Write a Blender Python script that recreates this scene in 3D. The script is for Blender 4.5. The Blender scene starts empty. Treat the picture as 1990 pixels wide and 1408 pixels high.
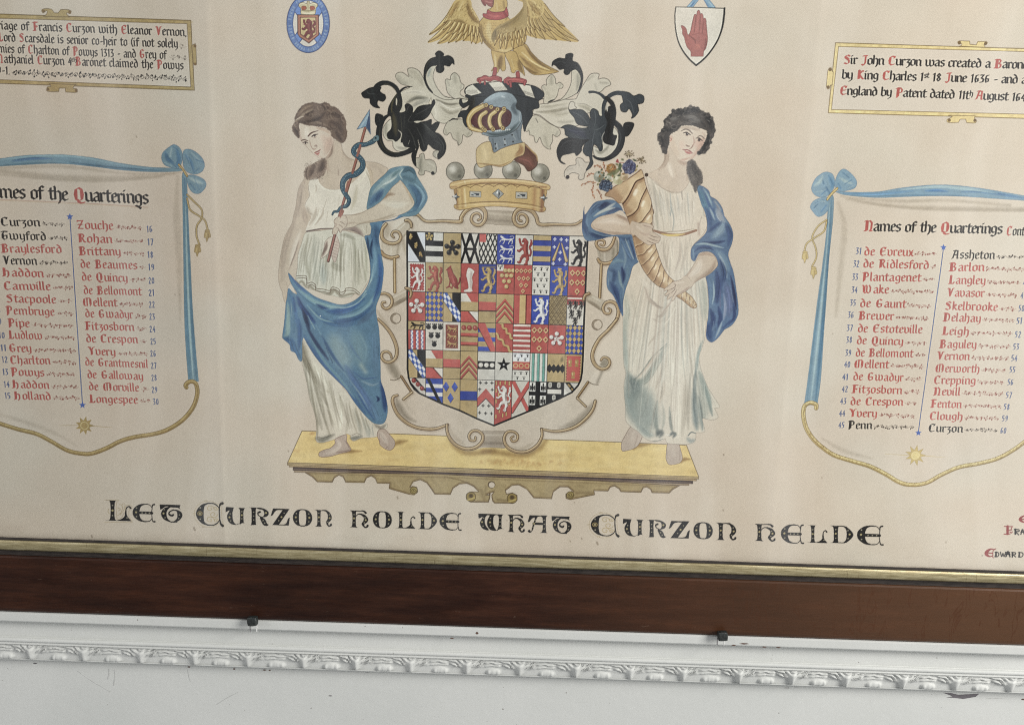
import bpy, math, random
import numpy as np
from mathutils import Vector, Matrix

SC = bpy.context.scene
COL = SC.collection
# ---------------------------------------------------------------- camera
FPX = 26 / 36 * 1990                      # focal length in photograph pixels
PITCH, ROLL, LEAN = math.radians(5.5), math.radians(1.92), math.radians(4.0)
O = np.array([0., 0., 1.9])               # a point on the paper, one metre in front of the lens
FWD = np.array([0, math.cos(PITCH), -math.sin(PITCH)]); U0 = np.array([0, math.sin(PITCH), math.cos(PITCH)]); R0 = np.array([1., 0, 0])
RIGHT = math.cos(ROLL) * R0 + math.sin(ROLL) * U0; UP = -math.sin(ROLL) * R0 + math.cos(ROLL) * U0
CAM = O - FWD
cd = bpy.data.cameras.new('camera'); cam = bpy.data.objects.new('camera', cd); COL.objects.link(cam)
cd.lens = 26; cd.sensor_width = 36; cd.sensor_fit = 'HORIZONTAL'; cd.clip_start = .01; cd.clip_end = 200
cam.matrix_world = Matrix([[RIGHT[0], UP[0], -FWD[0], CAM[0]], [RIGHT[1], UP[1], -FWD[1], CAM[1]], [RIGHT[2], UP[2], -FWD[2], CAM[2]], [0, 0, 0, 1]])
SC.camera = cam
# ---------------------------------------------------------------- room light: a tall window up to the right, weak daylight from the rest of the room
W = bpy.data.worlds.new('World'); SC.world = W; W.use_nodes = True
wn = W.node_tree; bg = wn.nodes['Background']; bg.inputs[1].default_value = .27
# invented noise bands in the world, added for upright streaks in the picture glass
wc = wn.nodes.new('ShaderNodeTexCoord'); wm = wn.nodes.new('ShaderNodeMapping'); wm.inputs['Scale'].default_value = (7, .5, .35); wm.inputs['Location'].default_value = (.37, 0, 0)
wz = wn.nodes.new('ShaderNodeTexNoise'); wz.inputs['Scale'].default_value = 1.5; wz.inputs['Detail'].default_value = 4; wz.inputs['Roughness'].default_value = .6; wr = wn.nodes.new('ShaderNodeValToRGB')
for e, (p, v) in zip((wr.color_ramp.elements[0], wr.color_ramp.elements[1]), ((.47, .5), (.66, 4.6))): e.position = p; e.color = (v * .96, v * .98, v, 1)
for a, b in ((wc.outputs['Generated'], wm.inputs[0]), (wm.outputs[0], wz.inputs['Vector']), (wz.outputs['Fac'], wr.inputs[0]), (wr.outputs[0], bg.inputs[0])): wn.links.new(a, b)
def area(name, loc, target, sx, sy, power, col):
    l = bpy.data.lights.new(name, 'AREA'); l.shape = 'RECTANGLE'; l.size = sx; l.size_y = sy; l.energy = power; l.color = col
    o = bpy.data.objects.new(name, l); COL.objects.link(o); o.location = loc
    o.rotation_euler = (Vector(target) - Vector(loc)).to_track_quat('-Z', 'Y').to_euler(); return o
area('window_light', (3.3, -2.3, 3.5), (.1, 0, 1.75), 1.5, 2.2, 232, (1, .975, .93))
area('left_fill_light', (-3.6, -2.6, 3.3), (0, 0, 1.8), 1.2, 2.0, 32, (1, .985, .97))  # added fill for the left side, no window known there
SC.view_settings.view_transform = 'Standard'; SC.view_settings.look = 'None'; SC.view_settings.gamma = 1; SC.view_settings.exposure = 0; SC.view_settings.use_curve_mapping = False
SC.render.engine = 'CYCLES'
try:
    SC.cycles.use_denoising = False; SC.cycles.denoising_prefilter = 'ACCURATE'; SC.cycles.pixel_filter_type = 'BLACKMAN_HARRIS'; SC.cycles.filter_width = 1.0; SC.cycles.max_bounces = 6; SC.cycles.transparent_max_bounces = 8; SC.cycles.caustics_reflective = False; SC.cycles.caustics_refractive = False
except Exception: pass

# ---------------------------------------------------------------- the sheet's plane
VV = np.array([0, -math.sin(LEAN), math.cos(LEAN)]); NN = np.array([0, -math.cos(LEAN), -math.sin(LEAN)])
def rays(P):
    P = np.atleast_2d(np.asarray(P, float))
    return FWD + (P[:, :1] - 995) / FPX * RIGHT - (P[:, 1:] - 704) / FPX * UP
def sheet_uv(P, h=0.):
    """photograph pixels -> metres across and up the plane of the paper (raised h towards the viewer)"""
    D = rays(P); t = ((O + h * NN - CAM) @ NN) / (D @ NN); X = CAM + D * t[:, None] - O
    return np.stack([X[:, 0], X @ VV], 1)
def wall_pt(x, y, Y):
    D = rays([(x, y)])[0]; return CAM + D * ((Y - CAM[1]) / D[1])
def TF(P):
    q = sheet_uv(P); return np.stack([995 + q[:, 0] * FPX, 704 - q[:, 1] * FPX], 1)
def world(u, v, h): return O + np.multiply.outer(u, R0) + np.multiply.outer(v, VV) + np.multiply.outer(np.broadcast_to(h, np.shape(u)), NN)

# ---------------------------------------------------------------- helpers
def tag(o, label=None, cat=None, group=None, kind=None):
    for k, v in (('label', label), ('category', cat), ('group', group), ('kind', kind)):
        if v: o[k] = v
    return o
def mesh_np(name, V, F, mat, parent=None, smooth=False, col=None, mats=None):
    V = np.asarray(V, np.float32); F = np.asarray(F, np.int32)
    me = bpy.data.meshes.new(name); me.vertices.add(len(V)); me.vertices.foreach_set('co', V.ravel())
    n = F.shape[1]; me.loops.add(F.size); me.loops.foreach_set('vertex_index', F.ravel()); me.polygons.add(len(F))
    me.polygons.foreach_set('loop_start', np.arange(0, F.size, n, dtype=np.int32)); me.polygons.foreach_set('use_smooth', np.full(len(F), smooth))
    if col is not None:
        at = me.color_attributes.new('paint', 'FLOAT_COLOR', 'POINT'); at.data.foreach_set('color', np.c_[col, np.ones(len(col))].astype(np.float32).ravel())
    me.materials.append(mat); me.update(calc_edges=True)
    o = bpy.data.objects.new(name, me); COL.objects.link(o)
    if parent: o.parent = parent
    return o
def grid_faces(nu, nv, off=0):
    i, j = np.meshgrid(np.arange(nu - 1), np.arange(nv - 1), indexing='ij'); a = (i * nv + j).ravel() + off
    return np.stack([a, a + nv, a + nv + 1, a + 1], 1)
def material(name, base=(.8, .8, .8), rough=.6, spec=.5):
    m = bpy.data.materials.new(name); m.use_nodes = True; nt = m.node_tree; b = nt.nodes['Principled BSDF']
    b.inputs['Base Color'].default_value = (*base, 1); b.inputs['Roughness'].default_value = rough; b.inputs['Specular IOR Level'].default_value = spec
    return m, nt, b
def node(nt, t, **k):
    n = nt.nodes.new(t)
    for a, v in k.items():
        if a.startswith('_'): setattr(n, a[1:], v)
        else: n.inputs[a.replace('__', ' ')].default_value = v
    return n
def noise(nt, scale, detail=3, rough=.5, vec=None, sc=None, typ=None):
    n = node(nt, 'ShaderNodeTexNoise'); n.inputs['Scale'].default_value = scale; n.inputs['Detail'].default_value = detail; n.inputs['Roughness'].default_value = rough
    src = coords(nt)
    if sc is not None:
        mp = node(nt, 'ShaderNodeMapping'); mp.inputs['Scale'].default_value = sc; nt.links.new(src, mp.inputs['Vector']); src = mp.outputs[0]
    nt.links.new(src, n.inputs['Vector']); return n
def coords(nt):
    n = nt.nodes.get('co') or nt.nodes.new('ShaderNodeTexCoord'); n.name = 'co'; return n.outputs['Object']
def ramp(nt, src, stops):
    r = node(nt, 'ShaderNodeValToRGB'); e = r.color_ramp.elements
    while len(e) < len(stops): e.new(.5)
    for k, (p, c) in zip(e, stops): k.position = p; k.color = (*c, 1) if len(c) == 3 else c
    nt.links.new(src, r.inputs['Fac']); return r.outputs['Color']
def mix(nt, a, b, fac, typ='MIX'):
    m = node(nt, 'ShaderNodeMix'); m.data_type = 'RGBA'; m.blend_type = typ
    for s, v in ((m.inputs[0], fac), (m.inputs[6], a), (m.inputs[7], b)):
        if hasattr(v, 'node'): nt.links.new(v, s)
        else: s.default_value = v if isinstance(v, float) else (*v, 1)
    return m.outputs[2]
def bump(nt, b, h, strength, dist):
    n = node(nt, 'ShaderNodeBump'); n.inputs['Strength'].default_value = strength; n.inputs['Distance'].default_value = dist
    nt.links.new(h, n.inputs['Height']); nt.links.new(n.outputs[0], b.inputs['Normal'])
def lin(c):
    c = np.asarray(c, np.float64) / 255; return np.where(c <= .04045, c / 12.92, ((c + .055) / 1.055) ** 2.4)
# ---------------------------------------------------------------- painter
# The armorial is a water-colour on paper.  Its brushwork is laid down here as
# curves and washes on a colour lattice that becomes the sheet's vertex colours.
PAPER = (211, 197, 178)
canvas = None; idmap = None; CUR = [0]; OX = 0; OY = 0

def new_canvas(w, h, ox, oy):
    global canvas, idmap, OX, OY
    canvas = np.zeros((h, w, 3), np.float32); canvas[:] = PAPER
    idmap = np.zeros((h, w), np.int16); OX, OY = ox, oy

def crop(x0, y0, s):
    def f(t):
        a = np.array([[float(v) for v in p.strip('!').split(',')] for p in t.split()]) if isinstance(t, str) else np.asarray(t, float)
        return np.stack([x0 + a[:, 0] * s, y0 + a[:, 1] * s], 1)
    f.s = s
    return f
PH = crop(0, 0, 1.0)

def spline(p, closed=False, corners=(), n=5):
    p = np.asarray(p, float); N = len(p)
    if N < 3: return p
    out = []; segs = N if closed else N - 1
    for i in range(segs):
        p1 = p[i]; p2 = p[(i + 1) % N]
        p0 = p[i - 1] if (i > 0 or closed) and i not in corners else 2 * p1 - p2
        p3 = p[(i + 2) % N] if (i + 2 < N or closed) and (i + 1) % N not in corners else 2 * p2 - p1
        k = max(2, min(24, int(np.hypot(*(p2 - p1)) / 2) + 1))
        t = np.linspace(0, 1, k, endpoint=False)[:, None]
        out.append(0.5 * (2 * p1 + (p2 - p0) * t + (2 * p0 - 5 * p1 + 4 * p2 - p3) * t ** 2 + (3 * p1 - p0 - 3 * p2 + p3) * t ** 3))
    if not closed: out.append(p[-1:])
    return np.concatenate(out)

def path(c, t, closed=False, smooth=True):
    pts = c(t)
    cor = {i for i, q in enumerate(t.split()) if q[0] == '!'} if isinstance(t, str) else set()
    return spline(pts, closed, cor) if smooth else pts

class Mask:
    __slots__ = ('x', 'y', 'a')
    def __init__(s, x, y, a): s.x, s.y, s.a = x, y, a

def poly_mask(P):
    P = TF(P) - (OX, OY); H, W = idmap.shape
    x0 = max(0, int(P[:, 0].min()) - 1); x1 = min(W, int(P[:, 0].max()) + 2)
    y0 = max(0, int(P[:, 1].min()) - 1); y1 = min(H, int(P[:, 1].max()) + 2)
    if x1 <= x0 or y1 <= y0: return None
    S = 4
    ys = y0 + (np.arange((y1 - y0) * S) + .5) / S
    a = P; b = np.roll(P, -1, 0)
    dy = b[:, 1] - a[:, 1]; dy = np.where(np.abs(dy) < 1e-9, 1e-9, dy)
    hit = (a[None, :, 1] <= ys[:, None]) != (b[None, :, 1] <= ys[:, None])
    xs = np.where(hit, a[None, :, 0] + (ys[:, None] - a[None, :, 1]) / dy[None] * (b - a)[None, :, 0], np.inf)
    m = int(hit.sum(1).max()) if hit.size else 0
    xs = np.sort(xs, 1)[:, :m]; xs[np.isinf(xs)] = 1e7
    px = np.arange(x0, x1)[None]
    cov = np.zeros((len(ys), x1 - x0), np.float32)
    for k in range(0, m - 1, 2):
        cov += np.clip(xs[:, k + 1:k + 2] - px, 0, 1) - np.clip(xs[:, k:k + 1] - px, 0, 1)
    return Mask(x0, y0, np.clip(cov.reshape(y1 - y0, S, -1).mean(1), 0, 1))

def blur(m, r):
    p = int(r * 2 + 2); H, W = idmap.shape
    X0 = max(0, m.x - p); Y0 = max(0, m.y - p)
    X1 = min(W, m.x + m.a.shape[1] + p); Y1 = min(H, m.y + m.a.shape[0] + p)
    a = np.zeros((Y1 - Y0, X1 - X0), np.float32)
    a[m.y - Y0:m.y - Y0 + m.a.shape[0], m.x - X0:m.x - X0 + m.a.shape[1]] = m.a
    k = max(1, int(round(r)))
    for ax in (0, 1):
        for _ in range(2):
            q = np.pad(a, [(k + 1, k) if i == ax else (0, 0) for i in (0, 1)], mode='edge').cumsum(ax)
            n = a.shape[ax]
            a = (np.take(q, range(2 * k + 1, 2 * k + 1 + n), ax) - np.take(q, range(0, n), ax)) / (2 * k + 1)
    return Mask(X0, Y0, a)

def stroke_mask(P, w, soft=.6):
    P = TF(P) - (OX, OY); H, W = idmap.shape
    if len(P) == 1: P = np.concatenate([P, P + .01])
    n = len(P)
    w = np.atleast_1d(np.asarray(w, float))
    d = np.r_[0, np.cumsum(np.hypot(*np.diff(P, axis=0).T))]
    wr = np.interp(d / max(d[-1], 1e-6), np.linspace(0, 1, len(w)), w) / 2
    pad = wr.max() + soft + 2
    x0 = max(0, int(P[:, 0].min() - pad)); x1 = min(W, int(P[:, 0].max() + pad) + 1)
    y0 = max(0, int(P[:, 1].min() - pad)); y1 = min(H, int(P[:, 1].max() + pad) + 1)
    if x1 <= x0 or y1 <= y0: return None
    A = np.zeros((y1 - y0, x1 - x0), np.float32)
    for i in range(n - 1):
        a, b = P[i], P[i + 1]; r0, r1 = wr[i], wr[i + 1]; q = max(r0, r1) + soft + 1
        u0 = max(x0, int(min(a[0], b[0]) - q)); u1 = min(x1, int(max(a[0], b[0]) + q) + 2)
        v0 = max(y0, int(min(a[1], b[1]) - q)); v1 = min(y1, int(max(a[1], b[1]) + q) + 2)
        if u1 <= u0 or v1 <= v0: continue
        X = np.arange(u0, u1)[None] + .5 - a[0]; Y = np.arange(v0, v1)[:, None] + .5 - a[1]
        e = b - a; L = max(float(e @ e), 1e-9)
        t = np.clip((X * e[0] + Y * e[1]) / L, 0, 1)
        D = np.sqrt((X - t * e[0]) ** 2 + (Y - t * e[1]) ** 2)
        R = r0 + (r1 - r0) * t
        if soft <= .8:
            c = np.clip(R + .5 - D, 0, 1) * np.clip(2 * R, 0, 1)
        else:
            c = np.clip((R + soft - D) / (2 * soft), 0, 1); c = c * c * (3 - 2 * c)
        s = A[v0 - y0:v1 - y0, u0 - x0:u1 - x0]
        np.maximum(s, c, out=s)
    return Mask(x0, y0, A)

def clipped(m, c):
    if m is None or c is None: return None
    x0 = max(m.x, c.x); y0 = max(m.y, c.y)
    x1 = min(m.x + m.a.shape[1], c.x + c.a.shape[1]); y1 = min(m.y + m.a.shape[0], c.y + c.a.shape[0])
    if x1 <= x0 or y1 <= y0: return None
    return Mask(x0, y0, m.a[y0 - m.y:y1 - m.y, x0 - m.x:x1 - m.x] * c.a[y0 - c.y:y1 - c.y, x0 - c.x:x1 - c.x])

def lay(m, col, a=1., clip=None, id=True, idmin=.5):
    if m is None: return
    if clip is not None:
        m = clipped(m, clip)
        if m is None: return
    h, w = m.a.shape
    s = canvas[m.y:m.y + h, m.x:m.x + w]
    k = (m.a * a)[..., None]
    s += (np.array(col, np.float32) - s) * k
    if id and CUR[0]:
        t = idmap[m.y:m.y + h, m.x:m.x + w]; t[m.a > idmin] = CUR[0]

def fill(c, t, col, a=1., soft=0, clip=None, smooth=True, edge=None, ew=1., ea=.8, id=True):
    P = path(c, t, True, smooth)
    m = poly_mask(P)
    if m is None: return None
    lay(blur(m, soft) if soft else m, col, a, clip, id)
    if edge is not None: line_pts(np.concatenate([P, P[:1]]), ew, edge, ea, clip=clip, id=False)
    return m

def line_pts(P, w, col, a=1., soft=.6, clip=None, id=True):
    lay(stroke_mask(P, w, soft), col, a, clip, id)

def line(c, t, w, col, a=1., soft=.6, clip=None, closed=False, smooth=True, id=True):
    P = path(c, t, closed, smooth)
    if closed: P = np.concatenate([P, P[:1]])
    line_pts(P, w, col, a, soft, clip, id)

def folds(c, clip, rows, id=False):
    """brush strokes with pointed ends; broad ones carry a few streaks left by the hairs of the brush"""
    for r in rows:
        t, w, col, a = r[:4]; a = min(.96, a * 1.15); w = np.atleast_1d(np.asarray(w, float)) * c.s
        P = path(c, t); wm = float(w.max()); soft = r[4] if len(r) > 4 else max(.9, wm * .42)
        k = np.linspace(0, 1, 17)
        ww = np.interp(k, np.linspace(0, 1, len(w)), w)
        if len(w) < 3 or wm > 3: ww = ww * np.interp(k, [0, .2, .8, 1], [.3, 1, 1, .3])
        line_pts(P, ww, col, a, soft, clip, id)
        if wm > 3.2 and clip is not None and len(P) > 3:
            T = np.gradient(P, axis=0); T /= np.maximum(np.hypot(T[:, 0], T[:, 1]), 1e-6)[:, None]; N = np.stack([-T[:, 1], T[:, 0]], 1)
            for _ in range(3 if wm < 8 else 5):
                o = RND.uniform(-.55, .55) * wm; f = RND.choice([.7, .82, 1.12, 1.24] if sum(col) < 440 else [.84, .92, 1.05, 1.09]); i0 = RND.randint(0, len(P) // 3); i1 = len(P) - RND.randint(0, len(P) // 3)
                q = (P + N * o * np.interp(np.linspace(0, 1, len(P)), [0, .5, 1], [.6, 1, .7])[:, None])[i0:i1]
                if len(q) > 2: line_pts(q, np.array([.2, 1, .9, .2]) * RND.uniform(.8, 1.3 + wm * .1), tuple(min(250, v * f) for v in col), a * RND.uniform(.3, .6), RND.uniform(.8, 1.3), clip, False)

def wisps(c, t, col, n, ln=30, clip=None):
    P = path(c, t, True)
    for _ in range(n):
        i = RND.randrange(len(P)); p = P[i]; d = P[(i + 3) % len(P)] - p; d = d / max(np.hypot(*d), 1e-6); nn = np.array([-d[1], d[0]]) * RND.choice([-1, 1])
        L = ln * c.s * RND.uniform(.4, 1.2)
        line_pts(spline(np.array([p - nn * .8, p + d * L * .5 + nn * RND.uniform(.2, 1.2), p + d * L + nn * RND.uniform(-1.2, 2.6)])), [1.2, 1., .3], col, RND.uniform(.3, .75), .7, clip)

def dot(c, x, y, r, col, a=1., soft=.6, clip=None, id=True):
    line_pts(c([(x, y)]), 2 * r * c.s, col, a, soft, clip, id)

def ellipse(c, x, y, rx, ry, n=40, a0=0, a1=360, rot=0):
    t = np.radians(np.linspace(a0, a1, n)); e = np.stack([rx * np.cos(t), ry * np.sin(t)], 1)
    r = math.radians(rot); e = e @ np.array([[math.cos(r), math.sin(r)], [-math.sin(r), math.cos(r)]])
    return c(e + (x, y))

def fill_pts(P, col, a=1., soft=0, clip=None, edge=None, ew=1., ea=.8, id=True):
    m = poly_mask(P)
    if m is None: return None
    lay(blur(m, soft) if soft else m, col, a, clip, id)
    if edge is not None: line_pts(np.concatenate([P, P[:1]]), ew, edge, ea, clip=clip, id=False)
    return m
RND = random.Random(7); SATUR = .84; PAINTED = None

def vnoise(shape, cell, seed):
    r = np.random.RandomState(seed); h, w = shape; gh, gw = int(h / cell) + 3, int(w / cell) + 3; g = r.rand(gh, gw).astype(np.float32)
    y = np.arange(h) / cell; x = np.arange(w) / cell; yi = y.astype(int); xi = x.astype(int); fy = (y - yi)[:, None]; fx = (x - xi)[None]
    fy = fy * fy * (3 - 2 * fy); fx = fx * fx * (3 - 2 * fx)
    A = g[yi][:, xi]; Bq = g[yi][:, xi + 1]; C = g[yi + 1][:, xi]; D = g[yi + 1][:, xi + 1]
    return (A * (1 - fx) + Bq * fx) * (1 - fy) + (C * (1 - fx) + D * fx) * fy - .5

def granulate():
    """pigment settles unevenly in the paper's tooth; the bare sheet is toned a little by age"""
    sh = idmap.shape
    n = vnoise(sh, 2.2, 1) * .5 + vnoise(sh, 5, 2) * .6 + vnoise(sh, 13, 3) * .6
    f = vnoise(sh, 1.3, 4)
    painted = (np.abs(canvas - np.array(PAPER, np.float32)).max(2) > 5)
    global PAINTED
    PAINTED = np.abs(canvas - np.array(PAPER, np.float32)).max(2) > .6
    amp = np.where(painted, .10 - .055 * np.clip((canvas.mean(2) - 110) / 80, 0, 1), 0.)
    canvas[:] = canvas * (1 + (n * amp + f * np.where(painted, .045, 0.)))[..., None]
    k = np.isin(idmap, (3, 4, 15, 16, 18)) & (canvas[..., 2] > canvas[..., 0] + 12); q = canvas[k]; l = q.mean(1, keepdims=True)
    canvas[k] = (l + (q - l) * .88) * np.array([1, .99, .97], np.float32)   # the blues have faded
    b = canvas.copy()                                   # wet edges: pigment gathers at the rim of each stroke
    for ax in (0, 1):
        b = (np.roll(b, 2, ax) + np.roll(b, 1, ax) + b + np.roll(b, -1, ax) + np.roll(b, -2, ax)) / 5
    canvas[:] += np.where(PAINTED[..., None], .30 * (canvas - b), 0)
    age = vnoise(sh, 230, 5) * .05 + vnoise(sh, 70, 6) * .03
    canvas[:] *= (1 + age[..., None] * np.array([.55, 1, 1.35], np.float32)) * (1 + (vnoise(sh, 110, 8) * .03)[..., None] * np.array([1, .2, -.3], np.float32))
    X = np.arange(sh[1]) + OX                            # tone steps at three upright lines, each with a pale edge
    for xa, k, wd in ((424, .965, 5), (520, .985, 9), (1528, 1.012, 6)):
        t = np.clip((X - xa) / wd + .5, 0, 1); canvas[:] *= (k + (1 - k) * t if xa < 1000 else 1 + (k - 1) * t)[None, :, None]
        canvas[:] *= (1 + .012 * np.exp(-((X - xa - wd) / 3.) ** 2))[None, :, None]
# ---------------------------------------------------------------- black letter, written with a broad nib
def G(s):
    w, *st = s.split('|')
    return float(w), [[tuple(map(float, q.split(','))) for q in k.split()] for k in st]
_I = '-.08,.92 0,.82 0,.16 .1,.04'
GL = {k: G(v) for k, v in {
 'a': '.62|.04,.84 .22,.98 .44,.84 .44,.16 .56,.04|.44,.56 .2,.52 0,.36 0,.16 .18,.03 .44,.2',
 'b': '.66|-.06,1.42 0,1.34 0,.18 .24,.02 .5,.2 .5,.8 .26,.97 0,.8',
 'c': '.52|.42,.84 .24,.98 0,.8 0,.18 .22,.02 .42,.14',
 'd': '.66|.05,1.4 .3,1.2 .5,.8 .5,.18 .25,.02 0,.2 0,.72 .22,.92 .46,.8',
 'e': '.54|.02,.5 .4,.66 .4,.84 .24,.98 0,.8 0,.18 .22,.02 .42,.14',
 'f': '.46|.46,1.26 .28,1.4 .1,1.22 .1,.02|-.08,.92 .42,.92',
 'g': '.66|.5,.3 .24,.14 0,.3 0,.8 .25,.97 .5,.82 .5,-.12 .25,-.34 0,-.22',
 'h': '.66|-.06,1.44 0,1.34 0,.1|0,.8 .28,.98 .5,.8 .5,.05 .34,-.28',
 'i': '.3|' + _I + '|.0,1.22 .06,1.3', 'j': '.3|' + _I,
 'k': '.6|-.06,1.42 0,1.34 0,.05|0,.5 .25,.95 .42,.82 .1,.5 .4,.12 .54,.04',
 'l': '.3|-.06,1.44 0,1.34 0,.16 .12,.04',
 'm': '1.14|' + _I + '|0,.82 .26,.98 .48,.82 .48,.12 .54,.04|.48,.82 .74,.98 .96,.82 .96,.16 1.06,.04',
 'n': '.66|' + _I + '|0,.82 .26,.98 .5,.82 .5,.16 .6,.04',
 'o': '.64|0,.8 0,.18 .25,.02 .5,.2 .5,.82 .25,.98 0,.8',
 'p': '.66|-.1,.95 0,.85 0,-.38|0,.8 .25,.98 .5,.8 .5,.2 .25,.02 0,.15',
 'q': '.66|.5,.3 .24,.02 0,.2 0,.8 .25,.97 .5,.82 .5,-.38',
 'r': '.46|' + _I + '|0,.8 .2,.97 .38,.84',
 's': '.52|.42,.86 .22,.98 0,.84 .02,.62 .4,.42 .4,.18 .2,.02 0,.14',
 't': '.46|.12,1.22 .1,.9 .1,.18 .24,.03 .42,.12|-.08,.92 .4,.92',
 'u': '.66|-.08,.95 0,.82 0,.18 .22,.02 .5,.2|.42,.95 .5,.82 .5,.16 .6,.04',
 'v': '.64|-.1,1.0 0,.82 0,.2 .25,.02 .5,.22 .5,.8 .3,.98',
 'w': '1.1|-.1,1.0 0,.82 0,.2 .22,.02 .48,.22|.4,1.0 .48,.82 .48,.2 .7,.02 .96,.22 .96,.8 .76,.98',
 'x': '.56|-.06,.95 .42,.06 .52,.04|.42,.95 .0,.02|.05,.5 .4,.5',
 'y': '.64|-.08,.95 0,.82 0,.25 .22,.08 .5,.25|.42,.95 .5,.82 .5,-.1 .2,-.36',
 'z': '.54|0,.93 .42,.93 .12,.52 .4,.42 .38,-.05 .12,-.3',
 'A': '1.0|0,.05 .12,.1 .38,1.3 .75,1.3 .75,.1 .9,.04|.2,.62 .75,.62|.15,1.3 .5,1.36',
 'B': '.95|.12,1.36 .12,.05|-.05,1.3 .1,1.36 .5,1.36 .68,1.12 .5,.76 .12,.74|.5,.76 .74,.5 .66,.12 .4,.03 -.05,.05|.28,1.3 .28,.1',
 'C': '.9|.66,1.3 .36,1.38 .1,1.16 .02,.7 .1,.24 .36,.02 .7,.16|.17,1.1 .13,.34|.7,1.36 .66,1.12',
 'D': '1.0|.12,1.36 .12,.05|-.05,1.36 .4,1.36 .74,1.1 .8,.66 .7,.22 .4,.03 -.05,.05|.28,1.3 .28,.1',
 'E': '.9|.66,1.3 .36,1.38 .1,1.16 .02,.7 .1,.24 .36,.02 .7,.16|.17,1.1 .13,.34|.1,.68 .62,.76|.7,1.36 .64,1.1',
 'F': '.85|.14,1.36 .14,.05 -.05,.05 .36,.05|-.05,1.32 .1,1.38 .7,1.36|.28,1.3 .28,.1|.2,.75 .58,.75 .58,.6',
 'G': '.95|.66,1.2 .4,1.38 .12,1.2 .02,.7 .12,.2 .4,.02 .64,.18 .68,.6 .36,.62|.16,1.15 .14,.3',
 'H': '1.0|.12,1.4 .12,.05 -.04,.03|.26,1.34 .26,.1|.12,.85 .5,1.0 .72,.78 .72,.2 .55,-.1',
 'J': '.7|.1,1.3 .6,1.36 .42,1.2 .42,.2 .2,-.14 0,0',
 'K': '.95|.12,1.4 .12,.05|.26,1.34 .26,.1|.2,.7 .6,1.34 .72,1.2|.25,.72 .62,.15 .78,.05',
 'L': '.85|.14,1.4 .14,.1 -.04,.05 .66,.05 .7,.3|.28,1.34 .28,.1',
 'M': '1.3|.5,1.36 .16,1.2 .02,.7 .1,.2 .3,.04|.56,1.36 .56,.05|.56,1.3 .9,1.36 1.12,1.1 1.12,.3 1.0,.05|.18,1.1 .18,.3|1.0,1.1 1.0,.4',
 'N': '1.0|-.04,1.3 .14,1.36 .14,.05 -.04,.03|.26,1.3 .26,.1|.2,1.2 .5,1.38 .74,1.1 .74,.3 .6,.05 .85,.05',
 'P': '.9|.12,1.4 .12,-.1|-.05,1.3 .2,1.38 .5,1.36 .72,1.1 .66,.72 .3,.6|.28,1.3 .28,.1',
 'Q': '1.0|.4,1.38 .12,1.2 .02,.7 .12,.2 .4,.02 .68,.2 .78,.7 .68,1.2 .4,1.38|.16,1.15 .14,.3|.64,1.1 .66,.3|.3,-.05 .6,-.2 .9,-.12',
 'R': '.95|.12,1.36 .12,.05|-.05,1.32 .2,1.38 .5,1.36 .68,1.12 .55,.8 .2,.74|.45,.74 .66,.2 .85,.05|.28,1.3 .28,.1',
 'S': '.85|.66,1.2 .4,1.38 .1,1.22 .08,.95 .6,.55 .6,.2 .34,.02 .02,.16|.2,1.1 .55,.75',
 'T': '.9|-.04,1.3 .3,1.38 .76,1.32|.3,1.3 .06,.9 .06,.3 .34,.02 .66,.24 .66,.7 .36,.7|.18,.9 .18,.3',
 'V': '.9|-.05,1.36 .12,1.3 .34,.06 .66,1.34 .8,1.36|.2,1.3 .42,.2',
 'W': '1.3|-.05,1.36 .1,1.2 .14,.3 .38,.03 .56,.3 .56,1.2 .4,1.36|.56,.3 .8,.03 1.05,.3 1.05,1.0 .85,1.36|.24,1.2 .26,.3',
 'Y': '.9|-.05,1.36 .12,1.3 .38,.7 .38,.06|.38,.7 .62,1.3 .8,1.36|.22,1.3 .48,.7 .48,.1',
 'Z': '.85|0,1.3 .7,1.36 .1,.1 .7,.05|.05,.72 .6,.72|.0,1.36 .0,1.2',
 '1': '.4|.02,1.1 .16,1.25 .16,.03', '2': '.6|.04,1.0 .24,1.24 .46,1.0 .06,.06 .5,.06',
 '3': '.6|.02,1.2 .44,1.2 .16,.75 .44,.55 .4,.15 .04,.06', '4': '.6|.38,1.2 .02,.45 .5,.45|.38,.8 .38,.03',
 '5': '.6|.44,1.2 .06,1.2 .06,.72 .4,.66 .42,.2 .04,.05', '6': '.62|.42,1.16 .14,1.1 .03,.5 .14,.06 .42,.2 .4,.58 .08,.6',
 '7': '.6|.02,1.2 .46,1.2 .18,.02', '8': '.64|.25,.66 .06,.9 .25,1.22 .44,.95 .25,.66 .04,.34 .25,.05 .48,.34 .25,.66',
 '9': '.62|.44,.66 .14,.6 .06,1.0 .24,1.22 .45,1.0 .42,.3 .1,.04', '0': '.62|.04,.6 .12,.12 .4,.12 .48,.6 .4,1.1 .12,1.1 .04,.6',
 ' ': '.42', '-': '.5|.05,.5 .38,.52', ',': '.3|.02,.06 .06,-.14', '.': '.3|.04,.04 .06,.08', '(': '.4|.26,1.3 .04,.9 .04,.3 .26,-.1'}.items()}

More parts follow.
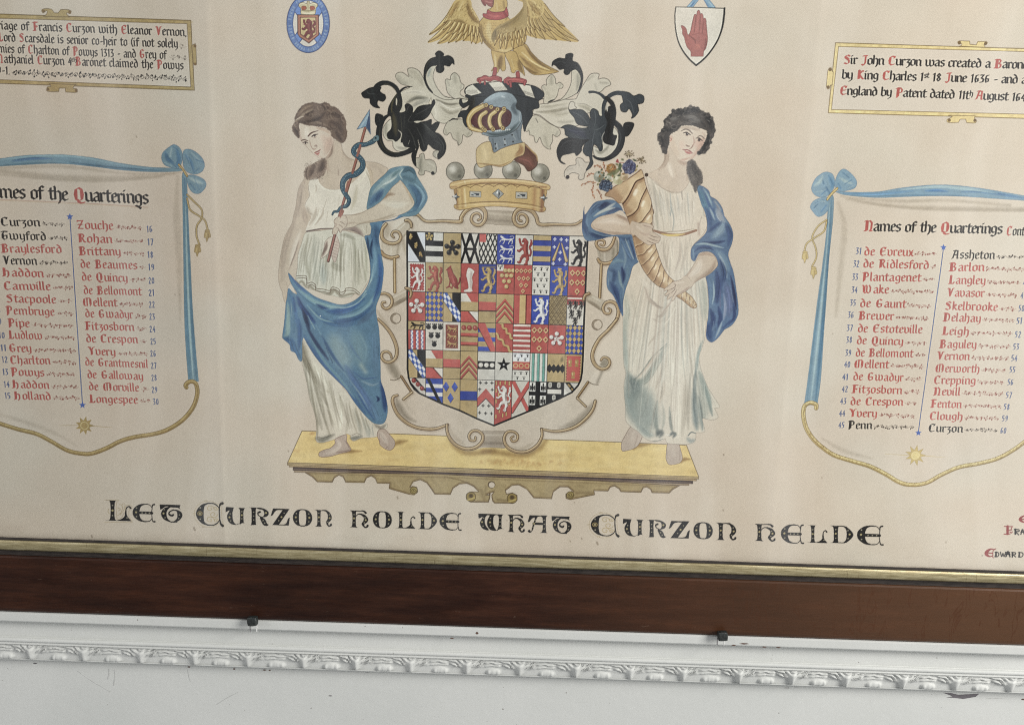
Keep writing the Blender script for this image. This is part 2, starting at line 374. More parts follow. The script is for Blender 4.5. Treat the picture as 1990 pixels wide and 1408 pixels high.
def write(text, p0, p1, xh, col, cap=None, nib=.23, ang=31, track=.02, sq=.80, raise_=(), id=True):
    """one line of text from p0 to p1 (baseline ends, photo pixels); capitals in CAP"""
    p0 = TF(np.array([p0], float))[0]; p1 = TF(np.array([p1], float))[0]
    tot = sum(GL[ch][0] * (.6 if i in raise_ else 1) + track for i, ch in enumerate(text))
    e = p1 - p0; sx = float(np.hypot(*e)) / tot; u = e / np.hypot(*e); up = np.array([u[1], -u[0]])
    nv = np.array([math.cos(math.radians(ang)), math.sin(math.radians(ang))])
    x = 0.; H, W = idmap.shape
    hair = .08
    for i, ch in enumerate(text):
        w, st = GL[ch]; k = .6 if i in raise_ else 1.
        big = ch.isupper(); c = np.array(cap if (big and cap is not None) else col, np.float32)
        nb = nib * (1.05 if big else 1.) * k; dy0 = .5 if i in raise_ else 0
        jx = RND.uniform(-.012, .012); jy = RND.uniform(-.02, .02)
        quads = []
        for pl in st:
            q = np.array(pl) * k
            for a, b in zip(q[:-1], q[1:]):
                # the nib is a short slanted edge with a little thickness
                d = nv * nb / 2; n2 = np.array([-nv[1], nv[0]]) * hair / 2
                pts = np.array([a + d + n2, a + d - n2, a - d - n2, a - d + n2, b + d + n2, b + d - n2, b - d - n2, b - d + n2])
                quads.append(pts)
        if quads:
            allp = np.concatenate(quads) * (sq, 1) + (x + .1 + (1 - sq) * w * k * .4 + jx, dy0 + jy)
            cv = p0 + allp[:, :1] * u * sx + allp[:, 1:] * up * xh
            cv = cv - (OX, OY)
            x0 = max(0, int(cv[:, 0].min()) - 1); x1 = min(W, int(cv[:, 0].max()) + 3)
            y0 = max(0, int(cv[:, 1].min()) - 1); y1 = min(H, int(cv[:, 1].max()) + 3)
            if x1 > x0 and y1 > y0:
                A = np.zeros((y1 - y0, x1 - x0), np.float32)
                X = np.arange(x0, x1)[None] + .5; Y = np.arange(y0, y1)[:, None] + .5
                for j in range(len(quads)):
                    h = hull(cv[j * 8:j * 8 + 8]); cov = None
                    hb = np.roll(h, -1, 0); ed = hb - h; ln = np.maximum(np.hypot(ed[:, 0], ed[:, 1]), 1e-6)
                    dmin = None
                    for (px, py), (ex, ey), l in zip(h, ed, ln):
                        dd = ((X - px) * ey - (Y - py) * ex) / l
                        dmin = dd if dmin is None else np.maximum(dmin, dd)
                    np.maximum(A, np.clip(.5 - dmin, 0, 1), out=A)
                lay(Mask(x0, y0, A), c, .93, id=id, idmin=.3)
        x += w * k + track

def hull(p):
    p = sorted(map(tuple, p)); lo = []; up = []
    for q in p:
        while len(lo) > 1 and (lo[-1][0] - lo[-2][0]) * (q[1] - lo[-2][1]) - (lo[-1][1] - lo[-2][1]) * (q[0] - lo[-2][0]) <= 0: lo.pop()
        lo.append(q)
    for q in reversed(p):
        while len(up) > 1 and (up[-1][0] - up[-2][0]) * (q[1] - up[-2][1]) - (up[-1][1] - up[-2][1]) * (q[0] - up[-2][0]) <= 0: up.pop()
        up.append(q)
    return np.array(lo[:-1] + up[:-1])

def flourish(p0, p1, col, amp=3.2, a=.55):
    """pen-work scroll filling the end of a line"""
    p0 = np.array(p0, float); p1 = np.array(p1, float); L = np.hypot(*(p1 - p0))
    if L < 8: return
    u = (p1 - p0) / L; v = np.array([-u[1], u[0]]); n = max(1, int(L / 9))
    t = np.linspace(0, 1, n * 8 + 1); ph = t * n * math.pi
    line_pts(p0 + np.outer(t * L, u) + np.outer(np.sin(ph) * amp * .6, v), .9, col, a * .8)
    for i in range(n):
        c = p0 + u * L * (i + .5) / n; s = 1 if i % 2 else -1
        r = amp * RND.uniform(.35, .6)
        tt = np.linspace(0, 4.6, 12)
        line_pts(c + np.stack([np.cos(tt) * r * (1 - tt / 7), s * np.sin(tt) * r * (1 - tt / 7)], 1), .9, col, a)
        for _ in range(3):
            q = c + u * RND.uniform(-4, 4) + v * RND.uniform(-amp, amp)
            line_pts(np.array([q, q + u * RND.uniform(-1.2, 1.2) + v * 1.]), RND.uniform(1.2, 2.6), col, min(1, a + .3))
# ---------------------------------------------------------------- the two painted women
INK = (62, 52, 44)
F1 = crop(540, 180, .170485); F2 = crop(540, 400, .170485); F3 = crop(540, 620, .213049)
G1 = crop(1120, 180, .170485); G2 = crop(1120, 400, .170485); G3 = crop(1120, 620, .213049)
SK = (198, 181, 159); SKD = (158, 132, 112); SKL = (222, 209, 190)

def joinp(*a): return np.concatenate(a)

def woman_left():
    L = (96, 78, 66)
    # lower white skirt
    t = path(F3, '205,190 240,165 340,330 520,530 700,750 850,920 985,945 992,990 920,1022 905,1070 760,1085 692,1110 665,1085 660,1058 625,1046 600,1065 520,1095 400,1125 348,1105 352,1000 340,880 290,720 260,560 225,420 218,370', True)
    m = fill_pts(t, (212, 204, 186), edge=L, ew=.9, ea=.42)
    folds(F3, m, [
        ('215,200 240,330 290,450 380,620', [70, 60, 30], (122, 112, 88), .65),
        ('235,420 300,700 350,900 360,1080', [16, 22, 30], (150, 142, 120), .7),
        ('300,460 400,800 470,1050', [40, 26, 20], (142, 134, 112), .55),
        ('280,560 330,760 400,1000', 40, (165, 158, 138), .6),
        ('360,620 440,760 500,980', [30, 20, 20], (150, 140, 118), .5),
        ('450,560 470,640 440,660', 40, (168, 158, 134), .5),
        ('320,400 420,560 480,660', [40, 60, 20], (232, 226, 205), .8),
        ('560,680 580,820 560,1040', [24, 34, 40], (232, 226, 206), .85),
        ('400,760 500,860 540,1060', [20, 30, 20], (226, 219, 198), .6),
        ('620,760 640,900 620,1040', [20, 26, 30], (172, 164, 144), .5),
        ('700,820 740,960 760,1060', [26, 40, 36], (170, 168, 152), .6),
        ('780,900 820,1000 830,1070', [40, 50, 50], (168, 170, 158), .6),
        ('880,960 940,990 985,960', [30, 30, 30], (120, 112, 100), .55),
        ('860,970 870,1060', 20, (140, 146, 140), .6)])
    pleats(F3('230,230 330,380 500,560 700,780 900,950'), F3('355,1090 480,1070 620,1050 760,1070 930,1000'), m, 40, [(150, 142, 120), (164, 156, 136), (136, 126, 104)], (230, 223, 204))
    folds(F3, None, [('348,1085 400,1100 470,1070 512,1052', [34, 48, 36, 16], (120, 118, 104), .75),
                     ('665,1085 700,1085 770,1066', [40, 34, 10], (118, 118, 108), .7),
                     ('350,1070 420,1080 500,1046', 6, (92, 84, 72), .6, .8), ('664,1064 720,1040 765,1060', 6, (120, 112, 98), .6, .8)], id=True)
    # feet
    for t, hi in (('525,1090 522,1130 480,1172 430,1187 382,1210 372,1240 400,1256 480,1250 560,1226 640,1206 667,1188 650,1150 627,1110 622,1052', '540,1100 560,1150 500,1200 430,1225'),
                  ('905,1060 920,1010 968,1000 1010,1040 1060,1100 1068,1140 1050,1180 1012,1195 960,1170 930,1140 925,1110', '930,1030 960,1080 1000,1130')):
        f = fill(F3, t, (184, 166, 150), edge=(104, 76, 64), ew=.9, ea=.8)
        folds(F3, f, [(hi, 40, (206, 192, 176), .7)])
    folds(F3, None, [('530,1215 600,1205 660,1190', 14, (140, 112, 98), .6), ('615,1110 640,1150 655,1185', 8, (128, 100, 88), .6),
                     ('400,1210 425,1205 430,1225', 4, (120, 94, 84), .7, .7), ('985,1140 995,1170', 4, (110, 84, 74), .8, .7), ('1010,1130 1020,1160', 4, (110, 84, 74), .8, .7),
                     ('1032,1112 1045,1145', 4, (110, 84, 74), .8, .7), ('980,1185 1000,1165 1012,1190', 4, (110, 84, 74), .7, .7), ('925,1040 930,1120', 14, (150, 126, 112), .6)])
    # body, bodice and far arm
    body = joinp(F1('300,980 240,1080 220,1180 205,1290 180,1400'), F2('180,100 160,200 110,290 70,380 40,520 20,640 5,800 20,900 52,990 65,1060 93,1105 104,1000 112,930 160,880 205,1000 215,990 205,850 225,700 330,320 620,300 900,330 1020,200 1030,40'),
                 F1('1030,1240 1060,1100 1140,1000 1255,885 1200,835 1120,800 1020,790 940,790 860,765 790,730 740,660 715,570 640,540 600,560 560,720 520,760 440,790 360,850'))
    b = fill_pts(spline(body, True), SK, edge=L, ew=.9, ea=.4)
    folds(F1, b, [('740,600 760,690 830,770', [30, 40, 30], (178, 158, 138), .5), ('560,760 560,850 600,900', [40, 40, 30], (178, 156, 136), .5),
                  ('610,580 590,690 545,745', [60, 60, 30], (170, 142, 122), .6), ('690,880 690,940', [24, 30], (150, 128, 112), .6),
                  ('300,1000 250,1120 230,1250 210,1400', [60, 80, 90, 80], (176, 158, 140), .6), ('1050,830 1150,870 1200,940', [30, 50, 30], (186, 170, 150), .7),
                  ('1020,830 1060,930 1070,1050', 40, (196, 178, 152), .7)])
    folds(F2, b, [('200,20 180,140 120,330 70,500 50,700 50,850', [60, 70, 70, 70, 60, 60], (176, 158, 140), .55), ('300,40 310,140 330,200', [60, 50, 30], (168, 148, 130), .45),
                  ('260,280 190,480 140,680', [40, 50, 40], (218, 205, 186), .7), ('240,400 200,540 130,720', [16, 20, 16], (158, 136, 118), .55),
                  ('90,860 110,920', 14, (170, 148, 130), .6), ('80,960 85,1060', 20, (176, 156, 138), .5)])
    # bodice (white)
    bod = joinp(F1('365,1000 440,960 480,1035 560,1095 700,1100 830,1040 930,950 1000,850 1045,960 1062,1080 1030,1200 1020,1330 800,1400'), F2('700,120 640,170 640,250 490,262 325,295 345,200 380,125 330,60 305,-20'), F1('310,1330 310,1260 355,1170 345,1100'))
    bo = fill_pts(spline(bod, True), (219, 211, 194), .95)
    folds(F1, bo, [('460,960 500,1050 590,1100 700,1098 830,1040', 5, (150, 132, 112), .7, .8), ('452,985 490,1065 580,1115 710,1112', 8, (228, 222, 204), .8),
                   ('355,1020 350,1100 362,1170 315,1260 312,1340 345,1400', 5, (128, 108, 92), .7, .8), ('330,1300 350,1370 400,1390', [20, 50, 20], (176, 160, 140), .6),
                   ('560,1200 540,1270 520,1330 525,1400', 5, (160, 144, 124), .6, .8), ('430,1040 440,1100 420,1150', 14, (186, 172, 152), .6), ('700,1180 690,1300', 30, (196, 186, 166), .6),
                   ('900,1060 880,1200 840,1330', [30, 46, 30], (190, 180, 156), .6), ('1000,880 1050,1000 1060,1080', 12, (170, 158, 130), .6), ('1010,860 985,960 900,1050', 10, (228, 222, 200), .7),
                   ('470,1330 450,1400', 26, (182, 168, 146), .5), ('400,1060 420,1200 420,1330', [20, 40, 30], (222, 214, 196), .7)])
    folds(F2, bo, [('440,20 420,110 360,220', [24, 30, 16], (180, 166, 146), .6), ('520,30 500,120 420,220', [12, 20, 14], (178, 164, 144), .5), ('480,40 455,140 390,240', 14, (230, 224, 206), .8), ('570,60 550,180', 16, (190, 178, 158), .6)])
    # tunic
    tun = path(F2, '325,300 480,285 640,265 830,300 985,350 1012,450 1042,600 1054,740 1042,830 962,970 932,1015 880,1000 830,1035 720,1045 620,1020 560,1012 430,965 330,935 290,905 235,885 203,840 222,720 230,560 270,430', True)
    tm = fill_pts(tun, (205, 200, 182), edge=(120, 106, 88), ew=.9, ea=.42)
    folds(F2, tm, [('290,560 300,700 270,820', [10, 40, 40], (214, 208, 190), .8), ('340,330 310,520 330,700 380,860', [20, 30, 40, 30], (170, 164, 142), .6), ('420,330 410,560 440,880', [20, 30, 50], (176, 174, 156), .7),
                   ('500,640 520,760 520,880', [60, 90, 60], (178, 182, 170), .8), ('620,660 680,700 740,720', [60, 70, 60], (142, 136, 114), .65), ('740,400 720,560 690,700', [40, 60, 30], (160, 156, 134), .6),
                   ('860,400 900,560 920,880', [20, 30, 60], (164, 160, 138), .6), ('980,400 1000,560 1000,860', [20, 30, 40], (164, 162, 140), .6), ('820,640 840,780 850,940', [20, 40, 40], (212, 206, 188), .7),
                   ('640,760 660,860 650,940', [20, 40, 50], (214, 208, 190), .7), ('720,330 800,340 880,380', 40, (150, 146, 126), .6), ('560,330 560,500', 60, (198, 194, 176), .6), ('300,420 280,560', 30, (196, 190, 170), .5),
                   ('370,620 380,760', 14, (150, 146, 126), .5), ('450,760 455,900', 10, (146, 144, 126), .5), ('580,740 590,880', 10, (140, 138, 118), .5), ('715,760 712,930', 12, (146, 138, 116), .7), ('880,700 884,900', 10, (150, 144, 122), .6)])
    pleats(F2('330,310 480,290 640,280 830,310 980,360'), F2('215,850 400,940 600,1010 800,1010 1020,860'), tm, 46, [(150, 146, 124), (160, 158, 142), (136, 128, 106)], (226, 220, 203))
    hem = '210,850 235,880 270,860 300,890 330,940 370,920 420,960 480,990 560,1010 600,1000 640,960 690,1000 720,1030 800,1010 860,1000 930,1020'
    line(F2, hem, [3, 5, 4, 6, 4, 4], (132, 122, 100), .7, 2., tm, id=False)
    for dx, dy in ((0, 0), (-2, 26)):
        h = '210,800 260,795 325,802 335,880 385,870 430,900 440,940 520,950 590,965 620,925 690,945 715,985 760,970 780,938 860,940 905,970 935,995'
        line_pts(spline(F2(h) + np.array([dx, dy]) * F2.s), 1.3, (96, 76, 56), .85, .6, tm, id=False)
    folds(F2, None, [('330,290 490,262 620,258', [16, 12, 10], (96, 76, 70), .85, .9), ('330,296 400,290 480,275', 6, (140, 122, 106), .6, .8), ('740,275 830,262 900,290 980,345', [8, 30, 40, 14], (140, 118, 108), .7)], id=True)
    # hanging sleeve end
    sl = fill(F2, '760,262 860,235 940,205 1060,195 1068,310 1020,335 985,355 900,300 830,280', (196, 186, 166), edge=(112, 96, 82), ew=.9)
    folds(F2, sl, [('780,265 870,265 960,330', [10, 60, 50], (134, 112, 104), .7), ('1010,230 1010,310', [20, 10], (150, 138, 118), .7), ('960,230 985,290', 12, (226, 218, 200), .7)])
    # blue drapery
    dr = joinp(F2('120,765 200,850 290,930 420,1030 560,1085 720,1125 860,1085 970,990 1040,860 1055,730 1040,570 1005,420 990,345 1050,330 1065,250 1055,190 1180,172 1330,150 1420,60 1520,-40 1650,-10 1560,80 1450,115 1330,160 1210,190 1170,270 1150,370 1170,500 1195,640 1205,740 1190,900 1165,1020 1120,1150'),
               F3('905,0 920,80 930,220 935,400 940,560 970,650 1000,800 990,900 960,950 900,955 850,930 780,860 700,760 620,640 520,540 430,450 340,340 270,230 235,170 222,220 220,372 190,370 160,310 118,285 105,230 50,180 42,150 58,30'), F2('92,1105 105,1050 120,940 170,985 210,1005 215,990 150,880'))
    d = fill_pts(spline(dr, True), (82, 126, 160), edge=(44, 66, 96), ew=.9, ea=.4)
    DK = (42, 72, 124); MD = (62, 104, 148); LT = (142, 176, 186); NV = (32, 48, 88); TE = (70, 116, 136)
    folds(F3, d, [('500,150 560,300 640,420', [120, 160, 120], (132, 162, 172), .75, 14), ('700,120 740,260 760,420', [110, 140, 120], (120, 156, 170), .6, 14), ('760,420 800,480', 50, (168, 186, 178), .8, 8),
                  ('880,100 890,300 890,500', [40, 60, 60], (84, 122, 156), .7, 8), ('640,200 700,300 760,380', [14, 20, 16], (88, 124, 160), .6), ('240,150 330,300 480,480 640,660 800,860', [30, 40, 30, 30, 40], (56, 96, 150), .75),
                  ('300,170 420,380 560,540 700,720', [16, 20, 20, 16], (104, 150, 170), .8), ('260,60 340,200 460,370', [20, 30, 20], NV, .7), ('350,60 440,220 560,420 660,560', [14, 20, 20, 16], (108, 150, 176), .7),
                  ('400,150 500,330 600,470', [20, 28, 16], (46, 84, 134), .7), ('440,260 500,400', 12, (34, 60, 104), .7), ('620,430 720,600 850,800 900,900', [40, 60, 70, 60], (78, 112, 164), .7), ('760,560 860,600 920,580', [14, 22, 10], (126, 158, 180), .7),
                  ('690,480 780,540 900,530', [8, 14, 8], (60, 96, 150), .6), ('940,580 970,700 980,840', [30, 50, 36], (36, 66, 124), .85), ('900,700 920,730 905,750', [6, 22, 12], (28, 48, 96), .85), ('860,780 900,860 930,930', [40, 60, 40], (86, 130, 168), .7),
                  ('660,560 760,700 840,860', [10, 14, 16], (150, 180, 190), .45), ('720,660 800,800 880,920', [10, 24, 20], (52, 92, 148), .6),
                  ('90,0 90,120 60,160', [30, 40, 30], (138, 170, 172), .8), ('150,0 150,120', [30, 30], (62, 112, 150), .8), ('190,0 200,120 190,280', [40, 40, 20], (44, 86, 138), .8), ('60,170 120,210 140,280', [30, 50, 40], (48, 92, 142), .8),
                  ('130,180 160,280 200,350', [30, 40, 30], (56, 104, 150), .8), ('105,150 112,250', 8, (120, 158, 172), .6)])
    folds(F2, d, [('150,850 280,1000 440,1110 640,1200 820,1180 1000,1080 1110,900 1160,700', [30, 50, 60, 70, 80, 80, 70, 40], (80, 130, 166), .7, 8), ('240,960 420,1090 600,1150 780,1150', [20, 40, 50, 16], (140, 178, 182), .8), ('300,1010 480,1120 640,1180', 12, (120, 164, 178), .7),
                  ('440,1120 520,1160 580,1165', [16, 40, 10], DK, .8), ('570,1200 700,1200 860,1150 980,1060', [50, 70, 40, 10], (40, 84, 146), .8), ('600,1150 760,1160 900,1110 1010,1000', [10, 14, 16, 10], LT, .75),
                  ('700,1270 880,1240 1030,1130 1120,980', [20, 40, 40, 20], (122, 168, 186), .75), ('600,1330 800,1310 960,1250 1080,1130', [60, 60, 50, 30], (48, 90, 144), .7), ('380,1180 560,1320 760,1360 900,1330', [40, 50, 40, 30], (56, 102, 150), .7),
                  ('330,1130 480,1280 640,1330', [12, 20, 12], (132, 172, 184), .7), ('220,1040 280,1160 420,1330', [40, 50, 50], (36, 70, 132), .8), ('280,1170 320,1280 360,1400', [20, 44, 30], (24, 40, 78), .85), ('340,1250 420,1400', 18, (150, 180, 178), .8),
                  ('130,1000 180,1100 230,1400', [30, 40, 40], (60, 108, 156), .8), ('110,1100 120,1250 110,1400', [20, 40, 40], (140, 172, 174), .8), ('150,1110 160,1260', 10, (196, 208, 196), .5), ('180,1050 200,1200', [40, 40], (42, 82, 138), .8),
                  ('130,780 230,900 330,990', [14, 24, 20], (54, 94, 150), .8), ('960,1040 1060,860 1100,640', [16, 20, 16], (156, 190, 196), .7), ('1010,960 1070,860', [20, 10], DK, .6), ('1100,460 1110,640 1080,820', [20, 40, 40], (112, 160, 188), .7),
                  ('1150,560 1170,740 1150,920 1090,1080', [30, 50, 50, 40], (44, 88, 152), .75), ('1080,380 1060,500 1075,600', [20, 24, 14], (36, 64, 104), .8), ('1020,360 1030,500 1055,640', [30, 30, 10], (40, 66, 100), .75), ('1120,240 1120,360 1140,460', [90, 70, 30], (50, 86, 126), .75),
                  ('1090,260 1080,340', 18, (98, 136, 158), .6), ('1200,185 1350,155 1480,100', [16, 12, 16], (44, 76, 108), .75), ('1500,70 1600,0', [30, 30], (70, 112, 140), .7), ('1020,600 1045,760', 8, (140, 176, 190), .5),
                  ('900,1360 1040,1250 1110,1180', [30, 50, 30], (70, 100, 136), .6)])
    dot(F2, 484, 1254, 7, (235, 240, 240))
    # cape over the shoulder
    cp = path(F1, '1018,1330 1030,1200 1060,1090 1130,1010 1220,930 1280,870 1380,843 1480,838 1550,870 1590,960 1640,1040 1690,1130 1706,1200 1680,1270 1630,1340 1560,1400 1400,1408 1500,1330 1556,1260 1530,1190 1470,1090 1400,1000 1370,1020 1290,1090 1200,1210 1130,1270', True)
    c = fill_pts(cp, (98, 136, 156), edge=(52, 78, 100), ew=.9, ea=.42)
    folds(F1, c, [('1420,900 1500,860 1560,900 1570,960', [60, 60, 50, 30], (62, 96, 116), .85), ('1440,960 1540,1000', [90, 80], (66, 100, 120), .85), ('1060,1250 1130,1120 1250,1000 1380,900 1420,860', [30, 50, 60, 60, 20], (150, 174, 178), .85),
                  ('1300,960 1340,920 1400,880', [20, 30, 10], (84, 118, 128), .7), ('1200,1050 1280,1010 1350,960', [14, 22, 10], (206, 216, 210), .8), ('1420,990 1390,930 1430,870', 10, (196, 210, 204), .7),
                  ('1050,1280 1100,1200 1180,1100', [60, 60, 20], (64, 104, 144), .75), ('1120,1240 1160,1170 1200,1110', [30, 50, 10], (52, 82, 124), .7), ('1080,1080 1160,1030', 30, (98, 138, 162), .6),
                  ('1500,1050 1580,1130 1610,1230 1560,1330', [40, 60, 70, 40], (60, 98, 136), .75), ('1560,1040 1640,1120 1660,1200 1610,1310', [14, 24, 24, 14], (126, 168, 192), .75), ('1460,1050 1530,1170', 12, (140, 172, 188), .5),
                  ('1620,1060 1690,1190 1640,1320', 14, (70, 108, 140), .6), ('1480,1370 1580,1340', 30, (60, 100, 130), .7)])
    # near forearm and hand
    fa = joinp(F2('640,165 690,125 760,105 880,100 960,80 1020,45'), F1('1130,1280 1200,1215 1290,1095 1370,1022 1400,1003 1470,1090 1530,1190 1556,1260 1520,1320 1465,1362'), F2('1385,104 1300,132 1180,170 1060,190 940,205 860,240 780,255 740,275 710,305 690,280 660,330 622,318 625,270 650,220'))
    f = fill_pts(spline(fa, True), (202, 187, 165), edge=L, ew=.9, ea=.42)
    folds(F1, f, [('1200,1210 1260,1160 1330,1160', [20, 40, 14], (142, 118, 96), .7), ('1420,1030 1490,1140 1540,1260', [20, 24, 20], (182, 160, 130), .6), ('1280,1130 1300,1060 1380,1020', 20, (150, 140, 118), .5), ('1180,1250 1350,1280 1480,1260', [20, 70, 30], (222, 212, 192), .7)])
    folds(F2, f, [('700,105 880,102 1020,40', 8, (160, 140, 120), .5), ('1340,90 1180,150 1040,180 900,205', [20, 26, 20, 14], (172, 154, 130), .6), ('900,190 800,200 720,260', [14, 20, 10], (176, 156, 136), .5),
                  ('700,180 740,200 770,220', 5, (134, 110, 94), .7, .7), ('680,215 720,235 745,255', 5, (134, 110, 94), .7, .7), ('660,250 690,262 705,285', 5, (134, 110, 94), .7, .7), ('720,155 700,190 660,210', 8, (150, 126, 108), .5), ('640,170 670,150 690,160', 8, (160, 138, 120), .6), ('640,300 660,270', 12, (168, 146, 128), .6)])

def pleats(top, hem, m, n, dk, lt, sway=.06):
    """many thin folds hanging from one line to another"""
    A = spline(top); B = spline(hem)
    for i in range(n):
        q = (i + RND.uniform(-.3, .3)) / n; q = min(.999, max(0, q)); a = A[int(q * len(A))]; b = B[int(min(.999, max(0, q + RND.uniform(-.03, .03))) * len(B))]
        t0 = RND.uniform(0, .35); t1 = RND.uniform(.55, 1); d = b - a; nn = np.array([-d[1], d[0]]) * RND.uniform(-sway, sway)
        P = spline(np.array([a + d * t + nn * math.sin(t * 3.1) for t in np.linspace(t0, t1, 5)])); w = RND.uniform(1.6, 4.6)
        line_pts(P, np.array([.3, 1, .8, .2]) * w, RND.choice(dk), RND.uniform(.22, .46), 1.6, m, False)
        line_pts(P + (w * .9, 0), np.array([.2, 1, .8, .2]) * w * .8, lt, RND.uniform(.15, .4), 1.5, m, False)

def head_left():
    L = (110, 84, 72)
    fc = path(F1, '238,350 330,368 440,385 560,420 604,450 608,490 640,535 622,600 592,680 545,742 503,758 470,747 400,692 322,612 272,562 240,500 233,430', True)
    f = fill_pts(fc, (209, 194, 174), edge=(134, 104, 90), ew=.8, ea=.5)
    folds(F1, f, [('600,500 590,600 540,700', [60, 80, 50], (196, 168, 148), .6), ('500,500 560,560 540,640', [60, 90, 50], (208, 176, 156), .4), ('250,430 250,500 290,570', [20, 26, 14], (190, 164, 144), .5), ('440,400 540,430 600,470', 30, (186, 160, 138), .6),
                  ('330,400 330,470 340,540', [50, 50, 20], (228, 217, 200), .7), ('460,720 500,740', 26, (184, 156, 138), .6), ('400,640 430,640', 20, (170, 138, 120), .55),
                  ('360,540 375,600 396,640 418,648 440,628', 6, (150, 116, 100), .75, .8), ('415,612 440,604 444,625', [10, 18, 8], (140, 110, 96), .6),
                  ('265,548 300,538 345,552', [8, 15, 6], (104, 78, 66), .85, .8), ('345,497 375,465 415,447 458,436', [14, 16, 12, 6], (104, 78, 66), .85, .8),
                  ('285,572 315,562 342,575', [8, 14, 6], (78, 58, 52), .9, .8), ('296,588 318,592 338,588', 5, (140, 108, 94), .7, .7), ('388,500 412,484 455,474', [12, 16, 8], (78, 58, 52), .9, .8), ('400,512 425,514 445,500', 6, (140, 108, 94), .8, .7),
                  ('416,688 440,676 452,672 470,662 486,648', [6, 12, 12, 12, 5], (150, 86, 80), .95, .8), ('424,692 452,700 476,680', [8, 22, 8], (176, 104, 94), .85), ('445,716 470,712', 8, (176, 140, 124), .6)])
    dot(F1, 314, 577, 9, (66, 52, 48)); dot(F1, 420, 494, 10, (66, 52, 48))
    # hair
    HR = (112, 92, 78); HD = (72, 56, 48); HL = (166, 146, 124)
    h = fill(F1, '190,305 210,240 260,170 330,125 420,115 480,128 530,112 582,130 602,158 652,165 702,208 745,260 772,320 776,400 790,450 780,520 752,567 720,572 680,545 640,522 612,492 604,445 570,420 540,400 440,382 330,372 250,345 240,390 246,450 242,522 205,495 172,445 163,390 192,340', HR)
    folds(F1, h, [('200,330 260,280 330,220 420,190', [16, 24, 24, 14], HL, .7), ('230,260 300,180 400,140', [20, 30, 14], (140, 120, 100), .7), ('250,340 350,330 460,300 540,230', [30, 44, 44, 30], HD, .65), ('300,260 380,230 420,180', [20, 26, 10], HD, .5),
                  ('480,140 540,180 600,160', [20, 30, 14], HD, .6), ('520,130 560,140', 14, HL, .5), ('560,260 660,250 730,330', [30, 50, 30], HD, .6), ('600,330 700,380 740,480', [40, 60, 40], (88, 70, 60), .75), ('620,200 690,240', 20, HL, .35),
                  ('660,440 690,500 730,550', [30, 40, 20], HD, .7), ('180,400 210,450 235,500', [24, 30, 14], HD, .6), ('185,380 215,350', 14, HL, .6), ('360,350 470,340 560,380', [16, 20, 14], (140, 120, 102), .6), ('560,400 620,430', 20, HD, .6), ('420,250 500,260', 14, HL, .4),
                  ('640,300 720,300', 10, (132, 114, 98), .5), ('200,315 250,285 300,270', 7, (214, 200, 180), .8)])
    wisps(F1, '190,305 210,240 260,170 330,125 420,115 480,128 530,112 582,130 602,158 652,165 702,208 745,260 772,320 776,400 790,450 780,520 752,567 720,572 680,545 640,522 612,492 604,445 570,420 540,400 440,382 330,372 250,345 240,390 246,450 242,522 205,495 172,445 163,390 192,340', HR, 110)
    for _ in range(60):
        x, y = RND.uniform(220, 760), RND.uniform(140, 520)
        folds(F1, h, [(f'{x},{y} {x+30},{y+RND.uniform(-10,22)} {x+60},{y+RND.uniform(-10,50)}', 4, RND.choice([HD, HL, (96, 78, 66)]), .35, .8)])
    for _ in range(40):
        x, y = RND.uniform(200, 770), RND.uniform(140, 540); r = RND.uniform(18, 44); line_pts(ellipse(F1, x, y, r * 1.3, r * .7, 12, RND.uniform(0, 180), RND.uniform(190, 330), RND.uniform(0, 90)), RND.uniform(1, 2.2), RND.choice([HD, HL, (90, 72, 60)]), .45, .9, h, False)
    t = fill(F1, '450,790 500,755 545,762 550,850 525,930 480,960 420,985 330,985 300,920 330,850 400,820', (140, 118, 102), .85, 1)
    folds(F1, t, [('520,770 500,850 460,900', [40, 60, 50], HD, .6), ('420,830 380,900 350,960', [40, 50, 40], (96, 78, 68), .6), ('340,850 320,920 340,1000', 14, HD, .5), ('460,800 430,820', 20, HL, .5)])
    for _ in range(26):
        x, y = RND.uniform(310, 530), RND.uniform(780, 980); a = RND.uniform(0, 6)
        line_pts(F1([(x + 22 * math.cos(a + k), y + 18 * math.sin(a + k)) for k in np.linspace(0, 3, 6)]), .8, HD, .45, .7)
    wisps(F1, '450,790 500,755 545,762 550,850 525,930 480,960 420,985 330,985 300,920 330,850 400,820', HR, 60, 26)
    folds(F1, None, [('320,960 300,1040', 10, HR, .4), ('470,960 480,1020', 12, HR, .5), ('560,860 570,920', 10, (150, 126, 108), .6)])

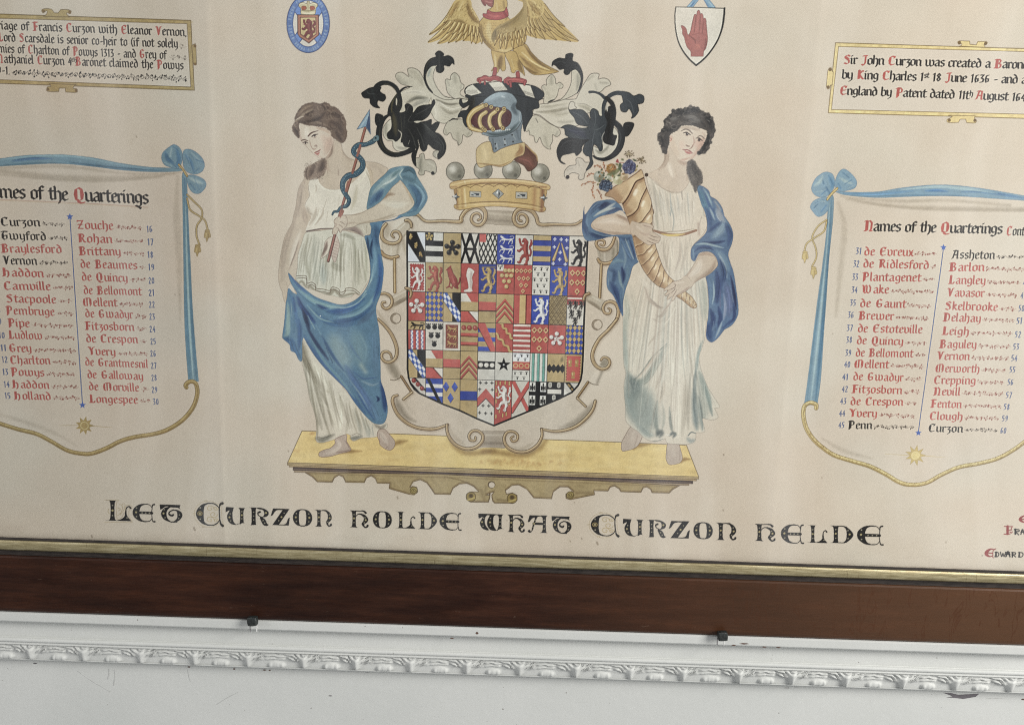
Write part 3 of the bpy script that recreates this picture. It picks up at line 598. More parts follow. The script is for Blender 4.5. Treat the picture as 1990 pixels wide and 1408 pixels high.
def arrow_snake():
    # shaft, head and feathers of the arrow, with the serpent twined round it
    line(F1, '1000,390 870,850 790,1110 700,1408', 30 * F1.s, (104, 66, 54), 1); line(F1, '998,390 866,850 786,1110 698,1408', 17 * F1.s, (162, 104, 88), 1)
    line(F2, '742,60 705,150', 26 * F2.s, (140, 88, 72), 1)
    fill(F1, '!1045,195 !900,420 !1000,388 !1056,476', (128, 158, 178), smooth=False, edge=(50, 62, 84), ew=.9)
    fill(F1, '!1045,215 !1005,385 !1050,460', (64, 82, 112), smooth=False)
    line(F1, '1030,260 940,400', 12 * F1.s, (176, 196, 204), .7, 1)
    f = fill(F2, '620,355 545,400 520,500 490,600 555,560 580,520', (212, 200, 182), edge=(112, 88, 76), ew=.8)
    folds(F2, f, [('560,410 545,480 505,580', [30, 30, 14], (120, 96, 84), .7)])
    f = fill(F2, '655,335 700,420 694,500 655,640 618,590 610,500', (196, 178, 162), edge=(112, 84, 74), ew=.8)
    for k in range(6): folds(F2, f, [(f'{640-k*4},{400+k*34} {690-k*4},{420+k*34}', 8, (136, 100, 92), .7, .9)])
    line(F2, '652,320 612,480 575,628', 32 * F2.s, (92, 58, 52), 1); line(F2, '650,320 610,480 572,625', 18 * F2.s, (156, 104, 92), 1)
    sn = '1140,505 1075,560 1000,592 920,596 870,640 868,690 930,740 968,800 955,870 885,930 800,950 745,1010 738,1090 775,1165 812,1225 785,1290 720,1308 682,1352 640,1358 620,1390'
    wd = np.array([26, 48, 36, 44, 46, 48, 50, 52, 54, 56, 58, 56, 52, 48, 44, 38, 34, 28, 22, 12]) * F1.s
    line(F1, sn, wd + 1.3, (34, 50, 62), 1); line(F1, sn, wd - .6, (66, 98, 114), 1)
    line_pts(spline(F1(sn)) + (.8, 1.2), np.maximum(wd * .4, .8), (48, 74, 90), .6, 1.2, id=False)
    P = spline(F1(sn)); 
    for i in range(6, len(P) - 14, 2):
        line_pts(P[i:i + 1] + (RND.uniform(-2.6, 1.2), RND.uniform(-2.6, 1.2)), 1.2, (158, 182, 186), .7, id=False)
    fill(F1, '1130,485 1150,500 1150,540 1110,560 1080,550 1090,510', (96, 122, 128), edge=(36, 50, 60), ew=.8)
    dot(F1, 1115, 518, 10, (40, 52, 60))
    # shaft passes over the snake at three of the crossings
    for t in ('940,600 905,720', '800,1020 775,1120', '862,870 850,915'):
        line(F1, t, 24 * F1.s, (150, 96, 80), .95)
    line(F1, '735,1290 705,1390', 24 * F1.s, (150, 96, 80), .5)

def woman_right():
    L = (112, 104, 92)
    # feet first (hem lies over them)
    for t in ('500,980 440,1070 412,1130 415,1195 450,1200 520,1180 570,1140 602,1060 570,1010', '840,1120 820,1220 820,1280 850,1325 930,1315 960,1290 967,1250 940,1150 930,1120'):
        f = fill(G3, t, (190, 174, 158), edge=(104, 82, 70), ew=.9)
        folds(G3, f, [('520,1040 500,1100', 50, (206, 193, 176), .6), ('560,1060 530,1160', 20, (160, 140, 124), .6), ('880,1160 890,1240', 60, (206, 193, 176), .6), ('945,1180 945,1280', 18, (156, 136, 122), .6), ('830,1200 830,1270', 16, (160, 140, 126), .5)])
    folds(G3, None, [(f'{x},{y} {x-22},{y+44}', 4, (110, 84, 74), .8, .7) for x, y in ((440, 1110), (462, 1120), (478, 1132), (492, 1142))] +
          [(f'{x},{y} {x+2},{y+40}', 4, (110, 84, 74), .8, .7) for x, y in ((855, 1268), (885, 1270), (912, 1266), (936, 1262))] + [('850,1275 880,1262 940,1258', 3, (130, 104, 92), .5, .7)])
    # dress
    dp = joinp(G1('800,955 830,960 900,1010 980,1080 1080,1130 1180,1130 1250,1080 1290,1020 1370,1110 1430,1240 1460,1400'), G2('1480,130 1490,220 1460,300 1400,380 1340,440 1320,560 1370,640 1470,800 1490,920 1505,1100 1512,1300'),
               G3('1190,0 1172,160 1150,250 1120,340 1130,430 1160,520 1200,620 1262,720 1305,790 1290,808 1262,812 1288,870 1290,900 1240,918 1195,912 1150,905 1160,960 1172,1022 1130,1034 1092,1036 1090,1085 1060,1125 1000,1140 900,1136 830,1128 810,1088 780,1108 700,1115 620,1082 560,1022 500,982 450,920 448,800 438,700 434,600 450,490 432,400 425,200 425,0'),
               G2('525,1250 530,1100 560,950 600,850 640,700 720,560 800,400 880,280 870,60 850,-100'))
    d = fill_pts(spline(dp, True), (213, 203, 185), edge=L, ew=.9, ea=.5)
    GR = (142, 152, 146); GD = (108, 120, 118); BR = (182, 166, 146); LT = (224, 216, 198)
    folds(G3, d, [('560,640 600,800 680,960', [160, 240, 220], (160, 166, 156), .7, 18), ('470,500 480,700 520,880', [50, 80, 60], (146, 154, 148), .6, 8), ('1110,460 1150,680 1170,900', [40, 90, 110], (158, 164, 154), .65, 10), ('440,0 440,250 460,470', [40, 50, 50], (160, 166, 156), .8, 7), ('470,480 520,560 620,560 720,420 820,240', [30, 60, 50, 40, 20], (140, 148, 138), .75), ('480,520 540,640 500,760', [60, 100, 70], GD, .75, 10), ('460,640 500,800 560,950', [60, 90, 90], GR, .75, 12),
                  ('600,620 620,800 640,1000', [110, 150, 150], (146, 154, 146), .7, 16), ('680,700 640,860 560,940', [40, 60, 60], (150, 156, 148), .6), ('700,1060 640,1040 560,960', [60, 60, 40], GR, .6), ('520,560 600,480 700,340 830,220', [10, 14, 14, 8], (118, 126, 118), .7),
                  ('560,540 640,440 760,260', [14, 20, 14], (196, 178, 158), .6), ('740,740 720,880 740,1040', [14, 26, 40], (128, 136, 128), .7), ('790,780 800,900 780,1020', [16, 24, 20], (170, 168, 154), .7), ('850,800 860,940 880,1040', [14, 26, 30], (130, 136, 128), .65),
                  ('920,600 930,820 930,1080', [40, 70, 60], LT, .75, 8), ('1000,560 990,800 960,1060', [40, 40, 30], (184, 174, 156), .6), ('1040,500 1020,760 1020,1000', [16, 26, 30], (168, 160, 144), .6), ('1070,640 1080,820 1100,1000', [30, 50, 60], (124, 136, 134), .8),
                  ('1090,460 1080,600 1090,760', [30, 30, 24], (112, 124, 122), .7), ('1150,200 1110,330 1090,480', [26, 30, 30], (140, 150, 144), .75), ('1120,480 1180,640 1230,780', [30, 40, 40], (150, 158, 148), .7), ('1160,560 1210,760 1240,880', [14, 20, 30], (126, 138, 132), .7),
                  ('1140,600 1160,760 1180,880', [20, 26, 30], (172, 172, 158), .6), ('1110,700 1140,880 1150,1010', [20, 30, 40], (140, 150, 144), .7), ('1180,600 1270,790', 12, (180, 178, 164), .7), ('860,300 880,480 860,640', [30, 50, 30], LT, .6), ('830,330 780,480 720,640', [20, 30, 30], (180, 166, 148), .5),
                  ('800,560 780,680 760,760', [30, 40, 30], (190, 176, 156), .6), ('1000,120 980,320 960,480', [50, 70, 50], (216, 208, 190), .7, 8), ('620,100 560,300 520,420', [60, 80, 50], (214, 206, 188), .7, 9), ('640,260 700,180 840,40', [14, 20, 10], (186, 172, 154), .6),
                  ('1030,340 1060,420 1040,560', [14, 18, 14], (190, 178, 160), .6), ('520,80 560,180', 14, (176, 172, 158), .5), ('700,0 760,20 840,0', [20, 30, 20], (178, 164, 148), .5)])
    pleats(G2('900,340 1060,345 1200,345 1350,330'), G3('460,940 640,1080 840,1110 1000,1120 1240,880'), d, 60, [(166, 156, 140), (150, 154, 146), (176, 162, 146)], (230, 223, 207))
    pleats(G1('840,1000 980,1100 1180,1140 1330,1080'), G2('900,285 1050,290 1200,285 1340,265'), d, 30, [(172, 162, 146), (160, 164, 158)], (232, 226, 212), .03)
    folds(G3, None, [('735,1060 760,1030 780,1040 760,1075', [40, 50, 30, 20], (92, 98, 94), .85), ('850,1060 880,1040 900,1050 880,1080', [20, 30, 30, 16], (104, 110, 106), .8), ('820,1052 850,1055', 20, (230, 226, 214), .8),
                     ('1020,1060 1050,1030 1090,1040', [10, 12, 8], (112, 120, 118), .8, .9), ('1010,1080 1040,1110 1080,1100', [20, 40, 30], (150, 158, 154), .7), ('735,1050 745,1000', 8, (104, 110, 104), .7, .9), ('690,1110 750,1105 800,1085', 6, (96, 102, 98), .7, .8)], id=True)
    folds(G2, d, [('900,340 880,420 900,560 960,700', [16, 20, 20, 16], (178, 168, 150), .6), ('1000,350 1000,500 1040,700 1080,800', [10, 20, 24, 12], (186, 176, 158), .6), ('1060,360 1090,520 1100,700', [20, 40, 40], LT, .7), ('1180,360 1180,560 1120,760', [16, 24, 14], (186, 174, 158), .55),
                  ('1250,360 1240,560 1180,780', [20, 30, 20], (194, 184, 168), .6), ('1030,390 1010,500', 8, (150, 142, 126), .6, 1), ('960,380 975,440', 8, (156, 148, 132), .6, 1), ('1140,360 1150,460', 6, (162, 152, 136), .5, 1), ('1300,340 1280,480', 10, (168, 160, 146), .6),
                  ('700,800 760,860 840,950', [40, 50, 30], (214, 206, 190), .6), ('780,920 840,1080 960,1160', [20, 40, 40], (186, 172, 156), .6), ('840,1060 930,1150 1000,1160', [16, 26, 16], (166, 152, 138), .55), ('960,1240 1060,1120 1110,1040', [14, 24, 14], (190, 172, 156), .6), ('900,1240 960,1260 1040,1180', [16, 30, 20], (180, 166, 150), .5),
                  ('1000,1360 1090,1240 1130,1150', 14, LT, .6), ('560,1000 580,1200 560,1400', [40, 60, 50], (176, 178, 164), .7, 8), ('620,900 660,1100 700,1300', [30, 50, 40], (204, 196, 178), .6), ('1440,860 1460,1060 1470,1280', [40, 60, 60], (160, 164, 152), .65, 8), ('1300,1080 1320,1260', 60, (212, 204, 188), .6, 8), ('1200,1240 1260,1330', 40, (196, 184, 170), .5)])
    folds(G1, d, [('830,960 900,1030 990,1095 1085,1140 1190,1140 1260,1090', 6, (170, 154, 134), .7, .8), ('860,1000 930,1200 960,1400', [16, 24, 20], (184, 176, 158), .6), ('830,1040 860,1160', 12, (150, 140, 124), .5), ('940,1090 990,1240', [8, 12], (176, 164, 146), .7, 1), ('1010,1120 1040,1280', 8, (176, 166, 150), .6, 1),
                  ('1070,1150 1080,1330 1070,1400', [6, 12, 12], (150, 160, 158), .6), ('1200,1130 1210,1220', [26, 14], (134, 124, 112), .75), ('1240,1130 1260,1280', 12, (190, 180, 164), .6), ('1310,1100 1350,1250', [20, 30], (192, 184, 168), .6), ('1120,1160 1150,1300', 40, LT, .6), ('1330,1040 1350,1130', 14, (150, 142, 130), .6), ('1420,1260 1450,1400', 30, (186, 190, 178), .6)])
    folds(G2, d, [('900,60 920,180 930,280', [20, 26, 16], (176, 170, 152), .6), ('960,40 985,160 1000,280', [10, 14, 12], (190, 180, 162), .6), ('1080,20 1110,140 1100,280', [10, 8, 10], (140, 148, 144), .6, 1), ('1060,100 1065,270', 10, LT, .6), ('1180,60 1170,270', 20, (216, 208, 192), .6), ('1260,60 1230,270', 10, (190, 180, 166), .5), ('1340,100 1310,270', 16, (186, 178, 160), .6), ('1390,200 1400,330', [50, 50], (176, 154, 138), .7),
                  ('1430,120 1390,260', 20, (162, 150, 140), .6), ('900,282 1000,296 1100,292 1220,284 1340,262', 8, (146, 132, 108), .7)])
    line(G2, '888,283 1000,318 1100,332 1220,325 1365,280', [24 * G2.s, 32 * G2.s, 34 * G2.s, 30 * G2.s, 26 * G2.s], (150, 112, 84), 1)
    line(G2, '960,318 1060,335 1160,330 1240,320', [4 * G2.s, 24 * G2.s, 26 * G2.s, 4 * G2.s], (216, 192, 110), 1)
    # neck and breast
    nk = fill(G1, '800,940 870,900 950,850 1000,770 1010,640 1090,640 1140,730 1230,790 1285,770 1265,870 1270,960 1285,1010 1250,1082 1180,1130 1080,1130 980,1082 900,1012 830,960', (204, 188, 168), edge=(150, 130, 112), ew=.7, ea=.5)
    folds(G1, nk, [('1020,660 1010,770 950,870', [70, 60, 40], (168, 146, 126), .6), ('1160,780 1240,810 1280,790', [20, 40, 20], (176, 150, 130), .6), ('1130,900 1150,970', 20, (192, 174, 152), .6), ('1050,800 1080,900 1100,960', [50, 50, 30], (222, 210, 192), .7), ('1260,880 1260,1000', 30, (186, 166, 146), .6), ('860,920 980,1040 1120,1100', 30, (202, 186, 164), .5)])
    dot(G1, 800, 938, 20, (70, 54, 40))
    # left drape with its sleeve
    ld = joinp(G2('65,240 75,130 90,10'), G1('100,1390 200,1262 300,1228 420,1225 505,1290 545,1370'), G2('600,110 560,80 500,50 420,85 300,112 220,150 170,210 190,262 300,305 420,332 600,322 635,345 645,400 690,600 706,640 645,690 612,800 562,950 532,1100 532,1250 500,1200 470,1120 420,1020 362,950 345,870 352,750 372,690 430,600 480,540 490,420 470,352 380,352 300,372 200,395 112,392 75,322'))
    m = fill_pts(spline(ld, True), (86, 120, 158), edge=(50, 66, 96), ew=.8, ea=.5)
    NB = (44, 62, 100); MB = (66, 96, 140); PB = (156, 178, 188)
    folds(G1, m, [('120,1400 220,1290 320,1260', [40, 70, 40], (78, 106, 148), .8), ('270,1330 330,1280 400,1270', [30, 60, 16], (46, 58, 96), .85), ('220,1390 320,1340 440,1260', [14, 30, 30], (176, 186, 190), .8), ('340,1390 440,1330 510,1330', [20, 40, 30], (66, 84, 124), .8), ('400,1400 500,1360 540,1370', 14, (196, 204, 206), .8), ('150,1340 250,1250', 14, (128, 156, 176), .7)])
    folds(G2, m, [('90,40 90,200 120,330', [50, 60, 50], (54, 78, 122), .8), ('140,60 120,180 150,260', [16, 30, 20], (92, 124, 156), .7), ('150,310 250,345 380,340', [50, 60, 40], (48, 70, 112), .85), ('170,290 280,330 420,350', 12, (110, 142, 168), .7), ('200,120 300,60 440,20', [14, 24, 20], (178, 190, 192), .8), ('260,20 330,-30', [40, 40], (48, 60, 98), .8),
                  ('480,360 560,380 620,360', [30, 40, 20], (56, 82, 124), .7), ('510,380 560,500 620,600 690,630', [50, 60, 60, 30], (80, 114, 156), .75), ('560,380 600,480 650,600', [8, 12, 10], PB, .7), ('600,360 640,480 670,600', [20, 30, 30], (54, 80, 130), .7), ('520,440 560,580 540,720', [14, 26, 20], (122, 154, 180), .7), ('400,660 470,620 560,640', [40, 40, 20], (106, 140, 164), .75),
                  ('380,720 440,760 420,880', [20, 50, 40], (58, 84, 128), .8), ('520,700 540,800 530,880', [30, 40, 20], (42, 60, 108), .85), ('480,740 500,860 540,960', [16, 26, 16], (128, 158, 172), .7), ('580,680 590,800 560,900', [30, 40, 30], (94, 130, 160), .7), ('390,880 440,960 490,1080 515,1200', [60, 70, 50, 24], (44, 68, 118), .85), ('500,940 510,1060 520,1180', [30, 30, 14], (78, 112, 146), .7), ('360,800 370,900', 14, (140, 166, 178), .7), ('540,900 530,1050', 12, (150, 172, 176), .6)])
    # right drape
    rd = joinp(G1('1375,1060 1440,1068 1510,1120 1530,1180 1600,1225 1660,1310 1685,1400'), G2('1690,120 1760,230 1787,330 1772,430 1732,540 1752,640 1792,760 1822,950 1846,1150 1838,1250 1780,1350 1690,1408'), G3('1350,95 1290,172 1235,210 1192,180 1185,120 1195,20'), G2('1502,1280 1510,1100 1495,900 1478,790 1560,735 1610,680 1600,600 1545,535 1480,520 1400,540 1352,625 1310,600 1308,500 1342,440 1420,370 1480,300 1492,220 1482,130 1455,40'), G1('1430,1280 1390,1150'))
    m = fill_pts(spline(rd, True), (84, 116, 158), edge=(48, 58, 92), ew=.8, ea=.55)
    folds(G1, m, [('1390,1080 1440,1200 1480,1330 1500,1400', [40, 60, 70, 60], (84, 132, 164), .85), ('1450,1090 1500,1180 1540,1300 1560,1400', [16, 24, 24, 30], (150, 184, 198), .75), ('1470,1150 1510,1260 1580,1380', [14, 30, 40], (56, 88, 140), .75), ('1400,1130 1450,1260', 16, (52, 98, 148), .7), ('1580,1240 1640,1330', [40, 50], (168, 176, 180), .8), ('1600,1290 1660,1400', [20, 40], (130, 126, 140), .7), ('1540,1200 1600,1290', 14, (92, 108, 142), .6)])
    folds(G2, m, [('1470,20 1520,120 1530,250', [40, 50, 40], (60, 92, 142), .8), ('1520,20 1560,120 1580,160', [12, 20, 16], (150, 176, 196), .7), ('1600,40 1650,140 1690,180', [40, 60, 40], (160, 172, 188), .75), ('1500,300 1580,240 1660,180', [20, 40, 20], (52, 76, 126), .7), ('1560,360 1640,280 1700,180', [50, 70, 30], (136, 166, 190), .8, 7), ('1700,200 1750,330 1730,450', [30, 50, 40], (64, 88, 138), .8), ('1440,410 1580,420 1690,400', [10, 24, 30], (44, 62, 112), .8),
                  ('1360,440 1460,430 1560,450 1680,480', [20, 20, 20, 14], (150, 180, 198), .8), ('1330,500 1340,590', [30, 20], (126, 162, 188), .8), ('1350,520 1400,480 1500,470 1560,500', [10, 30, 30, 20], (52, 76, 128), .8), ('1480,490 1540,480', 14, (30, 40, 86), .8), ('1350,600 1370,560', 20, (44, 66, 116), .8), ('1590,500 1680,600 1740,740', [40, 60, 50], (116, 150, 180), .7), ('1620,540 1690,680 1720,820', [14, 24, 20], (170, 192, 204), .6), ('1640,620 1680,760 1660,900', [40, 60, 50], (56, 80, 130), .75),
                  ('1530,800 1560,960 1540,1160', [60, 80, 80], (92, 124, 158), .7, 8), ('1600,740 1620,900 1600,1100', [40, 70, 60], (50, 70, 122), .8), ('1560,860 1570,1000 1550,1120', [10, 20, 14], (160, 186, 200), .65), ('1700,880 1740,1060 1740,1250', [60, 80, 70], (96, 110, 156), .75, 8), ('1760,800 1800,1000 1820,1180', [20, 30, 30], (48, 58, 104), .8), ('1680,1000 1700,1150 1680,1300', [16, 30, 30], (150, 160, 190), .6), ('1640,960 1640,1160', [20, 30], (112, 108, 152), .6), ('1530,1180 1560,1280 1540,1380', [30, 50, 50], (40, 62, 112), .8),
                  ('1620,1150 1640,1280 1600,1400', [30, 40, 40], (44, 66, 120), .8), ('1790,1100 1800,1260 1740,1350', [20, 30, 20], (52, 72, 124), .8), ('1760,950 1790,1100', 10, (150, 160, 186), .6)])
    folds(G3, m, [('1210,40 1210,120 1230,190', [50, 60, 40], (44, 74, 128), .85), ('1280,30 1270,120 1240,180', [20, 30, 20], (74, 108, 152), .7), ('1330,20 1300,100 1270,170', [16, 20, 12], (150, 174, 194), .7), ('1400,20 1340,80', [40, 30], (50, 72, 128), .8), ('1250,20 1245,100', 10, (134, 164, 190), .6)])
    # arms
    fa = fill(G2, '168,212 220,150 300,115 440,95 540,125 640,180 720,195 770,192 835,205 877,235 862,272 882,302 952,348 955,375 938,415 890,432 830,447 790,430 720,380 665,332 600,325 480,326 360,317 260,292 190,262', (201, 184, 163), edge=(120, 98, 84), ew=.8, ea=.6)
    folds(G2, fa, [('200,250 340,300 500,315 640,320', [20, 30, 26, 20], (172, 150, 130), .6), ('460,110 540,140 620,190', [30, 30, 20], (164, 136, 116), .55), ('240,190 400,170 560,210', [30, 60, 40], (222, 209, 192), .7), ('180,220 220,270', 26, (168, 146, 126), .5),
                   ('750,215 800,232 860,245', 6, (128, 102, 88), .7, .8), ('830,330 880,350 945,360', 6, (122, 96, 82), .75, .8), ('815,360 870,385 930,400', 6, (122, 96, 82), .75, .8), ('800,390 850,415 890,425', 6, (122, 96, 82), .75, .8), ('720,300 800,330 840,300', [20, 30, 14], (186, 164, 146), .5), ('700,370 780,425', 14, (172, 148, 130), .6), ('860,270 830,240 770,215', 14, (190, 168, 150), .6)])
    ra = fill(G2, '1380,600 1402,552 1470,525 1545,540 1592,600 1612,672 1560,742 1480,802 1400,842 1330,892 1260,962 1190,1000 1142,1022 1110,1075 1085,1075 1092,1030 1046,1068 1034,1050 1062,1000 1022,1026 1010,1006 1050,962 1002,966 1004,945 1050,910 1100,868 1200,838 1250,790 1320,700', (201, 184, 163), edge=(112, 92, 80), ew=.8, ea=.65)
    folds(G2, ra, [('1590,620 1540,730 1420,820 1320,890', [40, 50, 40, 26], (162, 138, 118), .6), ('1400,560 1480,545 1560,570', [30, 30, 20], (170, 146, 126), .6), ('1420,620 1380,720 1300,800', [50, 70, 40], (222, 209, 192), .7), ('1290,920 1230,970 1150,1015', [20, 26, 16], (168, 144, 126), .6),
                   ('1100,880 1130,900 1120,930 1060,960', 6, (126, 100, 86), .7, .8), ('1130,920 1120,960 1070,1000', 6, (126, 100, 86), .7, .8), ('1140,960 1120,1000 1095,1035', 6, (126, 100, 86), .7, .8), ('1210,850 1260,800 1320,720', 8, (160, 134, 116), .5)])

def head_right():
    fc = path(G1, '1085,470 1150,420 1210,370 1290,362 1380,380 1452,420 1488,450 1476,530 1432,630 1372,702 1302,772 1240,786 1190,776 1140,732 1080,642 1058,562 1072,510', True)
    f = fill_pts(fc, (212, 197, 178), edge=(150, 124, 108), ew=.7, ea=.4)
    folds(G1, f, [('1090,520 1110,620 1160,720', [50, 60, 50], (206, 186, 164), .6), ('1330,500 1345,560 1325,620', [8, 18, 14], (160, 126, 112), .5), ('1450,520 1430,600 1360,690', [50, 50, 30], (176, 142, 126), .5), ('1370,600 1400,580 1440,560', [60, 80, 50], (208, 170, 152), .5), ('1380,660 1340,720 1290,765', [40, 44, 20], (196, 166, 148), .6), ('1180,770 1240,760 1290,740', [14, 22, 10], (188, 154, 136), .6),
                  ('1190,560 1210,600 1190,640', [50, 60, 40], (220, 192, 172), .4), ('1300,400 1330,440', 50, (230, 220, 204), .7), ('1200,400 1280,400 1400,430', [30, 26, 30], (176, 156, 138), .5), ('1440,460 1470,500', 30, (180, 150, 134), .5),
                  ('1196,438 1240,418 1285,430 1322,466', [4, 10, 12, 9], (96, 80, 72), .7, 1.), ('1385,505 1410,492 1440,505 1462,530', [8, 10, 9, 5], (96, 80, 72), .7, 1.),
                  ('1218,462 1255,455 1300,482', [6, 16, 8], (74, 58, 52), .9, .8), ('1232,480 1262,494 1288,496', 5, (150, 120, 104), .7, .7), ('1362,520 1398,520 1436,548', [6, 16, 8], (74, 58, 52), .9, .8), ('1374,545 1402,560 1424,560', 5, (150, 120, 104), .7, .7),
                  ('1252,600 1272,610 1290,612', [10, 16, 8], (124, 92, 80), .75), ('1290,640 1312,630 1326,600', [6, 12, 8], (134, 98, 86), .6), ('1210,648 1242,654 1262,650 1290,664 1324,690', [5, 12, 12, 14, 6], (146, 80, 78), .95, .8), ('1238,668 1270,684 1312,694', [8, 24, 10], (178, 104, 98), .85), ('1246,706 1274,714', 8, (180, 146, 130), .6)])
    dot(G1, 1263, 474, 14, (62, 50, 48)); dot(G1, 1400, 540, 14, (74, 58, 54)); dot(G1, 1268, 470, 4, (220, 214, 206), .8)
    HR = (74, 68, 64); HD = (40, 38, 38); HL = (132, 124, 116)
    # ear
    fill(G1, '1060,500 1085,490 1100,520 1085,560 1062,560', (206, 178, 158)); line(G1, '1070,520 1085,530 1075,550', 1.2, (150, 80, 70), .7)
    h = fill(G1, '990,690 968,640 960,580 932,530 930,480 975,430 1000,380 1000,320 1060,260 1110,210 1170,185 1230,182 1300,155 1380,172 1450,220 1510,240 1550,290 1568,350 1582,430 1560,500 1532,560 1512,630 1462,690 1385,697 1432,620 1484,520 1492,445 1450,420 1390,398 1330,378 1260,368 1200,378 1150,430 1092,462 1062,500 1062,560 1040,640 1030,700', HR)
    folds(G1, h, [('1130,240 1220,230 1300,200 1400,220', [40, 50, 50, 40], HD, .7), ('1240,270 1320,290 1420,330', [30, 50, 30], (116, 112, 108), .7), ('1060,290 1120,300 1180,260', [26, 40, 20], (110, 106, 102), .6), ('1000,400 1060,430 1130,390', [30, 40, 30], HD, .6), ('940,490 970,540 990,620', [20, 40, 40], HD, .7), ('1020,470 1020,560 1000,640', [40, 40, 40], (58, 54, 52), .7),
                  ('1460,250 1520,320 1550,430', [50, 60, 40], HD, .75), ('1480,460 1500,540 1440,660', [30, 50, 50], HD, .8), ('1420,330 1470,390', 30, HD, .7), ('1490,310 1520,330', 14, (170, 164, 158), .6), ('1300,240 1350,230', 14, HL, .5), ('1140,380 1200,350 1300,350', [20, 24, 20], (108, 100, 94), .6), ('1000,330 1040,330 1080,360', 12, HL, .5), ('1280,320 1380,350', 14, HL, .5), ('1510,600 1490,650', 20, (58, 54, 54), .6)])
    wisps(G1, '990,690 968,640 960,580 932,530 930,480 975,430 1000,380 1000,320 1060,260 1110,210 1170,185 1230,182 1300,155 1380,172 1450,220 1510,240 1550,290 1568,350 1582,430 1560,500 1532,560 1512,630 1462,690 1385,697 1432,620 1484,520 1492,445 1450,420 1390,398 1330,378 1260,368 1200,378 1150,430 1092,462 1062,500 1062,560 1040,640', HR, 140, 34)
    for _ in range(60):
        x, y = RND.uniform(960, 1540), RND.uniform(190, 640)
        folds(G1, h, [(f'{x},{y} {x+26},{y+RND.uniform(-14,14)} {x+50},{y+RND.uniform(-8,34)}', 4, RND.choice([HD, HL, HD]), .35, .8)])
    for x, y in ((985, 640), (965, 585), (942, 530), (942, 480), (985, 425), (1010, 370), (1010, 320), (1065, 262), (1112, 215), (1172, 190), (1236, 186), (1302, 162), (1380, 178), (1448, 226), (1506, 246), (1545, 296), (1562, 356), (1572, 430), (1552, 500), (1526, 560), (1506, 625), (1460, 680), (1400, 690)):
        r = RND.uniform(12, 24); dot(G1, x + RND.uniform(-8, 8), y + RND.uniform(-8, 8), r, RND.choice([HR, HD, (92, 84, 80)]), .8, 1.2)
        line_pts(ellipse(G1, x, y, r * .7, r * .6, 10, RND.uniform(0, 90), RND.uniform(180, 300)), 1., RND.choice([HD, HL]), .55, .8)
    for _ in range(46):
        x, y = RND.uniform(960, 1540), RND.uniform(190, 660); r = RND.uniform(16, 36); line_pts(ellipse(G1, x, y, r, r * .7, 12, RND.uniform(0, 180), RND.uniform(190, 360)), RND.uniform(1, 2.2), RND.choice([HD, HL, HD, (100, 94, 90)]), .5, .9, h, False)
    t = fill(G1, '1275,790 1335,768 1385,850 1428,910 1432,1030 1385,1060 1362,1132 1325,1060 1290,990 1262,910 1262,840', (86, 80, 76), .95, 1)
    folds(G1, t, [('1310,800 1360,900 1400,980', [40, 60, 40], (60, 55, 52), .7), ('1300,900 1340,1000', [30, 40], (110, 102, 94), .6), ('1370,860 1410,930', 12, (120, 112, 104), .6)])
    for _ in range(40):
        x, y = RND.uniform(1275, 1415), RND.uniform(800, 1060); a = RND.uniform(0, 6)
        line_pts(G1([(x + 20 * math.cos(a + k), y + 18 * math.sin(a + k)) for k in np.linspace(0, 3.4, 6)]), .8, RND.choice([(48, 44, 42), (130, 122, 112)]), .5, .7, t)
    wisps(G1, '1275,790 1335,768 1385,850 1428,910 1432,1030 1385,1060 1362,1132 1325,1060 1290,990 1262,910 1262,840', (74, 68, 64), 60, 26)
    line(G1, '1345,1040 1350,1120 1365,1140', [4, 2], (92, 84, 78), .6, 1)

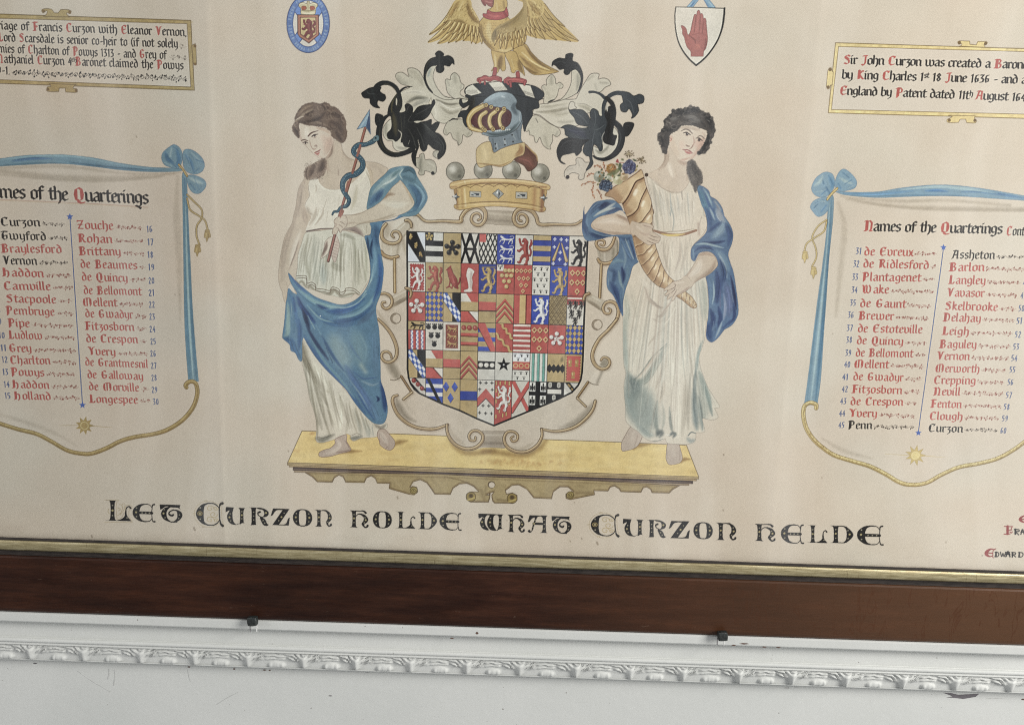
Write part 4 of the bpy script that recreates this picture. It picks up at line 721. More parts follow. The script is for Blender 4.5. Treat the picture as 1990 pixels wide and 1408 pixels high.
def cornucopia():
    out = joinp(G1('325,1168 420,1080 560,1000 680,920 738,878 768,950 790,1050 822,1140 855,1240 880,1380'), G2('882,40 865,200 880,330 900,440 935,550 985,690 1045,790 1120,860 1230,965 1312,1032 1366,1112 1370,1152 1338,1166 1290,1142 1220,1082 1140,1030 1000,942 930,912 850,842 780,752 730,662 690,552 660,432 640,332 600,182 560,82 520,-30'), G1('480,1258 415,1200'))
    c = fill_pts(spline(out, True), (200, 174, 134), edge=(88, 62, 42), ew=1.0, ea=.8)
    # light side and dark side
    cl = [G1('560,1080')[0], G1('650,1250')[0], G2('720,60')[0], G2('760,240')[0], G2('800,480')[0], G2('860,680')[0], G2('960,820')[0], G2('1080,930')[0], G2('1220,1030')[0], G2('1345,1140')[0]]
    hw = np.array([42, 33, 25, 20, 18, 17, 14, 10, 8, 4.])
    C = spline(np.array(cl)); n = len(C); T = np.gradient(C, axis=0); T /= np.hypot(T[:, 0], T[:, 1])[:, None]; N = np.stack([-T[:, 1], T[:, 0]], 1); HW = np.interp(np.linspace(0, 1, n), np.linspace(0, 1, len(hw)), hw)
    line_pts(C + N * HW[:, None] * .75, HW[::8] * .7, (150, 114, 80), .6, 5, c, id=False)
    line_pts(C - N * HW[:, None] * .45, HW[::8] * .5, (222, 202, 164), .75, 5, c, id=False)
    S = np.r_[0, np.cumsum(np.hypot(*np.diff(C, axis=0).T))]; pos = 4.; 
    def at(s):
        i = min(n - 1, max(0, int(np.searchsorted(S, s)))); return C[i], N[i], HW[i]
    while pos < S[-1] + 10:
        h = at(pos)[2]; P = []
        for q in np.linspace(-1.1, 1.1, 9):          # q=+1 is the left (lower) edge
            c0, n0, h0 = at(pos + h * (.62 * q + .28 * (1 - q * q)))
            P.append(c0 + n0 * h0 * q)
        P = spline(np.array(P)); wl = max(1., h * .06)
        line_pts(P + np.array([1.5, 1.2]) * h / 22, wl * 2.4, (146, 110, 76), .55, 2.2, c, id=False)
        line_pts(P, wl, (78, 50, 34), .95, .7, c, id=False)
        line_pts(P - np.array([1.6, 2.]) * h / 22, wl * 1.2, (216, 194, 154), .6, 1.6, c, id=False)
        i = int(len(P) * .35); line_pts(P[i:i + 5] + np.array([4, 7]) * h / 30, h * .16, (240, 230, 206), .85, 2, c, id=False)
        pos += h * .74 + 4.5
    line(G1, '325,1168 420,1080 560,1000 680,920 738,878', [2, 3, 3, 2], (120, 84, 56), .6, 1, c, id=False)
    # fruit
    for t in ('200,840 250,830 300,880', '120,960 150,930 200,920', '60,1050 140,1020 210,1030', '200,1050 180,1120 205,1200', '240,1100 270,1150 290,1205', '305,790 320,850 340,900'):
        P = spline(G1(t))
        line_pts(P, 1., (150, 104, 80), .8)
        for k in range(0, len(P)):
            line_pts(P[k:k + 1] + (RND.uniform(-2, 2), RND.uniform(-2, 2)), 2.4, RND.choice([(164, 102, 64), (186, 134, 92), (130, 78, 56)]), .75)
    def blob(x, y, r, col, hi, dk):
        dot(G1, x, y, r, col); dot(G1, x + r * .3, y + r * .35, r * .55, dk, .6, 3, id=False); dot(G1, x - r * .3, y - r * .3, r * .35, hi, .8, 2.4, id=False)
    blob(400, 868, 56, (150, 108, 52), (196, 152, 80), (96, 92, 48))
    for _ in range(26): dot(G1, RND.uniform(350, 440), RND.uniform(820, 900), 7, RND.choice([(110, 72, 36), (200, 150, 70), (176, 112, 50)]), .8)
    line(G1, '370,940 430,920 480,880', 7, (104, 110, 66), .8, 1.4)
    fill(G1, '490,800 515,820 510,870 480,880', (72, 88, 60)); fill(G1, '450,790 470,755 485,800', (150, 60, 56)); line(G1, '485,800 540,800', .8, (150, 70, 60))
    blob(258, 955, 58, (150, 152, 138), (196, 200, 190), (110, 108, 84))
    blob(360, 985, 40, (176, 178, 160), (206, 208, 194), (128, 130, 104))
    blob(475, 990, 56, (188, 186, 150), (226, 224, 204), (150, 140, 100)); blob(545, 960, 46, (190, 170, 136), (222, 206, 172), (150, 120, 90))
    for _ in range(70):
        x, y = RND.uniform(190, 700), RND.uniform(770, 1080)
        if y > 1120 - (x - 190) * .42 or y < 980 - (x - 60) * .5: continue
        a = RND.uniform(0, 6.3); L = RND.uniform(20, 50); line_pts(spline(G1([(x, y), (x + L * .5 * math.cos(a) + 6, y + L * .5 * math.sin(a)), (x + L * math.cos(a), y + L * math.sin(a))])), np.array([.6, 4, .5]), RND.choice([(98, 104, 66), (122, 118, 72), (150, 112, 66), (84, 92, 70), (170, 150, 106), (70, 78, 62)]), .85, .8)
    def grapes(cx, cy, rx, ry, n, cols):
        dot(G1, cx, cy, min(rx, ry) * .95, cols[0], .9)
        for _ in range(n):
            a = RND.uniform(0, 6.3); q = math.sqrt(RND.random()); x, y = cx + rx * q * math.cos(a), cy + ry * q * math.sin(a)
            dot(G1, x, y, 15, RND.choice(cols)); dot(G1, x - 4, y - 5, 5, (172, 178, 194), .6, id=False)
    grapes(605, 850, 74, 78, 60, [(70, 74, 116), (92, 98, 140), (58, 58, 92)]); grapes(335, 1060, 70, 62, 50, [(46, 60, 86), (66, 86, 116), (36, 46, 68)])
    for cx, cy in ((600, 705), (740, 770)):
        for _ in range(26):
            a = RND.uniform(0, 6.3); r = RND.uniform(20, 62)
            line(G1, f'{cx},{cy} {cx+r*math.cos(a)},{cy+r*.8*math.sin(a)}', 1.1, RND.choice([(96, 82, 60), (172, 158, 126), (140, 122, 92)]), .8)
            dot(G1, cx + r * math.cos(a), cy + r * .8 * math.sin(a), 6, (92, 78, 58), .7)
# ---------------------------------------------------------------- crest, helm, mantling, coronet
E1 = crop(820, 0, .170485); M1 = crop(690, 90, .184697); M2 = crop(960, 90, .184713); H1 = crop(850, 130, .220152)

def feather(c, a, b, w, col, bend=.08):
    a = np.array(a, float); b = np.array(b, float); d = b - a; nrm = np.array([-d[1], d[0]])
    P = [a, a + d * .35 + nrm * bend, a + d * .7 + nrm * bend, b]; P = spline(c(P))
    ws = np.array([w * .8, w, w * .95, w * .75, w * .1]) * c.s
    line_pts(P, ws + 1.1, (92, 68, 34), .9); line_pts(P, ws - .8, col, 1)
    line_pts(P + (-.9, -.9), ws * .35, (226, 206, 146), .75, 1., id=False); line_pts(P + (1.2, 1.), ws * .3, (140, 108, 56), .6, 1., id=False)

def eagle():
    GC = (196, 166, 98); GDK = (112, 84, 44); GLT = (222, 202, 146)
    # tail and thighs
    t = fill(E1, '1040,560 1170,500 1250,600 1340,690 1450,760 1552,812 1530,828 1400,850 1280,852 1200,800 1120,700', GC, edge=(88, 64, 30), ew=1.)
    folds(E1, t, [('1170,520 1280,660 1420,770 1540,815', [20, 36, 30, 6], GDK, .65), ('1120,640 1240,760 1360,830', [20, 34, 20], (146, 114, 62), .7), ('1140,600 1280,720 1450,800', [10, 16, 10], GLT, .8), ('1170,760 1260,820 1340,840', [20, 26, 10], (120, 90, 44), .7)] +
          [(f'{1130+k*16},{660+k*6} {1230+k*30},{740+k*10} {1330+k*40},{800+k*6}', 4, (110, 82, 40), .55, .8) for k in range(6)])
    for t in ('800,565 800,650 822,750 790,812 835,790 860,832 890,780 918,812 952,790 946,680 935,600', '945,600 1000,740 1020,820 1052,832 1082,800 1140,832 1172,862 1150,760 1105,680 1060,590'):
        m = fill(E1, t, GC, edge=(96, 70, 34), ew=.9)
        folds(E1, m, [('905,640 890,720 880,800', [40, 50, 30], (110, 82, 46), .6), ('830,620 840,720 830,790', 20, GLT, .6), ('1100,690 1120,780 1150,840', [30, 40, 20], (112, 84, 46), .6), ('1020,680 1050,780', 20, GLT, .6)] +
              [(f'{820+k*16},{640} {835+k*13},{800}', 3, (104, 78, 38), .5, .8) for k in range(8)] + [(f'{1000+k*18},{680} {1030+k*16},{830}', 3, (104, 78, 38), .5, .8) for k in range(8)])
    RD = (162, 78, 78)
    for t, w in (('835,790 822,880', 40), ('650,912 690,900 720,885 770,905 822,888 890,905', 44), ('890,900 900,925', 24), ('655,920 662,945', 20), ('715,930 718,960', 18), ('1092,835 1098,905', 38), ('955,925 985,905 1015,915 1090,912 1170,930', 46), ('1005,930 1012,985', 24), ('1175,930 1168,965', 22), ('960,930 985,960', 22)):
        line(E1, t, w * E1.s + 1, (96, 40, 42), .9); line(E1, t, w * E1.s - .5, RD)
    folds(E1, None, [('660,905 720,890 800,890', 8, (206, 120, 112), .7), ('960,915 1060,905 1160,925', 8, (206, 120, 112), .7)])
    # far (left) wing
    w = fill(E1, '395,0 330,80 270,190 205,290 85,392 110,396 210,345 70,478 120,482 290,420 190,498 260,490 400,430 300,490 380,470 470,420 390,482 500,440 470,466 560,470 620,500 690,470 715,490 690,400 660,250 610,150 570,80 545,0', GC)
    for a, b, ww in (((390, 40), (86, 392), 40), ((400, 120), (72, 478), 46), ((430, 200), (180, 496), 46), ((450, 240), (300, 490), 46), ((490, 260), (385, 480), 44), ((530, 280), (470, 466), 42), ((560, 300), (562, 494), 38), ((600, 320), (612, 500), 34), ((640, 330), (682, 500), 34), ((660, 340), (716, 490), 30)):
        feather(E1, a, b, ww, GC, -.06)
    for a, b, ww in (((380, 60), (250, 260), 44), ((420, 100), (240, 340), 46), ((440, 130), (290, 380), 46), ((470, 150), (350, 390), 46), ((500, 170), (410, 400), 44), ((530, 190), (470, 400), 44), ((560, 210), (530, 410), 40), ((590, 230), (580, 410), 40), ((620, 250), (630, 420), 38), ((645, 260), (675, 420), 34)):
        feather(E1, a, b, ww, (188, 160, 96), -.06)
    m = fill(E1, '400,0 340,90 300,170 290,220 350,250 430,260 520,280 610,300 665,310 655,250 600,150 565,80 545,0', (200, 174, 110))
    folds(E1, m, [('520,20 540,130 600,220 660,260', [30, 40, 50, 40], (136, 106, 58), .7), ('420,20 360,120 300,210', [30, 40, 30], (150, 118, 64), .6), ('470,20 420,120', 30, GLT, .6), ('560,90 610,180 650,240', 8, (226, 208, 156), .7), ('330,240 430,240 520,280', [20, 30, 20], GDK, .4)])
    for _ in range(110):
        x, y = RND.uniform(300, 640), RND.uniform(20, 330); l = RND.uniform(14, 34)
        folds(E1, m, [(f'{x},{y} {x-l*.5},{y+l*.7} {x-l*.6},{y+l*1.3}', 5, RND.choice([GLT, (112, 84, 40), (112, 84, 40)]), .55, .8)])
    # body
    b = fill(E1, '750,110 740,150 690,210 655,262 660,340 680,440 740,520 800,572 870,592 950,602 1040,562 1100,532 1170,500 1195,400 1190,300 1000,220 970,130 960,0 805,0 790,90', GC, edge=(96, 70, 34), ew=.9)
    folds(E1, b, [('670,280 680,400 740,500 820,560', [30, 40, 40, 30], (132, 104, 56), .7), ('760,260 760,360 800,480', [50, 60, 40], (220, 200, 142), .7), ('980,140 960,220', 40, (120, 92, 48), .6), ('930,20 940,90', [30, 40], (134, 106, 58), .7), ('850,40 860,110', 30, GLT, .6), ('870,570 960,580 1040,540', 30, GLT, .5), ('1150,440 1130,520', 40, (116, 88, 44), .6)])
    for _ in range(60):
        x, y = RND.uniform(680, 1000), RND.uniform(240, 570); folds(E1, b, [(f'{x},{y} {x+RND.uniform(-8,8)},{y+18}', 6, RND.choice([GLT, GDK, GDK]), .45, 1)])
    for r in range(9):
        for k in range(6):
            x, y = 715 + k * 26 + (r % 2) * 13, 260 + r * 30
            folds(E1, b, [(f'{x-10},{y} {x},{y+9} {x+10},{y}', 4, (122, 94, 48), .5, .8)])
    # beak
    k = fill(E1, '683,-10 690,40 720,72 728,62 732,45 760,70 800,82 812,70 808,-10', (150, 84, 80), edge=(86, 44, 44), ew=.9); folds(E1, k, [('720,10 760,30 800,30', 14, (190, 130, 120), .6), ('700,30 720,60', 14, (104, 54, 54), .6), ('740,40 800,50', 5, (80, 40, 42), .7, .8)])
    line(E1, '812,-5 806,60 782,110', .9, (110, 84, 44), .7)
    # near (right) wing
    fill(E1, '1100,0 1150,30 1142,100 1062,190 962,250 1000,300 1190,400 1300,435 1400,450 1530,460 1690,475 1782,465 1625,302 1440,120 1350,0', GC)
    for a, bb, ww in (((1390, 60), (1626, 303), 40), ((1350, 90), (1782, 464), 46), ((1330, 130), (1692, 474), 48), ((1300, 160), (1532, 458), 48), ((1270, 180), (1402, 450), 46), ((1230, 190), (1302, 436), 46), ((1200, 190), (1240, 405), 40)):
        feather(E1, a, bb, ww, GC, .06)
    for a, b, ww in (((1330, 40), (1490, 230), 44), ((1310, 70), (1520, 320), 46), ((1290, 100), (1470, 350), 46), ((1270, 120), (1410, 360), 46), ((1250, 140), (1350, 350), 44), ((1225, 150), (1290, 340), 42), ((1205, 160), (1235, 330), 36)):
        feather(E1, a, b, ww, (188, 160, 96), .06)
    m = fill(E1, '1100,0 1155,30 1195,110 1200,190 1270,215 1350,190 1390,140 1390,60 1350,0', (198, 172, 108))
    folds(E1, m, [('1140,20 1190,120 1200,240', [20, 40, 30], (126, 96, 50), .7), ('1220,20 1300,120 1370,200', [30, 40, 20], (146, 114, 60), .5), ('1260,10 1350,110', 24, GLT, .6)])
    for _ in range(90):
        x, y = RND.uniform(1150, 1400), RND.uniform(10, 260); l = RND.uniform(14, 34)
        folds(E1, m, [(f'{x},{y} {x+l*.5},{y+l*.6} {x+l*.6},{y+l*1.3}', 5, RND.choice([GLT, (112, 84, 40), (112, 84, 40)]), .55, .8)])
    for a, bb, ww in (((960, 330), (826, 518), 40), ((1000, 340), (892, 555), 40), ((1050, 330), (955, 555), 42), ((1100, 320), (1040, 558), 42), ((1150, 320), (1100, 530), 42), ((1180, 320), (1165, 500), 36)):
        feather(E1, a, bb, ww, GC, .1)
    for a, bb, ww in (((900, 300), (840, 450), 40), ((950, 290), (905, 470), 42), ((1000, 280), (970, 465), 42), ((1050, 270), (1030, 460), 42), ((1100, 260), (1085, 445), 42), ((1150, 240), (1140, 430), 42), ((1185, 230), (1180, 410), 34)):
        feather(E1, a, bb, ww, (182, 154, 92), .08)
    m = fill(E1, '1145,0 1150,80 1062,190 960,250 850,312 800,390 790,440 815,490 840,430 890,390 1000,370 1110,345 1190,310 1200,200 1200,100 1190,20', (174, 150, 96))
    folds(E1, m, [('830,340 820,420 830,480', [40, 50, 30], (138, 118, 76), .8), ('880,320 1000,270 1100,190 1160,90', [30, 44, 44, 30], (140, 118, 72), .8), ('900,400 1020,360 1150,300', [30, 50, 30], (188, 164, 110), .7), ('860,330 960,280', 14, (120, 100, 60), .6)])
    for _ in range(70):
        x, y = RND.uniform(850, 1190), RND.uniform(300, 430); l = RND.uniform(14, 34)
        folds(E1, m, [(f'{x},{y} {x-l*.3},{y+l*.7} {x-l*.7},{y+l*1.3}', 5, RND.choice([GLT, (112, 84, 40), (112, 84, 40)]), .55, .8)])
    # collar
    c = fill(E1, '755,112 742,130 735,160 697,156 700,190 760,222 880,228 975,192 984,156 962,86 940,125 870,140 790,135', (166, 74, 74), edge=(92, 34, 38), ew=.9)
    folds(E1, c, [('930,130 960,180', 40, (112, 40, 44), .7), ('760,170 830,190 900,185', 20, (196, 104, 98), .6), ('700,165 760,150 860,150', 5, (120, 48, 50), .7, .8)])

BK = (32, 33, 33); BE = (18, 17, 16); WH = (200, 192, 172); WE = (70, 62, 52)
def leafset(c, rows, col, edge, ew=1.0):
    return [fill(c, t, col, edge=edge, ew=ew, ea=.85) for t in rows]

def mantling_left():
    m = fill(M1, '1200,565 1040,550 900,515 822,490 770,440 700,300 665,255 620,232 575,230 552,245 560,290 565,320 500,277 450,280 425,310 440,350 490,400 580,428 480,480 420,560 440,690 620,700 780,690 840,770 900,805 950,810 1010,790 1090,745 1120,660 1160,640', WH, edge=WE, ew=1.)
    folds(M1, m, [('560,250 640,300 720,420', [30, 60, 40], (176, 168, 148), .6), ('560,290 600,330', 26, (150, 144, 126), .6), ('435,310 490,370 560,400', [40, 50, 30], (166, 160, 142), .6), ('540,600 640,545 760,545', [20, 34, 30], (122, 118, 104), .75), ('600,630 700,580 800,570', [30, 40, 20], (160, 156, 142), .6), ('850,560 980,610 1110,600', [20, 24, 16], (124, 116, 98), .65),
                  ('900,640 1000,700 1100,680', [20, 30, 20], (150, 142, 122), .6), ('880,580 1000,660 1110,640', 14, (224, 217, 200), .7), ('500,500 620,480 760,500', [40, 50, 30], (216, 208, 190), .6), ('480,520 470,600 490,670', [30, 40, 30], (176, 170, 150), .6), ('840,620 860,720 820,770', [30, 50, 40], (214, 206, 188), .6)])
    for k in range(9): folds(M1, m, [(f'{870+k*6},{600+k*22} {980},{640+k*16} {1090},{620+k*14}', 2.6, (110, 102, 86), .45, .7)])
    for k in range(8): folds(M1, m, [(f'{500+k*10},{350+k*3} {520+k*8},{330-k*6}', 2.6, (96, 88, 74), .5, .7)])
    l = fill(M1, '760,265 800,215 852,208 832,260 822,330 860,430 940,525 1048,552 940,560 820,500 770,420 745,340', WH, edge=WE); folds(M1, l, [('790,240 770,310', [50, 30], (128, 140, 138), .75), ('800,300 850,430', 20, (172, 166, 148), .5)])
    t = fill(M1, '1200,562 1100,545 1048,552 975,490 955,400 948,365 965,345 1003,352 1008,310 1048,278 1095,320 1112,380 1145,410 1140,445 1108,475 1115,515', WH, edge=WE)
    folds(M1, t, [('1050,290 1050,370', [60, 80], (160, 154, 136), .7, 5), ('965,360 990,410', 40, (164, 158, 142), .6), ('1120,400 1110,450', 30, (164, 158, 142), .6), ('970,430 1010,520', 30, (178, 172, 154), .5)])
    t = fill(M1, '1040,768 980,790 945,845 930,905 960,937 1002,910 1030,970 1075,1002 1086,1042 1122,1010 1136,932 1182,957 1232,922 1222,890 1182,862 1140,775', (190, 182, 162), edge=WE)
    folds(M1, t, [('950,880 960,920', 40, (150, 144, 126), .6), ('1080,920 1090,1010', [60, 40], (150, 144, 126), .6), ('1200,910 1180,940', 40, (150, 144, 126), .6)] + [(f'{1085+k*8},{800} {1080+k*26},{930}', 2.4, (112, 104, 88), .45, .7) for k in range(-5, 6)])
    folds(M1, None, [('1090,1042 1088,1010', [12, 4], (40, 36, 32), .9, .8), ('990,790 1030,765 1080,770', [4, 16, 8], (50, 45, 40), .9, .8)], id=True)
    # white inside the scroll
    q = fill(M1, '375,768 300,850 300,940 340,990 392,1000 402,1060 445,1102 522,1100 572,1060 580,980 520,900 480,870 420,820', (206, 200, 182), edge=WE); folds(M1, q, [('330,800 320,900 350,970', [30, 40, 20], (150, 146, 130), .6), ('440,1060 520,1080 560,1040', [20, 30, 20], (150, 146, 132), .6), ('400,980 440,940', [40, 30], (170, 164, 148), .6)])
    q = fill(M1, '640,1180 672,1172 682,1140 722,1128 738,1190 785,1190 832,1212 857,1272 850,1332 818,1352 800,1330 735,1310 728,1345 690,1357 668,1335 676,1295 640,1262', (176, 170, 152), edge=WE); folds(M1, q, [('700,1160 690,1250 700,1330', [30, 40, 30], (140, 136, 120), .6), ('770,1220 830,1260', [40, 30], (204, 198, 180), .7)])
    q = fill(M1, '825,1112 868,1095 892,1125 888,1182 858,1178 822,1150', (170, 164, 148), edge=WE); folds(M1, q, [('850,1120 860,1160', 20, (204, 198, 182), .7)])
    dot(M1, 818, 1335, 18, (26, 22, 20))
    # black acanthus
    rows = ['722,310 740,200 790,135 850,110 844,78 885,48 932,78 932,108 982,98 1032,130 1044,192 1020,180 990,212 936,202 936,250 902,280 860,268 853,226 862,202 800,212 752,272 740,335 770,420 818,488 785,470 742,400',
            '195,432 150,440 100,470 68,497 92,542 152,552 160,600 200,640 260,650 236,618 242,572 292,582 322,552 316,512 290,498 262,470 272,428',
            '360,700 375,640 430,545 470,560 460,690 530,682 524,622 562,604 606,642 610,702 660,642 722,620 790,610 828,560 842,600 812,652 772,732 702,782 620,802 742,790 802,770 806,826 850,800 888,800 872,850 842,902 882,920 932,972 957,1050 940,1130 880,1188 868,1142 888,1100 830,1082 770,1032 752,1082 720,1107 692,1082 680,1040 662,980 672,1050 652,1110 637,1180 640,1262 604,1210 598,1130 642,1082 562,1062 520,1052 498,1010 482,1012 482,960 432,1002 402,982 350,972 338,920 382,862 382,762',
            '220,715 275,720 297,742 292,802 242,842 212,800']
    ms = leafset(M1, rows, BK, BE)
    line(M1, '602,426 545,430 495,455 425,540 378,640 372,705', np.array([6, 16, 24, 30, 44, 60]) * M1.s, BK); line(M1, '455,690 478,620 470,530 432,440 362,392 285,388 225,425 195,475', np.array([24, 36, 38, 40, 40, 42, 48, 40]) * M1.s, BK)
    line(M1, '365,715 302,765 262,845 252,930 268,1020 315,1095 385,1135 455,1140 535,1118 605,1085', np.array([20, 40, 58, 62, 60, 55, 52, 46, 46, 54]) * M1.s, BK)
    folds(M1, None, [('440,500 390,600 385,690', [8, 16, 14], (92, 84, 50), .6), ('470,560 450,640', 10, (86, 78, 46), .5), ('400,700 420,820 430,940', [30, 50, 30], (76, 70, 48), .75), ('520,720 515,860', 18, (70, 72, 64), .5), ('262,860 258,960 310,1080 400,1120 480,1125', 9, (74, 68, 44), .55), ('300,390 370,410 440,480', 8, (80, 72, 48), .5), ('885,80 890,260', 30, (62, 62, 58), .7),
                     ('750,250 760,180 820,130', 12, (70, 64, 44), .5), ('740,820 780,900 840,960', [20, 40, 30], (64, 66, 64), .6), ('620,890 660,930', 6, (150, 146, 136), .5, .8), ('840,990 900,1040 900,1120', [16, 20, 12], (60, 62, 60), .5), ('640,740 740,690', 10, (58, 58, 54), .5), ('180,460 210,560', [40, 40], (48, 54, 54), .7), ('610,700 560,790 640,800', 5, (120, 118, 110), .4, .8)])
    folds(M1, None, [('700,800 780,870 860,950', [4, 9, 4], (92, 94, 88), .5, .9), ('650,860 700,960 730,1060', [4, 9, 4], (84, 86, 80), .5, .9), ('560,870 610,960 640,1060', [4, 8, 4], (88, 88, 80), .5, .9), ('540,690 560,640 580,620', 6, (96, 96, 88), .5, .9), ('640,720 720,680 800,630', [3, 8, 3], (90, 90, 84), .5, .9), ('480,720 490,840 500,960', [4, 9, 4], (78, 76, 60), .5, .9), ('250,740 260,800', 8, (84, 86, 80), .5, .9), ('120,470 150,500 210,500', 7, (84, 90, 88), .5, .9), ('960,120 1010,150', 6, (84, 88, 86), .5, .9), ('880,960 930,1040 920,1120', [4, 10, 4], (84, 86, 82), .5, .9), ('790,1010 830,1060', 6, (150, 148, 138), .4, .8)])
    fill(M1, '432,545 445,570 438,625 428,600', (186, 178, 158)); fill(M1, '620,790 700,785 655,808', (196, 190, 172)); fill(M1, '800,542 808,570 802,610 775,600 790,560', (206, 196, 172), edge=WE, ew=.7)
    folds(M1, None, [('452,880 488,920 470,990 430,1010', 9, (196, 190, 172), .85, .9), ('575,990 560,1030', 8, (190, 184, 166), .8, .9), ('662,985 675,1040', 9, (214, 206, 188), .9, .9)], id=True)

def mantling_right():
    D2 = (56, 61, 66); D3 = (34, 33, 34)  # first black is paler and bluer: glass reflection mixed into the colour
    m = fill(M2, '470,612 600,592 700,560 800,560 862,552 880,520 920,440 962,370 1010,300 1060,284 1106,296 1096,345 1150,335 1202,352 1227,402 1172,432 1112,482 1010,475 1140,520 1180,600 1140,742 1000,700 900,780 880,835 700,855 600,815 480,725 410,705 440,620', (206, 198, 180), edge=WE)
    folds(M2, m, [('480,640 620,630 780,600', [26, 24, 10], (180, 172, 152), .6), ('450,690 600,690 780,650', [14, 26, 30], (140, 132, 112), .65), ('560,700 680,720 800,700', [20, 40, 30], (186, 178, 158), .7), ('640,790 760,800 860,780', [20, 40, 30], (186, 178, 160), .6), ('980,360 1040,310', [40, 40], (160, 154, 136), .6), ('1060,400 1080,460', 40, (176, 170, 152), .6), ('1120,380 1200,390', [40, 30], (158, 152, 136), .6), ('880,620 980,650 1030,700', [20, 36, 24], (172, 164, 142), .7), ('860,600 960,610 1050,660', 5, (110, 102, 88), .6, .8), ('900,540 980,500', 5, (110, 102, 88), .5, .8)])
    for k in range(10): folds(M2, m, [(f'{900+k*12},{540-k*4} {1010+k*3},{470+k*1}', 2.4, (130, 122, 106), .35, .7), (f'{500+k*8},{620+k*8} {660+k*6},{640+k*9} {800},{610+k*10}', 2.4, (120, 112, 96), .35, .7)])
    l = fill(M2, '818,262 862,244 912,320 905,420 872,492 740,560 600,592 700,560 770,480 812,380', WH, edge=WE); folds(M2, l, [('880,290 890,380 870,460', [30, 40, 20], (150, 146, 128), .7)] + [(f'{830+k*9},{270+k*4} {835+k*7},{420}', 2.4, (104, 98, 84), .5, .7) for k in range(8)])
    t = fill(M2, '500,432 530,405 553,410 553,350 605,297 646,342 652,395 692,380 727,412 715,442 682,452 660,530 592,592 525,600 528,500', WH, edge=WE); folds(M2, t, [('605,320 600,390', [60, 70], (154, 148, 130), .7, 5), ('515,430 540,450', 36, (160, 154, 138), .6), ('700,400 690,440', 34, (160, 154, 138), .6), ('560,480 590,560', 40, (184, 176, 158), .5)])
    folds(M2, None, [('570,590 600,575 640,560', [10, 16, 4], (40, 38, 36), .9, .8)], id=True)
    t = fill(M2, '402,732 370,790 330,870 342,897 370,890 372,930 418,946 430,1000 452,1012 482,962 512,1032 560,1076 597,1082 590,1050 615,1000 616,932 660,952 697,922 686,870 640,842 580,810 470,732', (196, 188, 168), edge=WE)
    folds(M2, t, [('360,880 380,920', 36, (152, 146, 128), .6), ('540,960 560,1050', [60, 40], (156, 150, 132), .6), ('670,900 650,940', 40, (156, 150, 134), .6), ('440,760 460,800', 16, (70, 64, 56), .8), ('580,800 610,820', [14, 20], (70, 64, 56), .8)] + [(f'{500+k*7},{790} {470+k*24},{930+abs(k-4)*8}', 2.4, (112, 104, 88), .45, .7) for k in range(9)])
    q = fill(M2, '1160,890 1250,850 1300,900 1310,980 1290,1060 1250,1120 1150,1180 1060,1150 1045,1050 1100,1060', (204, 198, 182), edge=WE); folds(M2, q, [('1070,1090 1120,1120 1180,1080 1210,1040', [20, 26, 24, 20], (146, 142, 128), .75)])
    q = fill(M2, '862,1190 890,1172 930,1185 960,1220 1005,1225 985,1290 955,1340 945,1390 905,1405 885,1380 895,1350 835,1330 790,1350 790,1385 765,1395 740,1360 745,1310 790,1260 860,1245', (198, 188, 172), edge=WE); folds(M2, q, [('880,1200 900,1260', 30, (158, 150, 136), .6), ('770,1300 830,1280', 26, (160, 152, 138), .6), ('900,1340 920,1390', 20, (206, 198, 182), .6)])
    dot(M2, 775, 1375, 18, (40, 30, 34))
    rows = [('608,212 620,160 682,125 746,130 756,90 800,74 832,88 826,150 882,180 922,250 936,320 922,420 874,497 896,440 916,350 900,290 862,245 812,262 790,292 762,302 736,282 736,240 690,246 650,207 624,196', D3),
            ('1340,478 1420,488 1470,522 1530,504 1577,530 1572,590 1530,608 1512,612 1522,680 1482,740 1444,759 1456,722 1422,660 1390,692 1340,682 1328,620 1357,590 1350,540', D2),
            ('1362,830 1400,800 1472,815 1442,900 1402,946 1370,932', D3),
            ('787,650 850,664 930,670 986,720 1016,772 1010,700 1040,655 1092,680 1112,730 1172,740 1220,800 1190,900 1142,980 1142,1082 1112,1102 1090,1060 1047,1040 1032,1160 1042,1230 1012,1280 968,1304 1008,1220 1000,1160 968,1150 935,1100 960,1020 1002,982 930,1050 920,1102 870,1152 845,1120 790,1132 720,1150 702,1200 752,1240 700,1222 668,1160 664,1080 710,990 782,960 750,930 740,870 704,860 750,830 822,830 902,860 990,850 880,820 842,750 800,700', D2)]
    for t, col in rows: fill(M2, t, col, edge=BE, ew=1., ea=.8)
    f = fill(M2, '664,1080 710,990 790,960 930,980 1002,982 930,1050 920,1102 870,1152 845,1120 790,1132 720,1150 702,1200 752,1240 700,1222 668,1160', D3)
    folds(M2, None, [('780,880 880,900 960,950', [30, 60, 40], (44, 46, 64), .7), ('1050,820 1090,960 1100,1060', [60, 60, 30], (70, 76, 80), .6)])
    line(M2, '1005,482 1060,482 1120,505 1165,545', np.array([26, 20, 26, 34]) * M2.s, D2)
    line(M2, '1370,500 1290,492 1220,520 1170,580 1150,650 1158,740', np.array([44, 40, 40, 38, 34, 40]) * M2.s, D2)
    line(M2, '1185,545 1240,600 1262,680 1258,760', np.array([40, 44, 46, 46]) * M2.s, D3)
    line(M2, '1270,800 1325,860 1345,950 1325,1055 1262,1140 1170,1188 1085,1180 1045,1155', np.array([50, 62, 66, 64, 58, 44, 30, 18]) * M2.s, (38, 39, 42))
    fill(M2, '1165,720 1200,640 1250,640 1278,720 1268,800 1250,920 1292,940 1280,985 1262,1040 1215,1035 1170,1020 1148,990 1160,940 1178,860 1200,800', D3, edge=BE)
